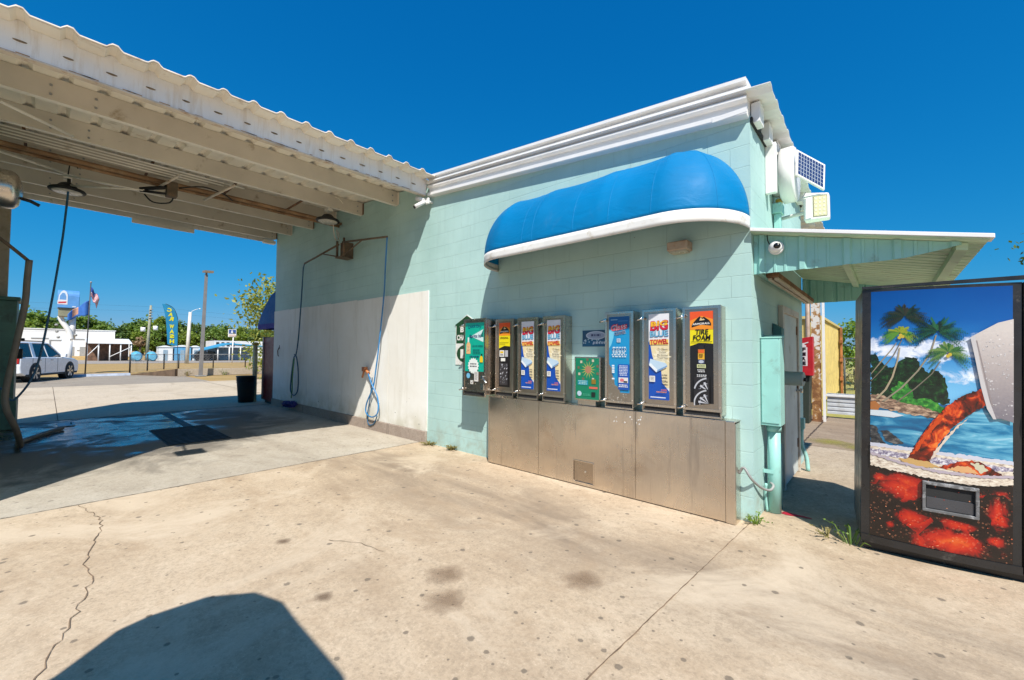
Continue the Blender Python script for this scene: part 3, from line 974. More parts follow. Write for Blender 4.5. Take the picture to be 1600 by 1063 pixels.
b = MB(); b.box(-0.70, -0.54, -0.15, -0.02, 2.452, 2.469); b.build("lens", paint("yellowed_lens", (0.45, 0.40, 0.28), 0.3), lt)

# ------------------------------------------------------------------ stainless counter and vending boxes
def brushed(name, c, rough, vertical=True, stainc=(0.40, 0.30, 0.22)):
    M = Mat(name); p = M.pos()
    br = M.noise(p, 30, 5, 0.6, 0, (14, 14, 0.25) if vertical else (0.25, 14, 14))
    cl = M.noise(p, 1.6, 6, 0.65, 0.5)
    cc = M.ramp(cl, [(0.3, tuple(x * 0.86 for x in c)), (0.68, c)])
    cc = M.mix(M.ramp(br, [(0.4, 0.14), (0.6, 0.0)]), cc, (0.2, 0.18, 0.16))
    sm = M.ramp(M.noise(p, 2.2, 5, 0.6, 1.2, (1, 1, 1.3)), [(0.55, 0.0), (0.78, 0.45)])
    cc = M.mix(sm, cc, stainc)
    sc_n = M.noise(p, 3.0, 2, 0.5, 4.0, (1.2, 1, 1.2))
    scr = M.ramp(sc_n, [(0.494, 0.0), (0.5, 0.30), (0.506, 0.0)])
    cc = M.mix(scr, cc, (0.85, 0.82, 0.78))
    dr_ = M.ramp(M.noise(p, 4.5, 5, 0.65, 0.2, (2.2, 1, 0.16)), [(0.58, 0.0), (0.74, 0.5)])
    cc = M.mix(dr_, cc, tuple(x * .62 for x in stainc))
    M.col(cc); M.b.inputs["Metallic"].default_value = 1.0
    M.rough(M.math('ADD', M.ramp(cl, [(0.3, rough + 0.10), (0.7, rough - 0.08)]), M.math('MULTIPLY', dr_, 0.25)))
    M.bump(M.math('ADD', M.math('MULTIPLY', br, 0.25), M.noise(p, 1.1, 3)), 0.12, 0.01)
    return M.m
M_ss = brushed("stainless_counter", (0.74, 0.665, 0.58), 0.25)
M_box = brushed("stainless_box", (0.68, 0.60, 0.51), 0.27)
M_boxd = brushed("stainless_frame", (0.50, 0.42, 0.34), 0.30)
M_chrome = paint("worn_chrome", (0.72, 0.70, 0.66), 0.18, metal=1.0, var=0.05)
ct = thing("steel_counter", "waist high stainless steel cabinet running along the wall below the vending boxes", "counter", (-1.66, -0.1, ZG))
b = MB()
b.box(-3.215, -0.104, -0.160, -0.001, ZG, 0.815); b.build("body", M_ss, ct, 0.003)
for x0, x1 in ((-3.205, -2.337), (-2.333, -1.053), (-1.049, -0.19)):
    b = MB()
    if x0 < -2 and x1 > -2:
        b.box(x0, -1.812, -0.172, -0.161, ZG + .008, 0.828); b.box(-1.562, x1, -0.172, -0.161, ZG + .008, 0.828)
        b.box(-1.812, -1.562, -0.172, -0.161, 0.207, 0.828); b.box(-1.812, -1.562, -0.172, -0.161, ZG + .008, -0.03)
    else:
        b.box(x0, x1, -0.172, -0.161, ZG + .008, 0.828)
    b.build("front_panel", M_ss, ct, 0.0)
b = MB(); b.box(-0.187, -0.106, -0.176, -0.161, ZG, 0.838)
b.build("corner_trim", M_ss, ct, 0.006)
b = MB(); b.box(-3.222, -3.208, -0.176, -0.161, ZG, 0.832); b.build("corner_trim", M_ss, ct, 0.004)
b = MB(); b.box(-3.22, -0.10, -0.174, -0.001, 0.8285, 0.838); b.build("top", M_ss, ct, 0.002)
b = MB()
b.box(-1.806, -1.568, -0.168, -0.1615, -0.025, 0.202); h = b.build("hatch", M_boxd, ct)
b = MB(); b.box(-1.83, -1.544, -0.179, -0.1725, 0.20, 0.212); b.box(-1.83, -1.544, -0.179, -0.1725, -0.044, -0.03); b.box(-1.83, -1.816, -0.179, -0.1725, -0.03, 0.20); b.box(-1.558, -1.544, -0.179, -0.1725, -0.03, 0.20); b.build("rim", M_ss, h, 0.002)
b = MB(); b.cyl((-1.66, -0.168, 0.09), (-1.66, -0.174, 0.09), 0.012); b.build("lock", M_chrome, h)
b = MB(); q = random.Random(4)
for i in range(14):
    x, z = -1.36 + q.random() * 0.4, 0.70 + q.random() * 0.1; r = 0.004 + 0.004 * q.random()
    b.cyl((x, -0.173, z), (x, -0.1745, z), r, n=6)
b.build("paint_spot", M_whites, ct, loose=True)

WHT = (238, 236, 228)
BLK = (22, 20, 20)
def latch(t, x, z, y, s=1):
    b = MB()
    b.cyl((x + 0.012, y - 0.001, z), (x + 0.012, y - 0.03, z), 0.017, n=12)
    b.tube([(x + 0.012, y - 0.022, z), (x - 0.02, y - 0.026, z - 0.012), (x - 0.052, y - 0.022, z - 0.02)], 0.011, 8)
    return b.build("latch", M_chrome, t)
def vending_box(x, w, label, art, y=-0.15, z0=0.84, z1=1.894, cat="vending box", pw=(0.19, 0.80), pz=(0.13, 0.955), coin=None):
    t = thing("vending_box", label, cat, (x + w / 2, y / 2, z0), "vending boxes above the counter")
    b = MB(); b.box(x, x + w, y + 0.012, -0.001, z0 + 0.03, z1); b.build("cabinet", M_box, t, 0.005)
    d = MB(); d.box(x - 0.002, x + w + 0.002, y, y + 0.0115, z0 + 0.062, z1 + 0.004); door = d.build("door", M_boxd, t, 0.003)
    b = MB(); fw = 0.024; ya = y - 0.009
    b.box(x, x + fw, ya, y - 0.0005, z0 + 0.064, z1); b.box(x + w - fw, x + w, ya, y - 0.0005, z0 + 0.064, z1)
    b.box(x + fw, x + w - fw, ya, y - 0.0005, z1 - fw, z1); b.box(x + fw, x + w - fw, ya, y - 0.0005, z0 + 0.064, z0 + 0.064 + fw)
    for zz in (0.1, 0.3, 0.5, 0.7, 0.9):
        b.cyl((x + fw / 2, ya, z0 + (z1 - z0) * zz), (x + fw / 2, ya - 0.003, z0 + (z1 - z0) * zz), 0.006, n=8, mi=1)
        b.cyl((x + w - fw / 2, ya, z0 + (z1 - z0) * zz), (x + w - fw / 2, ya - 0.003, z0 + (z1 - z0) * zz), 0.006, n=8, mi=1)
    b.cyl((x + w / 2, ya, z1 - fw / 2), (x + w / 2, ya - 0.003, z1 - fw / 2), 0.006, n=8, mi=1); b.cyl((x + w / 2, ya, z0 + 0.076), (x + w / 2, ya - 0.003, z0 + 0.076), 0.006, n=8, mi=1)
    b.build("frame", [M_box, M_chrome], door)
    b = MB(); b.box(x + 0.02, x + w - 0.02, y + 0.004, y + 0.011, z0 + 0.024, z0 + 0.0618); b.build("slot", M_shadowgap, t)
    b = MB(); b.box(x, x + w, y - 0.012, y + 0.02, z0 + 0.003, z0 + 0.0235); b.box(x, x + 0.012, y - 0.012, y + 0.01, z0 + 0.0245, z0 + 0.061); b.box(x + w - 0.012, x + w, y - 0.012, y + 0.01, z0 + 0.0245, z0 + 0.061); b.build("tray", M_box, t, 0.002)
    latch(door, x, z1 - 0.085, ya); latch(door, x, z0 + 0.095, ya)
    H = z1 - z0
    A = Art((x + w * pw[0], y - 0.0006, z0 + H * pz[0]), (1, 0, 0), (0, 0, 1), (0, -1, 0))
    art(A, w * (pw[1] - pw[0]), H * (pz[1] - pz[0]))
    A.build("poster", door)
    return t

def towel_art(A, w, h):
    CR = (240, 222, 176)
    A.rect(0, w, 0, h, (236, 236, 240))
    A.poly([(w * .3, h * .14), (w, h * .14), (w, h * .66), (w * .02, h * .66)], CR)
    A.star(w * .62, h * .5, w * .5, w * .26, 11, (250, 238, 205))
    A.poly([(0, 0), (w, 0), (w, h * .10), (w * .66, h * .2), (w * .62, h * .33), (w * .44, h * .36), (w * .30, h * .42), (w * .17, h * .52), (w * .10, h * .62), (0, h * .68)], (20, 82, 180))
    # headline
    for dx, dz, c in ((.012, -.006, (120, 20, 40)), (0, 0, (214, 34, 66))):
        A.text("BIG", w * (.52 + dx), h * (.865 + dz), w * .86, h * .115, c, 0.035, 0.06, 0.12)
    A.text("BIG", w * .52, h * .886, w * .80, h * .055, (250, 196, 40), 0.03, 0.06, 0.12)
    A.text("BLUE", w * .52, h * .765, w * .90, h * .072, (26, 84, 150), 0.03, 0.03)
    A.text("BLUE", w * .51, h * .768, w * .86, h * .066, (126, 196, 226), 0.015, 0.03)
    A.rect(w * .06, w * .97, h * .64, h * .70, (246, 200, 90))
    A.text("TOWEL", w * .52, h * .672, w * .88, h * .062, (150, 20, 36), 0.025, 0.05)
    A.text("TOWEL", w * .51, h * .676, w * .84, h * .054, (222, 44, 62), 0.012, 0.05)
    for i, s in enumerate(("The Biggest,", "Thickest,", "Most Absorbent", "Towel Yet!!")):
        A.text(s, w * .70, h * (.585 - i * .034), w * (.5 if i != 1 else .36), h * .020, (70, 52, 40), 0.01, -0.06)
    # folded towel
    A.poly([(w * .03, h * .40), (w * .46, h * .345), (w * .92, h * .40), (w * .86, h * .425), (w * .10, h * .475)], (196, 220, 238))
    A.poly([(w * .03, h * .40), (w * .40, h * .315), (w * .46, h * .345), (w * .12, h * .425)], (240, 246, 250))
    A.poly([(w * .40, h * .315), (w * .92, h * .385), (w * .92, h * .40), (w * .46, h * .345)], (120, 160, 205))
    A.rect(w * .06, w * .34, h * .205, h * .275, WHT); A.lines(w * .09, w * .31, h * .255, 3, h * .016, h * .007, (120, 110, 110), seed=5)
    for i, s in enumerate(("SUPER", "LARGE", "SUPER", "THICK")):
        A.text(s, w * (.80 + .03 * (i > 1)), h * (.285 - i * .032 - .012 * (i > 1)), w * .27, h * .018, (30, 30, 60), 0.03)
    A.text("SUPER", w * .78, h * .116, w * .28, h * .015, (236, 110, 60), 0.03)
    A.text("ABSORBENT", w * .66, h * .092, w * .52, h * .016, (236, 150, 90), 0.03)
    A.rect(w * .12, w * .86, h * .022, h * .034, (225, 228, 236))

def wheel_pic(A, cu, cv, r, W):
    A.rect(cu - r, cu + r, cv - r, cv + r, (40, 38, 40))
    for k, (rr, c) in enumerate(((1.0, (200, 200, 204)), (0.9, (34, 32, 34)), (0.62, (150, 150, 156)), (0.55, (40, 38, 40)))):
        pts = []
        for i in range(13):
            a = R(100 + i * 7.5)
            pts.append((cu + r * .95 + 2.0 * r * rr * math.cos(a), cv - r * .95 + 1.9 * r * rr * math.sin(a)))
        pts += [(cu + r * .95, cv - r * .95)]
        A.poly([(max(cu - r, u), min(cv + r, v)) for u, v in pts], c)
    for a in (115, 145, 172):
        d = (math.cos(R(a)), math.sin(R(a)))
        A.poly([(cu + r * .9, cv - r * .9), (cu + r * .9 + d[0] * r * 1.3 - d[1] * r * .14, cv - r * .9 + d[1] * r * 1.3 + d[0] * r * .14), (cu + r * .9 + d[0] * r * 1.3 + d[1] * r * .14, cv - r * .9 + d[1] * r * 1.3 - d[0] * r * .14)], (208, 208, 214))
def emblem(A, w, h):
    A.rect(0, w, h * .80, h, (240, 90, 40))
    A.poly([(0, h * .80), (w, h * .80), (w, h * .91), (w * .5, h * .95), (0, h * .90)], (248, 150, 40))
    A.poly([(w * .18, h * .885), (w * .34, h * .93), (w * .44, h * .945), (w * .54, h * .93), (w * .62, h * .94), (w * .84, h * .90), (w * .92, h * .865), (w * .92, h * .84), (w * .5, h * .855), (w * .08, h * .825), (w * .08, h * .85)], (26, 22, 22))
    A.poly([(w * .42, h * .90), (w * .48, h * .935), (w * .54, h * .915), (w * .60, h * .92), (w * .66, h * .905), (w * .5, h * .90)], (226, 200, 150))
    A.text("ARMORALL", w * .5, h * .865, w * .76, h * .022, (240, 236, 230), 0.03, 0.05, 0.1)
def foam_art(A, w, h):
    A.rect(0, w, 0, h, (30, 28, 29))
    A.poly([(0, h * .62), (w * .4, h * .655), (w, h * .645), (w, h * .82), (0, h * .82)], (244, 226, 20))
    emblem(A, w, h)
    A.text("TIRE", w * .52, h * .775, w * .56, h * .058, BLK, 0.025, 0.0, 0.08)
    A.text("FOAM", w * .52, h * .712, w * .74, h * .060, BLK, 0.025, 0.02, 0.08)
    A.rect(w * .6, w * .86, h * .675, h * .682, (60, 56, 30)); A.rect(w * .06, w * .96, h * .663, h * .669, (70, 66, 20))
    # aerosol can
    A.rect(w * .36, w * .64, h * .43, h * .585, (240, 180, 50)); A.rect(w * .36, w * .64, h * .43, h * .475, (70, 80, 110)); A.rect(w * .38, w * .62, h * .585, h * .63, (38, 36, 38))
    A.rect(w * .37, w * .63, h * .545, h * .582, (232, 104, 40)); A.lines(w * .40, w * .60, h * .525, 3, h * .015, h * .008, (40, 30, 20), seed=3); A.ell(w * .5, h * .45, w * .11, h * .018, (190, 196, 210))
    A.rect(w * .32, w * .70, h * .382, h * .422, (212, 214, 160)); A.lines(w * .35, w * .67, h * .405, 2, h * .014, h * .007, (50, 70, 40), seed=8)
    A.lines(w * .32, w * .70, h * .355, 2, h * .018, h * .010, (226, 226, 226), seed=9); A.lines(w * .28, w * .76, h * .300, 2, h * .018, h * .010, (226, 226, 226), seed=10)
    wheel_pic(A, w * .52, h * .205, w * .33, w); wheel_pic(A, w * .52, h * .075, w * .33, w)
def shine_art(A, w, h):
    A.rect(0, w, 0, h, (34, 30, 30))
    A.poly([(0, h * .60), (w * .5, h * .64), (w, h * .63), (w, h * .82), (0, h * .82)], (240, 222, 24))
    emblem(A, w, h)
    A.text("ORIGINAL", w * .5, h * .765, w * .78, h * .03, (70, 60, 20), 0.02)
    A.rect(w * .06, w * .9, h * .69, h * .695, (120, 110, 20)); A.rect(w * .06, w * .6, h * .665, h * .67, (120, 110, 20))
    A.rect(w * .08, w * .52, h * .47, h * .57, WHT); A.rect(w * .14, w * .44, h * .525, h * .555, (240, 196, 40)); A.lines(w * .12, w * .48, h * .505, 2, h * .016, h * .01, (40, 40, 90), seed=2)
    A.rect(w * .60, w * .86, h * .47, h * .57, (190, 190, 194)); A.rect(w * .22, w * .62, h * .40, h * .45, WHT)
    q = random.Random(5)
    A.rect(w * .12, w * .84, h * .03, h * .37, (60, 56, 58))
    for i in range(26):
        a, c = w * (.14 + .6 * q.random()), h * (.05 + .3 * q.random()); g = int(70 + 150 * q.random())
        A.poly([(a, c), (a + w * .1, c + h * .015), (a + w * .13, c + h * .03), (a + w * .02, c + h * .022)], (g, g, g + 6), up=False)
    A.k += 1
def glass_art(A, w, h):
    A.poly([(0, h), (w, h), (w, 0), (w * .55, 0), (w * .5, h * .06), (w * .28, h * .10), (w * .25, h * .18), (w * .14, h * .24), (w * .12, h * .32), (0, h * .37)], (28, 150, 206))
    A.poly([(0, h), (w, h), (w, h * .86), (w * .4, h * .80), (0, h * .84)], (20, 96, 160))
    A.poly([(0, h * .84), (w * .25, h * .80), (w * .22, h * .72), (w * .10, h * .62), (0, h * .58)], (120, 204, 232))
    A.rect(w * .08, w * .42, h * .955, h * .965, (150, 196, 226)); A.rect(w * .46, w * .92, h * .935, h * .945, (70, 140, 200))
    for dx, c in ((.015, (120, 20, 40)), (-.012, (250, 240, 244)), (0, (226, 70, 96))):
        A.text("Glass", w * (.5 + dx), h * (.865 + dx * .2), w * .80, h * .085, c, 0.05 if dx else 0.02, 0.14, 0.12)
    A.text("CLEANER", w * .56, h * .785, w * .56, h * .045, WHT, 0.05, 0.14); A.text("CLEANER", w * .56, h * .785, w * .54, h * .040, (24, 52, 110), 0.02, 0.14)
    A.rect(w * .40, w * .58, h * .66, h * .71, (220, 228, 236)); A.lines(w * .42, w * .56, h * .695, 3, h * .014, h * .007, (40, 90, 160), seed=1)
    A.lines(w * .12, w * .92, h * .585, 6, h * .024, h * .014, (222, 238, 246), seed=6); A.lines(w * .14, w * .90, h * .560, 1, h * .03, h * .012, (30, 60, 130), seed=7)
    A.rect(w * .47, w, h * .04, h * .37, (24, 84, 180)); A.lines(w * .52, w * .94, h * .345, 7, h * .02, h * .011, (220, 230, 244), seed=8)
    A.rect(w * .5, w * .95, h * .13, h * .20, (232, 228, 224)); A.ell(w * .66, h * .165, w * .1, h * .022, (222, 120, 130)); A.rect(w * .74, w * .92, h * .135, h * .155, (40, 40, 50))
    A.lines(w * .5, w * .95, h * .095, 2, h * .022, h * .014, (230, 236, 246), seed=9)
    for i, v in enumerate((.34, .31, .28, .255, .17)):
        A.rect(w * .17, w * .30, h * v, h * (v + .02), (236, 244, 248), up=False)
    A.k += 1
    q = random.Random(1)
    for i in range(15):
        A.ell(w * (.05 + .9 * q.random()), h * (-.02 - .09 * q.random()), w * .02, h * .005, (240, 236, 226), 7, up=False)
    A.k += 1
def spritz_art(A, w, h):
    G = (16, 176, 150)
    A.rect(0, w, 0, h, G); A.rect(0, w, h * .93, h, (10, 120, 110))
    A.text("Quick Dry", w * .5, h * .90, w * .70, h * .085, (16, 60, 110), 0.025, 0.0, 0.1, arch=h * .02)
    A.poly([(w * .30, h * .72), (w * .97, h * .86), (w * .97, h * .60)], (214, 238, 236)); A.poly([(w * .8, h * .70), (w * .97, h * .86), (w * .97, h * .70)], (20, 120, 112))
    A.text("Spritz It!", w * .55, h * .715, w * .62, h * .085, (28, 40, 110), 0.03)
    A.poly([(w * .08, h * .36), (w * .30, h * .36), (w * .30, h * .55), (w * .24, h * .60), (w * .14, h * .60), (w * .08, h * .55)], (240, 190, 130)); A.rect(w * .08, w * .30, h * .42, h * .53, (236, 220, 170)); A.rect(w * .15, w * .23, h * .60, h * .70, (226, 240, 236))
    A.lines(w * .11, w * .27, h * .51, 4, h * .03, h * .012, (210, 70, 50), seed=3)
    A.text("CAR DRY EXPRESS", w * .68, h * .52, w * .56, h * .03, (20, 60, 90), 0.02); A.lines(w * .40, w * .86, h * .42, 2, h * .055, h * .032, (12, 110, 110), seed=2); A.lines(w * .26, w * .78, h * .29, 1, h * .05, h * .028, (20, 70, 110), seed=4)
    A.poly([(w * .82, h * .19), (w * .97, h * .19), (w * .97, h * .28), (w * .92, h * .32), (w * .86, h * .32), (w * .82, h * .28)], (246, 206, 30)); A.rect(w * .87, w * .94, h * .32, h * .36, (20, 20, 20))
    A.star(w * .48, h * .115, w * .30, w * .25, 16, (240, 246, 240)); A.lines(w * .28, w * .68, h * .14, 2, h * .05, h * .028, (60, 60, 70), seed=6)
    # stickers on the metal below
    A.ell(w * .22, -h * .09, w * .10, h * .055, (120, 190, 226)); A.rect(w * .54, w * .76, -h * .20, h * .0, (226, 222, 216)); A.lines(w * .57, w * .73, -h * .04, 4, h * .04, h * .02, (130, 120, 116), seed=9)
    A.rect(w * .34, w * .50, -h * .26, -h * .18, (222, 218, 210)); A.poly([(w * .38, -h * .22), (w * .42, -h * .245), (w * .48, -h * .19), (w * .42, -h * .225)], BLK)

vending_box(-3.112, 0.332, "narrow steel vending box with yellow and black poster beside the turquoise box", shine_art)
vending_box(-2.710, 0.345, "steel vending box with blue towel poster next to the narrow yellow poster box", towel_art)
vending_box(-2.290, 0.335, "steel vending box with blue towel poster next to the small green keypad box", towel_art)
vending_box(-1.415, 0.335, "steel vending box with light blue glass cleaner poster", glass_art, pw=(0.14, 0.86), pz=(0.17, 0.95))
vending_box(-0.980, 0.348, "steel vending box with blue towel poster between the glass cleaner and tire foam boxes", towel_art)
vending_box(-0.565, 0.345, "steel vending box with yellow and black tire foam poster nearest the wall corner", foam_art)
sp = vending_box(-3.606, 0.445, "deep steel vending box with turquoise spray poster, hung beyond the counter end", spritz_art, y=-0.30, z0=0.83, z1=1.912, pw=(0.07, 0.93), pz=(0.32, 0.95))
b = MB()
b.cyl((-3.19, -0.312, 1.10), (-3.19, -0.345, 1.10), 0.028); b.tube([(-3.19, -0.33, 1.10), (-3.14, -0.345, 1.07), (-3.10, -0.34, 1.03)], 0.013); b.box(-3.21, -3.15, -0.345, -0.312, 0.93, 1.02)
b.build("coin_lever", M_chrome, sp, 0.003)
b = MB(); b.cyl((-3.52, -0.3005, 1.0), (-3.52, -0.304, 1.0), 0.012); b.cyl((-3.36, -0.3005, 1.0), (-3.36, -0.304, 1.0), 0.012); b.build("bolt", M_chrome, sp, loose=True)

# small green keypad box on its stand
kp = thing("keypad_box", "small square steel box with green face and sun burst on a stand", "vending box", (-1.65, -0.08, 0.84))
b = MB(); b.box(-1.822, -1.478, -0.138, -0.001, 0.905, 1.395); b.build("cabinet", M_box, kp, 0.006)
b = MB(); b.box(-1.822, -1.478, -0.150, -0.1385, 0.90, 1.40); kd = b.build("door", M_box, kp, 0.005)
b = MB(); b.box(-1.79, -1.55, -0.13, -0.03, 0.839, 0.904); b.build("stand", M_box, kp, 0.004)
A = Art((-1.805, -0.1506, 0.915), (1, 0, 0), (0, 0, 1), (0, -1, 0)); w, h = 0.31, 0.47
A.rect(0, w, 0, h, (14, 132, 96))
for i in range(14):
    a = 2 * math.pi * i / 14
    A.poly([(w * .55 + .02 * math.cos(a - .3), h * .72 + .02 * math.sin(a - .3)), (w * .55 + .105 * math.cos(a), h * .72 + .105 * math.sin(a)), (w * .55 + .02 * math.cos(a + .3), h * .72 + .02 * math.sin(a + .3))], (214, 196, 90), up=False)
A.k += 1; A.ell(w * .55, h * .72, .04, .042, (180, 130, 100))
for i, (a, r) in enumerate(((20, .13), (60, .125), (95, .12), (135, .13), (170, .13), (205, .13), (240, .13), (300, .13), (340, .13))):
    u, v = w * .55 + r * math.cos(R(a)), h * .72 + r * .95 * math.sin(R(a)); A.rect(max(.005, u - .014), min(w - .004, u + .014), v - .015, min(h - .004, v + .015), (206, 196, 170) if i % 2 else (120, 104, 80), up=False)
A.k += 1
A.rect(w * .1, w * .55, h * .34, h * .46, (26, 150, 170)); A.lines(w * .12, w * .52, h * .43, 3, h * .035, h * .016, (190, 226, 220), seed=3)
A.rect(w * .6, w * .95, h * .26, h * .31, (226, 110, 90)); A.rect(w * .70, w * .88, h * .38, h * .49, (150, 120, 40)); A.ell(w * .18, h * .13, .03, .03, (190, 214, 226)); A.rect(w * .70, w * .86, h * .07, h * .18, (24, 40, 36)); A.lines(w * .3, w * .68, h * .12, 2, h * .03, h * .012, (90, 180, 150), seed=2)
A.build("face", kd)

# signs on the wall
sg = thing("change_sign", "dark green and white arrow shaped change sign on the teal wall behind the leftmost box", "sign", (-3.85, -0.02, 1.25))
b = MB(); pts = [(-4.125, 1.25), (-3.62, 1.25), (-3.62, 1.86), (-3.58, 1.86), (-3.87, 2.02), (-4.16, 1.86), (-4.125, 1.86)]
b.prism(pts, 'y', -0.012, -0.001); b.build("board", paint("white_sign_board", (0.7, 0.7, 0.66), 0.5, dirt=(.4, .35, .25)), sg)
A = Art((-4.125, -0.0125, 1.25), (1, 0, 0), (0, 0, 1), (0, -1, 0))
DG = (40, 78, 48)
A.poly([(.015, .33), (.49, .33), (.49, .60), (.525, .62), (.255, .755), (-.02, .62), (.015, .60)], DG); A.ell(.25, .17, .22, .14, DG); A.rect(.01, .03, .40, .45, (30, 30, 30))
A.text("BILL", .25, .545, .28, .085, WHT, 0.05); A.text("CHANGER", .25, .42, .44, .085, WHT, 0.05)
A.rect(.12, .38, .10, .24, WHT); A.text("$", .25, .17, .06, .11, DG, 0.04)
A.build("lettering", sg)
st = thing("wall_sticker", "small dark blue sticker with white oval on the wall between two vending boxes", "sticker", (-1.65, -0.002, 1.52))
b = MB(); b.box(-1.805, -1.40, -0.004, -0.001, 1.52, 1.712); b.build("panel", ink((38, 84, 116)), st)
A = Art((-1.805, -0.0045, 1.52), (1, 0, 0), (0, 0, 1), (0, -1, 0)); w, h = .405, .192
A.rect(0, w, 0, h * .4, (30, 100, 140)); A.ell(w * .45, h * .68, w * .33, h * .26, (206, 214, 226)); A.ell(w * .45, h * .68, w * .29, h * .2, (166, 178, 200)); A.lines(w * .25, w * .65, h * .63, 1, h, h * .13, (60, 70, 110), seed=2)
q = random.Random(8)
for i in range(24): A.ell(w * q.random() * .9 + .01, h * (.12 + .4 * q.random()), .006 + .006 * q.random(), .006 + .005 * q.random(), (190, 216, 230), 8, up=False)
A.k += 1; A.lines(w * .35, w * .95, h * .16, 1, h, h * .14, (206, 220, 236), seed=4)
A.build("print", st)
# ------------------------------------------------------------------ things on the side wall (x = 0)
vf = thing("exhaust_fan", "round white exhaust fan drum sticking out of the side wall under the roof eave", "fan", (0.1, 1.0, 3.1))
b = MB(); b.lathe([(0.18, 0.002), (0.20, 0.03), (0.21, 0.085)], (0, 1.02, 3.37), 28, 'x'); b.build("neck", paint("grey_white_duct", (0.50, 0.51, 0.50), 0.5), vf)
b = MB(); b.lathe([(0.0, 0.084), (0.27, 0.086), (0.29, 0.10), (0.29, 0.205), (0.275, 0.22), (0.0, 0.221)], (0, 1.02, 3.38), 36, 'x'); b.build("drum", M_whites, vf)
b = MB(); b.box(0.002, 0.10, 0.62, 0.68, 3.10, 3.62); b.build("side_panel", M_whites, vf, 0.006)
so = thing("solar_panel", "small white framed blue solar panel on the side wall below the eave", "solar panel", (0.35, 0.95, 3.15))
c4 = [Vector(p) for p in ((0.240, 0.85, 3.312), (0.462, 1.0, 3.135), (0.474, 1.0, 3.385), (0.249, 0.85, 3.575))]
c4[2] = c4[1] + c4[3] - c4[0]
n = (c4[1] - c4[0]).cross(c4[3] - c4[0]).normalized()
if n.y > 0: n = -n
b = MB(); b.hexa([p - n * 0.03 for p in c4], c4); b.build("frame", M_whites, so, 0.004)
U = (c4[1] - c4[0]); V_ = (c4[3] - c4[0])
A = Art(c4[0], U, V_, n, 0.001)
A.rect(.06, .94, .07, .93, (20, 52, 110))
for i in range(1, 9): A.rect(.06 + .88 * i / 9 - .008, .06 + .88 * i / 9 + .008, .07, .93, (196, 206, 220), up=False)
for i in range(1, 6): A.rect(.06, .94, .07 + .86 * i / 6 - .008, .07 + .86 * i / 6 + .008, (196, 206, 220), up=False)
A.build("cells", so)
b = MB(); b.cyl((0.22, 1.0, 3.35), (0.35, 0.95, 3.35), 0.018); b.tube([(0.30, 1.0, 3.15), (0.27, 1.0, 3.10), (0.46, 1.06, 3.12)], 0.008, 6); b.build("bracket", M_whites, so)
fd = thing("led_floodlight", "white square floodlight with yellow LED face below the solar panel", "floodlight", (0.37, 1.2, 2.9))
b = MB(); b.hexa([(0.262, 1.16, 2.895), (0.48, 1.22, 2.90), (0.48, 1.33, 2.90), (0.262, 1.30, 2.895)], [(0.258, 1.16, 3.205), (0.478, 1.22, 3.175), (0.478, 1.33, 3.175), (0.258, 1.30, 3.205)]); b.build("housing", M_whites, fd, 0.015)
o0 = Vector((0.262, 1.16, 2.895)); U = Vector((0.218, 0.06, 0.0)); V_ = Vector((0, 0, 0.295)); n = U.cross(V_).normalized()
if n.y > 0: n = -n
A = Art(o0, U, V_, n, 0.002)
A.rect(.36, .93, .10, .88, (150, 146, 120)); A.rect(.40, .90, .13, .85, (226, 218, 176))
for i in range(3):
    for j in range(5): A.rect(.44 + i * .16, .52 + i * .16, .17 + j * .14, .24 + j * .14, (238, 234, 206), up=False)
A.build("led_face", fd)
b = MB(); b.cyl((0.02, 1.3, 3.0), (0.30, 1.28, 3.02), 0.02); b.build("arm", M_whites, fd)
jb = thing("junction_box", "teal painted conduit box with yellow cap on the side wall above the small canopy", "box", (0.05, 1.0, 2.7))
b = MB(); b.box(0.002, 0.09, 0.95, 1.12, 2.98, 3.09); b.build("body", M_tealp, jb, 0.006)
b = MB(); b.box(0.012, 0.075, 0.98, 1.06, 2.62, 2.979); b.build("conduit", M_tealp, jb, 0.006)
b = MB(); b.lathe([(0.034, 0.0), (0.034, 0.045), (0.02, 0.06)], (0.055, 1.03, 3.091), 14); b.build("cap", paint("yellow_cap", (0.62, 0.42, 0.08), 0.5), jb)

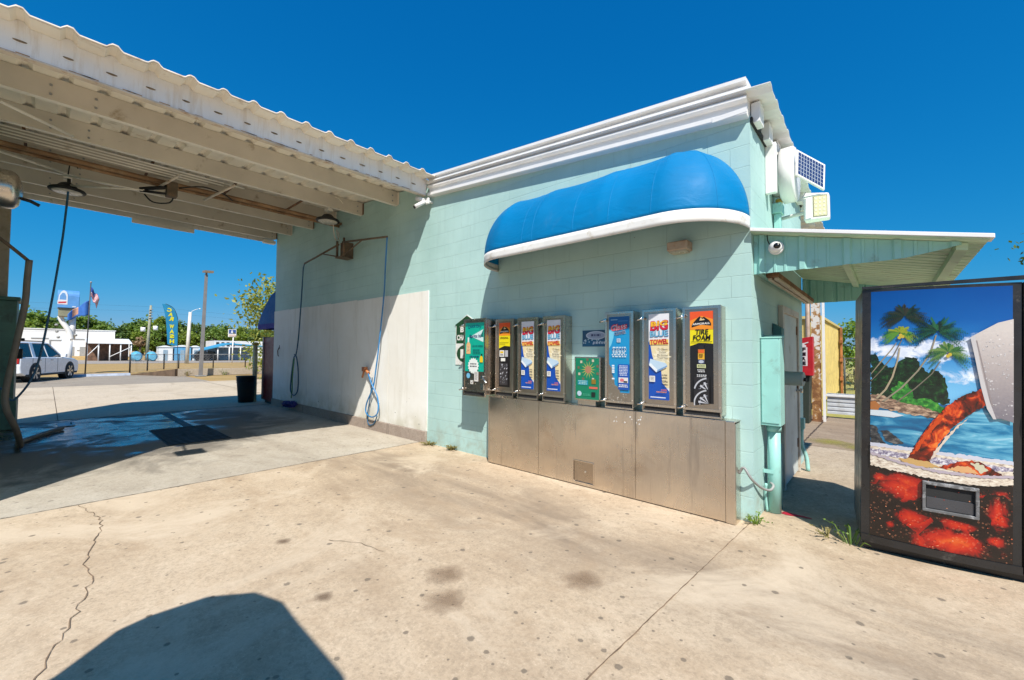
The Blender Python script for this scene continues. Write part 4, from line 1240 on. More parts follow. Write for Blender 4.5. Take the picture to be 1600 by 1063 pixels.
# teal canopy on the side wall
cn = thing("side_canopy", "small teal corrugated steel canopy sloping away from the side wall", "canopy", (0.7, 1.5, 2.2))
def zc(x): return 2.562 - 0.2222 * x
M_canu = paint("canopy_underside", (0.52, 0.70, 0.50), 0.5, var=0.08, dirt=(0.33, 0.40, 0.31), dirt_amt=0.25)
b = MB()
ys = []; y = -0.04; k = 0
zz = []
while y < 3.2:
    for dy, dz in ((0, 0), (0.075, 0), (0.085, 0.012), (0.105, 0.012), (0.115, 0)):
        zz.append((y + dy, dz))
    y += 0.1524
for (ya, da), (yb, db) in zip(zz, zz[1:]):
    b.face([(0.003, ya, zc(0) + da), (1.45, ya, zc(1.45) + da), (1.45, yb, zc(1.45) + db), (0.003, yb, zc(0) + db)])
b.build("roof_panel", M_canu, cn, solid=0.004, weld=True)
def gable(y, s):
    b = MB(); xs_ = []
    x = 0.004
    while x < 1.36:
        for dx, dy in ((0, 0), (0.035, 0), (0.05, 0.022), (0.085, 0.022), (0.10, 0), (0.155, 0), (0.16, 0.006), (0.175, 0.006), (0.18, 0), (0.235, 0), (0.24, 0.006), (0.255, 0.006), (0.26, 0)):
            if x + dx < 1.36: xs_.append((x + dx, dy))
        x += 0.3055
    for (xa, da), (xb, db) in zip(xs_, xs_[1:]):
        zb = lambda q: 2.185 if q < 1.0 else 2.185 + (q - 1.0) * 0.165
        b.face([(xa, y - s * da, min(zb(xa), zc(xa) - .02)), (xb, y - s * db, min(zb(xb), zc(xb) - .02)), (xb, y - s * db, zc(xb) - 0.008), (xa, y - s * da, zc(xa) - 0.008)])
    return b.build("gable_panel", M_tealp, cn, solid=0.003, weld=True)
gable(0.085, 1); gable(3.05, -1)
b = MB(); b.prism([(0.0, zc(0) + 0.004), (1.47, zc(1.47) + 0.004), (1.47, zc(1.47) + 0.034), (0.0, zc(0) + 0.034)], 'y', -0.05, 0.10); b.build("edge_trim", M_whites, cn, 0.003)
for x in (0.58, 1.30):
    b = MB(); b.prism([(x, zc(x) - 0.06), (x + .06, zc(x + .06) - 0.06), (x + .06, zc(x + .06) - 0.006), (x, zc(x) - 0.006)], 'y', 0.10, 3.04); b.build("rafter", M_canu, cn)
b = MB(); b.box(0.004, 0.05, 0.10, 3.04, 2.20, 2.26); b.build("ledger", M_tealp, cn)
rl = thing("rusty_light_fixture", "long rusty light fixture on the side wall under the teal canopy", "light", (0.08, 1.6, 2.16))
b = MB(); b.box(0.052, 0.15, 0.35, 2.95, 2.19, 2.235); b.build("tray", M_rust, rl, 0.004)
b = MB(); b.box(0.056, 0.09, 0.40, 2.9, 2.165, 2.189); b.box(0.11, 0.145, 0.40, 2.9, 2.165, 2.189); b.build("tube", M_doorfr, rl, 0.004)
dc = thing("dome_camera", "white dome security camera with black lens on the teal canopy", "camera", (0.19, 0.04, 2.39))
b = MB(); b.lathe([(0.058, 0.0), (0.060, 0.012), (0.058, 0.045)], (0.19, 0, 2.395), 22, 'y')
for v in b.bm.verts: v.co.y = 0.062 - v.co.y
b.build("base", M_whites, dc)
b = MB(); b.lathe([(0.0, -0.05), (0.03, -0.046), (0.048, -0.025), (0.052, 0.0)], (0.19, 0.016, 2.395), 22, 'y'); b.build("ball", M_whites, dc)
b = MB(); b.lathe([(0.0, -0.026), (0.018, -0.024), (0.026, -0.012), (0.03, 0.0)], (0.205, -0.018, 2.40), 16, 'y'); b.build("lens", paint("black_glass", (0.01, 0.01, 0.012), 0.08), dc)
b = MB(); b.tube([(0.14, 0.055, 2.43), (0.12, 0.06, 2.48), (0.115, 0.07, 2.53)], 0.005, 6); b.build("cable", M_dark, dc)

mb_ = thing("meter_cabinet", "tall narrow teal electrical cabinet on the side wall next to the corner", "cabinet", (0.08, 0.42, 0.76))
b = MB(); b.box(0.002, 0.165, 0.31, 0.52, 0.765, 1.60); b.build("body", M_tealp, mb_, 0.004)
b = MB(); b.box(-0.0 + 0.012, 0.155, 0.300, 0.309, 0.79, 1.585); b.build("door", M_tealp, mb_, 0.003)
b = MB(); b.prism([(0.30, 1.60), (0.53, 1.60), (0.53, 1.635)], 'x', 0.002, 0.17); b.build("cap", M_tealp, mb_)
pp = thing("conduit_pipe", "thick teal pipe running from the ground up into the tall cabinet", "pipe", (0.085, 0.5, ZG))
b = MB(); b.cyl((0.085, 0.44, ZG), (0.085, 0.44, 0.764), 0.056, n=24); b.build("pipe", M_tealp, pp)
b = MB(); b.cyl((0.085, 0.44, 0.70), (0.085, 0.44, 0.763), 0.064, n=24); b.build("collar", M_tealp, pp)
b = MB(); b.box(0.004, 0.09, 0.375, 0.383, 0.30, 0.335); b.build("clamp", M_tealp, pp)
b = MB(); b.cyl((0.10, 0.62, ZG), (0.10, 0.62, 0.55), 0.022, n=12); b.build("thin_pipe", M_tealp, pp)
fx = thing("flex_conduit", "grey flexible conduit looping from the steel counter round the wall corner", "cable", (0.0, -0.05, 0.3))
b = MB(); b.tube([(-0.103, -0.06, 0.36), (-0.06, -0.075, 0.42), (0.0, -0.07, 0.33), (0.035, 0.12, 0.22), (0.07, 0.30, 0.16), (0.09, 0.36, 0.19), (0.06, 0.40, 0.21)], 0.012, 8, sub=5); b.build("cable", M_grey, fx)
b = MB(); b.tube([(0.03, 0.36, 0.2), (0.02, 0.38, 0.08), (0.03, 0.40, ZG)], 0.012, 8, sub=4); b.build("riser", M_tealp, fx)
wv = thing("wall_bell", "dark teal box fixed to the side door jamb", "box", (0.05, 0.95, 1.6))
b = MB(); b.prism([(0.003, 1.62), (0.085, 1.62), (0.085, 1.72), (0.003, 1.78)], 'y', 0.9, 1.05); b.build("box", paint("dark_teal", (0.05, 0.16, 0.15), 0.5), wv, 0.004)
gc = thing("grey_receptacle", "grey cylinder fixed to the side door pointing outward", "receptacle", (0.13, 1.18, 1.1))
b = MB(); b.cyl((0.035, 1.16, 1.185), (0.245, 1.14, 1.18), 0.076, n=24); b.build("drum", paint("light_grey_paint", (0.46, 0.51, 0.47), 0.5), gc, 0.006)
b = MB(); b.cyl((0.246, 1.14, 1.175), (0.27, 1.137, 1.175), 0.02, n=12); b.build("knob", M_dark, gc)
eb = thing("outlet_box", "small teal outlet box with bent conduit running into the ground by the side door", "box", (0.05, 2.45, ZG))
b = MB(); b.box(0.02, 0.085, 2.40, 2.50, 0.46, 0.60); b.build("box", M_tealp, eb, 0.005)
b = MB(); b.tube([(0.05, 2.45, 0.46), (0.05, 2.45, 0.25), (0.10, 2.43, 0.10), (0.12, 2.40, ZG)], 0.024, 10, sub=4); b.build("conduit", M_tealp, eb)

# ------------------------------------------------------------------ wash bay equipment
M_boom = paint("rusty_boom_steel", (0.13, 0.095, 0.06), 0.7, var=0.3, scale=5, dirt=(0.22, 0.12, 0.06))
bm_ = thing("wash_boom", "rusty two armed swing boom bolted high on the shaded bay wall", "boom", (-7.6, -0.1, 3.4))
b = MB(); b.box(-7.68, -7.50, -0.20, -0.001, 3.42, 3.74); b.build("bracket", M_boom, bm_, 0.006)
b = MB(); b.box(-7.72, -7.46, -0.30, -0.02, 3.405, 3.42); b.build("plate", M_boom, bm_)
b = MB(); b.cyl((-7.50, -0.24, 3.72), (-5.853, -0.20, 3.545), 0.02); b.cyl((-7.48, -0.24, 3.43), (-6.75, -0.22, 3.63), 0.014); b.build("arm", M_boom, bm_)
b = MB(); b.cyl((-7.68, -0.24, 3.70), (-9.514, -0.20, 3.557), 0.02); b.cyl((-7.68, -0.24, 3.44), (-8.5, -0.22, 3.63), 0.014); b.build("arm", M_boom, bm_)
b = MB(); b.cyl((-7.44, -0.24, 3.42), (-7.44, -0.24, 3.80), 0.025); b.cyl((-7.74, -0.24, 3.42), (-7.74, -0.24, 3.78), 0.025); b.build("pivot", M_boom, bm_, loose=True)
M_hose = paint("blue_hose_rubber", (0.02, 0.10, 0.19), 0.45, var=0.2)
M_hosel = paint("bright_blue_hose", (0.03, 0.20, 0.45), 0.4, var=0.2)
hs1 = thing("spray_hose", "blue spray hose with orange gun hanging from the near boom arm, looped near the curb", "hose", (-6.3, -0.1, 0.0))
b = MB(); b.tube([(-5.855, -0.20, 3.53), (-6.0, -0.14, 3.0), (-6.096, -0.10, 2.521), (-6.246, -0.10, 1.561), (-6.345, -0.10, 1.074), (-6.428, -0.10, 0.765), (-6.656, -0.10, 0.44), (-6.674, -0.10, 0.252), (-6.455, -0.10, 0.189), (-6.25, -0.10, 0.295), (-6.259, -0.10, 0.57), (-6.43, -0.13, 0.826), (-6.554, -0.12, 0.968), (-6.65, -0.09, 1.04)], 0.0135, 8, sub=6); b.build("hose", M_hosel, hs1)
b = MB(); b.tube([(-6.50, -0.08, 0.943), (-6.581, -0.07, 0.567), (-6.689, -0.06, 0.183), (-6.634, -0.06, 0.02), (-6.445, -0.06, 0.062), (-6.334, -0.06, 0.221)], 0.011, 8, sub=6); b.build("lance_hose", M_hose, hs1)
b = MB(); b.cyl((-6.60, -0.10, 1.02), (-6.78, -0.08, 1.09), 0.030, 0.024); b.box(-6.84, -6.74, -0.12, -0.05, 1.05, 1.14); b.cyl((-6.80, -0.09, 1.06), (-6.86, -0.09, 0.93), 0.02); b.build("spray_gun", paint("orange_gun", (0.45, 0.16, 0.05), 0.5, dirt=(0.05, 0.05, 0.05)), hs1)
hs2 = thing("brush_hose", "dark blue hose hanging from the far boom arm, coiled in a long loop", "hose", (-10.2, -0.1, 0.2))
b = MB(); b.tube([(-9.52, -0.20, 3.55), (-9.72, -0.15, 3.0 + .45), (-9.89, -0.10, 3.017), (-10.024, -0.10, 1.906), (-10.154, -0.10, 1.393), (-10.31, -0.10, 1.262), (-10.446, -0.10, 0.769), (-10.468, -0.10, 0.441), (-10.254, -0.10, 0.327), (-10.021, -0.10, 0.471), (-10.004, -0.10, 0.869), (-10.067, -0.12, 1.266), (-10.193, -0.13, 1.361)], 0.016, 8, sub=6); b.build("hose", M_hose, hs2)
b = MB(); b.tube([(-10.228, -0.12, 1.263), (-10.322, -0.12, 0.775), (-10.344, -0.11, 0.45), (-10.415, -0.10, 0.25)], 0.015, 8, sub=4); b.build("handle", paint("green_wand", (0.06, 0.20, 0.05), 0.5), hs2)
br = thing("foam_brush", "purple blue foam wash brush resting on the curb at the bottom of the white wall", "brush", (-10.45, -0.12, 0.0))
b = MB()
q = random.Random(2)
b.cyl((-10.78, -0.13, 0.07), (-10.12, -0.13, 0.12), 0.06, n=14)
b.build("block", paint("purple_plastic", (0.03, 0.02, 0.16), 0.6), br, 0.01)
b = MB()
for i in range(500):
    tt = q.random(); a = q.uniform(0, 6.28); x = -10.78 + tt * .66; z = 0.07 + tt * .05
    p0 = Vector((x, -0.13, z)); d = Vector((q.uniform(-.2, .2), math.cos(a), math.sin(a))).normalized()
    s_ = d.orthogonal() * 0.005
    b.face([p0 + d * .05 - s_, p0 + d * .05 + s_, p0 + d * .095])
b.build("bristles", paint("purple_bristle", (0.03, 0.02, 0.22), 0.7), br, recalc=False)
hk = thing("wall_hook", "small dark metal hook at the far end of the white splash boards", "hook", (-11.55, -0.03, 1.35))
b = MB(); b.tube([(-11.55, -0.02, 1.55), (-11.55, -0.06, 1.45), (-11.55, -0.05, 1.32), (-11.55, -0.03, 1.30)], 0.012, 6); b.box(-11.57, -11.53, -0.02, -0.0165, 1.5, 1.6); b.build("hook", M_rust, hk)

def bay_lamp(x, y, z, label):
    t = thing("bay_lamp", label, "lamp", (x, y, z - 0.1), "round lamps under the bay roof")
    b = MB(); b.lathe([(0.0, 0.0), (0.215, 0.0), (0.225, 0.02), (0.205, 0.045), (0.13, 0.075), (0.085, 0.13), (0.04, 0.15), (0.0, 0.15)], (x, y, z), 32); b.build("housing", M_dark, t)
    b = MB(); b.lathe([(0.0, -0.012), (0.17, -0.010), (0.18, -0.0008)], (x, y, z), 32); b.build("lens", paint("frosted_lens", (0.62, 0.58, 0.50), 0.25), t)
    b = MB(); b.tube([(x, y, z + .15), (x, y, z + .22), (x + .03, y, z + .30)], 0.012, 6); b.box(x - .06, x + .10, y - .05, y + .05, z + .20, z + .26); b.build("hanger", M_cream, t)
    b = MB(); b.tube([(x + .05, y, z + .24), (x + .12, y + .02, z + .45), (x + .30, y + .05, z + .42), (x + .42, y + .10, z + .30)], 0.009, 6, sub=4); b.build("cord", M_dark if y < -2 else M_cream, t)
    return t
bay_lamp(-9.07, -4.15, 4.03, "round black lamp under the bay roof beside the dangling ceiling boom hose")
bay_lamp(-7.36, -0.62, 4.03, "round black lamp with white lens under the bay roof, next to the teal wall")
cb = thing("lamp_cord", "loose beige cord dangling below the lamp near the bay wall", "cord", (-8.2, -0.1, 3.6))
b = MB(); b.tube([(-7.40, -0.50, 4.1), (-7.55, -0.40, 3.85), (-7.75, -0.25, 3.80), (-7.95, -0.10, 3.977), (-8.1, -0.1, 4.12), (-7.92, -0.1, 3.802), (-7.72, -0.18, 3.72)], 0.008, 6, sub=5); b.build("cord", M_lip, cb)
cs = thing("ceiling_boom", "dark swivel boom with two long rods hung under the middle of the bay roof", "boom", (-7.87, -2.98, 4.0))
b = MB(); b.box(-7.97, -7.80, -3.06, -2.92, 3.98, 4.22); b.build("swivel_box", M_boom, cs, 0.01)
b = MB(); b.cyl((-7.86, -3.0, 4.14), (-8.15, -3.35, 4.08), 0.03); b.cyl((-7.86, -3.0, 4.02), (-8.15, -3.35, 4.05), 0.02); b.build("cylinder", M_dark, cs, loose=True)
b = MB(); b.cyl((-8.1, -3.3, 4.07), (-9.0, -4.14, 4.12), 0.018); b.cyl((-8.1, -3.32, 4.05), (-8.8, -4.2, 4.22), 0.010); b.build("rod", M_cream, cs, loose=True)
b = MB(); b.tube([(-7.9, -2.95, 4.05), (-7.95, -3.0, 3.90), (-8.05, -3.2, 3.88), (-8.12, -3.3, 4.0)], 0.012, 6, sub=4); b.tube([(-7.85, -2.9, 4.15), (-7.7, -2.6, 4.22), (-7.75, -2.3, 4.2), (-8.0, -2.1, 4.2)], 0.012, 6, sub=4); b.build("loop_hose", M_dark, cs)
hs3 = thing("ceiling_hose", "thin dark blue hose hanging from the ceiling boom down to the green cabinet", "hose", (-9.0, -4.3, 0.7))
b = MB(); b.tube([(-9.0, -4.136, 4.1), (-9.0, -4.16, 3.6), (-9.0, -4.195, 3.056), (-9.0, -4.301, 1.909), (-9.0, -4.413, 1.1), (-9.0, -4.576, 0.713), (-9.0, -4.66, 0.68), (-9.0, -4.75, 0.85), (-9.0, -5.0, 0.95)], 0.014, 8, sub=6); b.build("hose", M_hose, hs3)
b = MB(); b.cyl((-9.0, -4.136, 4.25), (-9.0, -4.136, 4.08), 0.022); b.build("coupling", M_dark, hs3)
tk = thing("steel_tank", "round brushed steel tank mounted under the roof on the left bay wall", "tank", (-7.5, -4.9, 3.26))
b = MB(); b.lathe([(0.0, -5.26), (0.245, -5.26), (0.245, -4.68), (0.235, -4.64), (0.19, -4.60), (0.10, -4.575), (0.0, -4.565)], (-7.5, 0, 3.50), 32, 'y'); b.build("shell", M_ss, tk)
b = MB(); b.box(-7.6, -7.4, -5.268, -5.0, 3.20, 3.27); b.build("bracket", M_dark, tk)
b = MB(); b.tube([(-7.5, -4.62, 3.42), (-7.5, -4.50, 3.40), (-7.5, -4.42, 3.36)], 0.022, 8); b.build("nozzle", M_dark, tk)
vh = thing("vacuum_hose", "thick grey brown hose drooping from a wall arm onto the wet bay floor", "hose", (-8.0, -4.6, ZG))
M_vac = paint("grey_brown_hose", (0.17, 0.135, 0.10), 0.6, var=0.2, scale=6)
b = MB(); b.tube([(-8.0, -4.50, 2.69), (-8.0, -4.512, 2.4), (-8.0, -4.526, 2.026), (-8.0, -4.609, 1.315), (-8.0, -4.66, 0.85), (-8.0, -4.64, 0.60), (-8.15, -4.56, 0.33), (-8.6, -4.52, 0.02), (-9.3, -4.55, ZG + .04), (-10.1, -4.3, ZG + .035), (-10.68, -4.066, ZG + .035)], 0.036, 10, sub=6); b.build("hose", M_vac, vh)
b = MB(); b.tube([(-8.0, -5.26, 3.25), (-8.0, -4.95, 3.08), (-8.0, -4.767, 2.935), (-8.0, -4.55, 2.72), (-8.0, -4.50, 2.66)], 0.022, 8, sub=3); b.build("arm", M_boom, vh)
bc = thing("bullet_camera", "pair of white bullet security cameras under the corner of the bay roof fascia", "camera", (-4.78, -0.12, 3.85))
b = MB(); b.cyl((-4.93, -0.22, 4.02), (-4.80, -0.16, 3.97), 0.036, n=18); b.build("body", M_whites, bc)
b = MB(); b.cyl((-4.80, -0.14, 3.96), (-4.86, -0.30, 3.84), 0.034, n=18); b.build("body", M_whites, bc)
b = MB(); b.cyl((-4.861, -0.302, 3.8385), (-4.865, -0.312, 3.831), 0.026, n=16); b.cyl((-4.9305, -0.2203, 4.0203), (-4.936, -0.2235, 4.022), 0.026, n=16); b.build("lens", M_dark, bc, loose=True)
b = MB(); b.cyl((-4.78, -0.10, 3.97), (-4.78, -0.003, 3.97), 0.02); b.box(-4.82, -4.74, -0.125, -0.09, 3.92, 4.02); b.build("mount", M_whites, bc, 0.005)

# ------------------------------------------------------------------ drink machine
vm = thing("drink_machine", "large black drink vending machine with a printed beach and poured cola picture", "vending machine", (0.738, 0.015, ZG))
ox, oy, oz = 0.738, 0.015, ZG
M_vmb = paint("black_machine_steel", (0.020, 0.019, 0.019), 0.30, var=0.2, dirt=(0.09, 0.08, 0.07), dirt_amt=0.08)
M_vms = paint("scuffed_side_steel", (0.13, 0.11, 0.095), 0.35, metal=0.3, var=0.3, scale=2.5, dirt=(0.30, 0.26, 0.22), dirt_amt=0.45)
def L(x0, x1, y0, y1, z0, z1): return (ox + x0, ox + x1, oy + y0, oy + y1, oz + z0, oz + z1)
b = MB(); b.box(*L(0.0, 1.04, 0.085, 0.80, 0.07, 2.03)); b.build("cabinet", M_vms, vm, 0.006)
b = MB(); b.box(*L(0.02, 1.02, 0.05, 0.76, 0.0, 0.069)); b.build("base", M_vmb, vm, 0.004)
b = MB()
nx = 24
def bulge(x): 
    t = min(1, max(0, (x - 0.0) / 0.83)); return 0.030 * 4 * t * (1 - t)
front = [(0.83 * i / nx, -bulge(0.83 * i / nx)) for i in range(nx + 1)]
b.prism([(ox + x, oy + y) for x, y in front] + [(ox + 0.83, oy + 0.084), (ox, oy + 0.084)], 'z', oz + 0.075, oz + 2.035)
dr = b.build("door", M_vmb, vm)
b = MB(); b.box(*L(0.834, 1.04, -0.012, 0.084, 0.075, 2.035)); cp = b.build("coin_panel", M_vmb, vm, 0.006)
b = MB(); b.box(*L(0.87, 1.0, -0.018, -0.0125, 1.25, 1.65)); b.box(*L(0.86, 0.95, -0.02, -0.0125, 0.60, 0.72)); b.build("coin_slot", M_shadowgap, cp, 0.004, loose=True)
b = MB(); b.tube([(ox + 0.86, oy - 0.016, oz + 1.2), (ox + 0.86, oy - 0.03, oz + 1.1), (ox + 0.86, oy - 0.016, oz + 1.0)], 0.012, 8, sub=3); b.build("handle", M_chrome, cp)
b = MB(); b.prism([(ox - 0.002, oz + 2.037), (ox + 1.06, oz + 2.055), (ox + 1.06, oz + 2.085), (ox - 0.002, oz + 2.055)], 'y', oy - 0.02, oy + 0.01); b.build("top_strip", M_vmb, vm)
b = MB(); b.prism([(ox + x, oy + y - .012) for x, y in front] + [(ox + 0.83, oy + 0.06), (ox, oy + 0.06)], 'z', oz + 0.072, oz + 0.125); b.build("kick_strip", M_vmb, vm)
W_, H_ = 0.735, 1.885
A = Art((ox + 0.052, oy - 0.0008, oz + 0.128), (1, 0, 0), (0, 0, 1), (0, -1, 0), 0.00035)
A.clip = W_
def uv_mat(name, fn):
    M = Mat(name)
    uvn = M.n("ShaderNodeTexCoord").outputs["UV"]
    s_ = M.n("ShaderNodeSeparateXYZ"); M.l(uvn, s_.inputs[0])
    M.col(fn(M, uvn, s_.outputs[0], s_.outputs[1])); M.rough(0.22)
    M.b.inputs["Coat Weight"].default_value = 0.3
    return M.m
def f_sky(M, uv, u, v):
    k = M.math('ADD', v, M.math('MULTIPLY', M.noise(uv, 4, 4), 0.12))
    c = M.ramp(M.math('MULTIPLY', k, 0.5), [(0.60, rgb(110, 176, 214)), (0.74, rgb(34, 122, 184)), (0.86, rgb(6, 82, 152)), (0.99, rgb(4, 62, 132))])
    # cumulus bank behind the palms
    n = M.noise(uv, 5.5, 8, 0.62, 0.5, (1, 1.5, 1))
    b1 = M.math('SUBTRACT', 1.0, M.math('ABSOLUTE', M.math('DIVIDE', M.math('SUBTRACT', v, 1.44), 0.11)))
    b2 = M.math('SUBTRACT', 1.0, M.math('ABSOLUTE', M.math('DIVIDE', M.math('SUBTRACT', M.math('ADD', v, M.math('MULTIPLY', u, 0.1)), 1.31), 0.10)))
    b2 = M.math('MULTIPLY', b2, M.math('MULTIPLY', u, 1.5))
    m = M.math('ADD', M.math('MAXIMUM', b1, b2), M.math('MULTIPLY', M.math('SUBTRACT', n, 0.5), 3.2))
    cl = M.ramp(m, [(0.34, 0.0), (0.75, 0.92)])
    cc = M.ramp(M.noise(uv, 11, 6, 0.6), [(0.3, rgb(178, 190, 212)), (0.6, rgb(238, 238, 240))])
    return M.mix(cl, c, cc)
def f_sea(M, uv, u, v):
    n = M.noise(uv, 3.2, 6, 0.6, 0.8, (1, 4.5, 1))
    k = M.math('ADD', n, M.math('MULTIPLY', u, 0.22))
    return M.ramp(k, [(0.38, rgb(8, 70, 112)), (0.55, rgb(20, 112, 152)), (0.70, rgb(96, 166, 190)), (0.84, rgb(186, 210, 216))])
def f_cola(M, uv, u, v):
    n = M.noise(uv, 6.5, 7, 0.62, 1.2)
    acc = None
    for x, y, rx, ry, k in ((.23, 79, .17, 4.2, 1.0), (.30, 90, .14, 3.4, 1.0), (.60, 96, .24, 4.0, 1.05), (.90, 82, .07, 6.0, .9), (.66, 89.5, .12, 2.2, .9), (.62, 76.5, .20, 1.8, .8), (.88, 93, .08, 2.5, .8), (.08, 76, .06, 2.0, .7), (.16, 94, .06, 3, .7)):
        du_ = M.math('DIVIDE', M.math('SUBTRACT', u, x * W_), rx * W_)
        dv_ = M.math('DIVIDE', M.math('SUBTRACT', v, (1 - y / 100) * H_), ry / 100 * H_)
        d = M.math('SUBTRACT', k, M.math('POWER', M.math('ADD', M.math('MULTIPLY', du_, du_), M.math('MULTIPLY', dv_, dv_)), 0.5))
        acc = d if acc is None else M.math('MAXIMUM', acc, d)
    m = M.math('ADD', acc, M.math('MULTIPLY', M.math('SUBTRACT', n, 0.5), 2.1))
    vf_ = M.n("ShaderNodeTexVoronoi"); vf_.inputs["Scale"].default_value = 9; M.l(M.mix(0.12, uv, M.noise(uv, 5, 3)), vf_.inputs["Vector"])
    fac = M.math('MULTIPLY', M.math('SUBTRACT', vf_.outputs["Color"], 0.5), 0.42)
    c = M.ramp(M.math('ADD', M.math('ADD', M.math('MULTIPLY', m, 0.5), 0.5), fac), [(0.36, rgb(22, 12, 11)), (0.46, rgb(62, 14, 11)), (0.52, rgb(126, 18, 12)), (0.66, rgb(168, 26, 14)), (0.82, rgb(190, 46, 18)), (1.0, rgb(204, 84, 30))])
    vo = M.n("ShaderNodeTexVoronoi"); vo.inputs["Scale"].default_value = 44; M.l(uv, vo.inputs["Vector"])
    ring = M.ramp(vo.outputs["Distance"], [(0.06, 0.25), (0.14, 0.0), (0.20, 0.7), (0.27, 0.0)])
    pick = M.ramp(M.noise(uv, 12, 2), [(0.40, 0.0), (0.5, 1.0)])
    return M.mix(M.math('MULTIPLY', ring, pick), c, M.mix(0.5, c, rgb(236, 150, 110)))
def f_pour(M, uv, u, v):
    n = M.noise(uv, 9, 5, 0.6, 1.4, (1, .7, 1))
    return M.ramp(n, [(0.36, rgb(36, 14, 8)), (0.47, rgb(110, 26, 8)), (0.56, rgb(196, 60, 14)), (0.66, rgb(234, 130, 50)), (0.76, rgb(250, 210, 160))])
def f_cup(M, uv, u, v):
    n = M.noise(uv, 60, 4, 0.6)
    c = M.ramp(M.math('ADD', M.math('MULTIPLY', v, 0.55), M.math('MULTIPLY', n, 0.1)), [(0.60, rgb(118, 112, 118)), (0.74, rgb(158, 148, 146)), (0.92, rgb(196, 186, 178))])
    vo = M.n("ShaderNodeTexVoronoi"); vo.inputs["Scale"].default_value = 34; M.l(uv, vo.inputs["Vector"])
    return M.mix(M.math('MULTIPLY', M.ramp(vo.outputs["Distance"], [(0.12, 0.5), (0.24, 0.0)]), M.ramp(M.noise(uv, 9, 2), [(0.5, 0.0), (0.56, 1.0)])), c, rgb(236, 232, 230))
def f_jungle(M, uv, u, v):
    n = M.noise(uv, 26, 6, 0.7, 0.4)
    return M.ramp(n, [(0.38, rgb(5, 20, 14)), (0.54, rgb(12, 44, 24)), (0.68, rgb(34, 88, 36)), (0.80, rgb(90, 140, 54))])
def f_bush(M, uv, u, v):
    n = M.noise(uv, 34, 6, 0.7, 0.4)
    return M.ramp(n, [(0.36, rgb(20, 70, 26)), (0.54, rgb(40, 124, 44)), (0.72, rgb(120, 184, 66))])
def f_rock(M, uv, u, v):
    n = M.noise(uv, 16, 6, 0.65, 0.6, (1, 2.4, 1))
    return M.ramp(n, [(0.38, rgb(52, 40, 34)), (0.5, rgb(140, 112, 92)), (0.64, rgb(206, 178, 148)), (0.78, rgb(232, 212, 190))])
def f_foam(M, uv, u, v):
    n = M.noise(uv, 30, 6, 0.7, 0.3, (1, 2.5, 1))
    return M.ramp(n, [(0.34, rgb(110, 84, 84)), (0.44, rgb(196, 180, 160)), (0.6, rgb(224, 214, 196)), (0.75, rgb(240, 234, 224))])
def f_wet(M, uv, u, v):
    n = M.noise(uv, 18, 5, 0.6, 0.6, (1, 2, 1))
    return M.ramp(n, [(0.4, rgb(24, 32, 40)), (0.55, rgb(62, 64, 66)), (0.7, rgb(120, 116, 110))])
def f_ice(M, uv, u, v):
    n = M.noise(uv, 7, 5, 0.6, 1.5)
    return M.ramp(n, [(0.36, rgb(120, 16, 10)), (0.48, rgb(196, 34, 14)), (0.58, rgb(230, 70, 18)), (0.7, rgb(240, 130, 40))])
def f_ice2(M, uv, u, v):
    n = M.noise(uv, 12, 5, 0.6, 1.5)
    return M.ramp(n, [(0.36, rgb(206, 60, 14)), (0.5, rgb(240, 120, 30)), (0.7, rgb(250, 176, 70))])
def f_spark(M, uv, u, v):
    n = M.noise(uv, 44, 5, 0.7)
    return M.ramp(n, [(0.40, rgb(96, 92, 116)), (0.5, rgb(150, 140, 156)), (0.6, rgb(226, 222, 222))])
P_ice, P_ice2, P_sparkle = uv_mat("print_ice", f_ice), uv_mat("print_bright_ice", f_ice2), uv_mat("print_sparkle", f_spark)
P_sky, P_sea, P_cola = uv_mat("print_sky", f_sky), uv_mat("print_sea", f_sea), uv_mat("print_cola", f_cola)
P_pour, P_cup, P_jun = uv_mat("print_pour", f_pour), uv_mat("print_cup", f_cup), uv_mat("print_jungle", f_jungle)
P_bush, P_rock, P_foam, P_wet = uv_mat("print_bush", f_bush), uv_mat("print_rock", f_rock), uv_mat("print_foam", f_foam), uv_mat("print_wet_rock", f_wet)
q = random.Random(12)
def cloudpoly(cu, cv, ru, rv, n=16, amp=.25):
    return [(cu + ru * (1 + q.uniform(-amp, amp)) * math.cos(2 * math.pi * i / n), cv + rv * (1 + q.uniform(-amp, amp)) * math.sin(2 * math.pi * i / n)) for i in range(n)]
def PX(x, y):
    """picture units: 0..100 across, 0..100 from the top down"""
    return (x / 100 * W_, (1 - y / 100) * H_)
def pp_(pts): return [PX(x, y) for x, y in pts]
A.rect(0, W_, H_ * .55, H_, P_sky); A.rect(0, W_, H_ * .33, H_ * .555, P_sea); A.rect(0, W_, 0, H_ * .335, P_cola)
def clampw(pts): return [(max(0.0, min(W_, u)), v) for u, v in pts]
A.rough(pp_([(0, 26), (4, 25), (8, 29), (14, 31), (20, 30), (26, 26.5), (33, 27), (38, 30), (44, 33), (47, 31), (52, 33), (56, 36), (58, 40), (59, 44), (40, 46), (20, 46), (0, 44)]), P_jun, .0075, .012, 87)
A.rough(pp_([(16, 40), (22, 36.5), (28, 37), (33, 41), (31, 45), (18, 46)]), P_bush, .006, .012, 94)
A.rough(pp_([(30, 44), (42, 42.6), (50, 44), (56, 46.5), (55, 48), (36, 47.5)]), P_bush, .006, .012, 19)
A.rough(pp_([(0, 42.5), (6, 42), (14, 43.5), (20, 44), (26, 45), (34, 45.5), (44, 46.5), (52, 48), (56, 49.5), (48, 50.3), (36, 49.5), (22, 49), (12, 48), (0, 47.5)]), P_rock, .004, .012, 82)
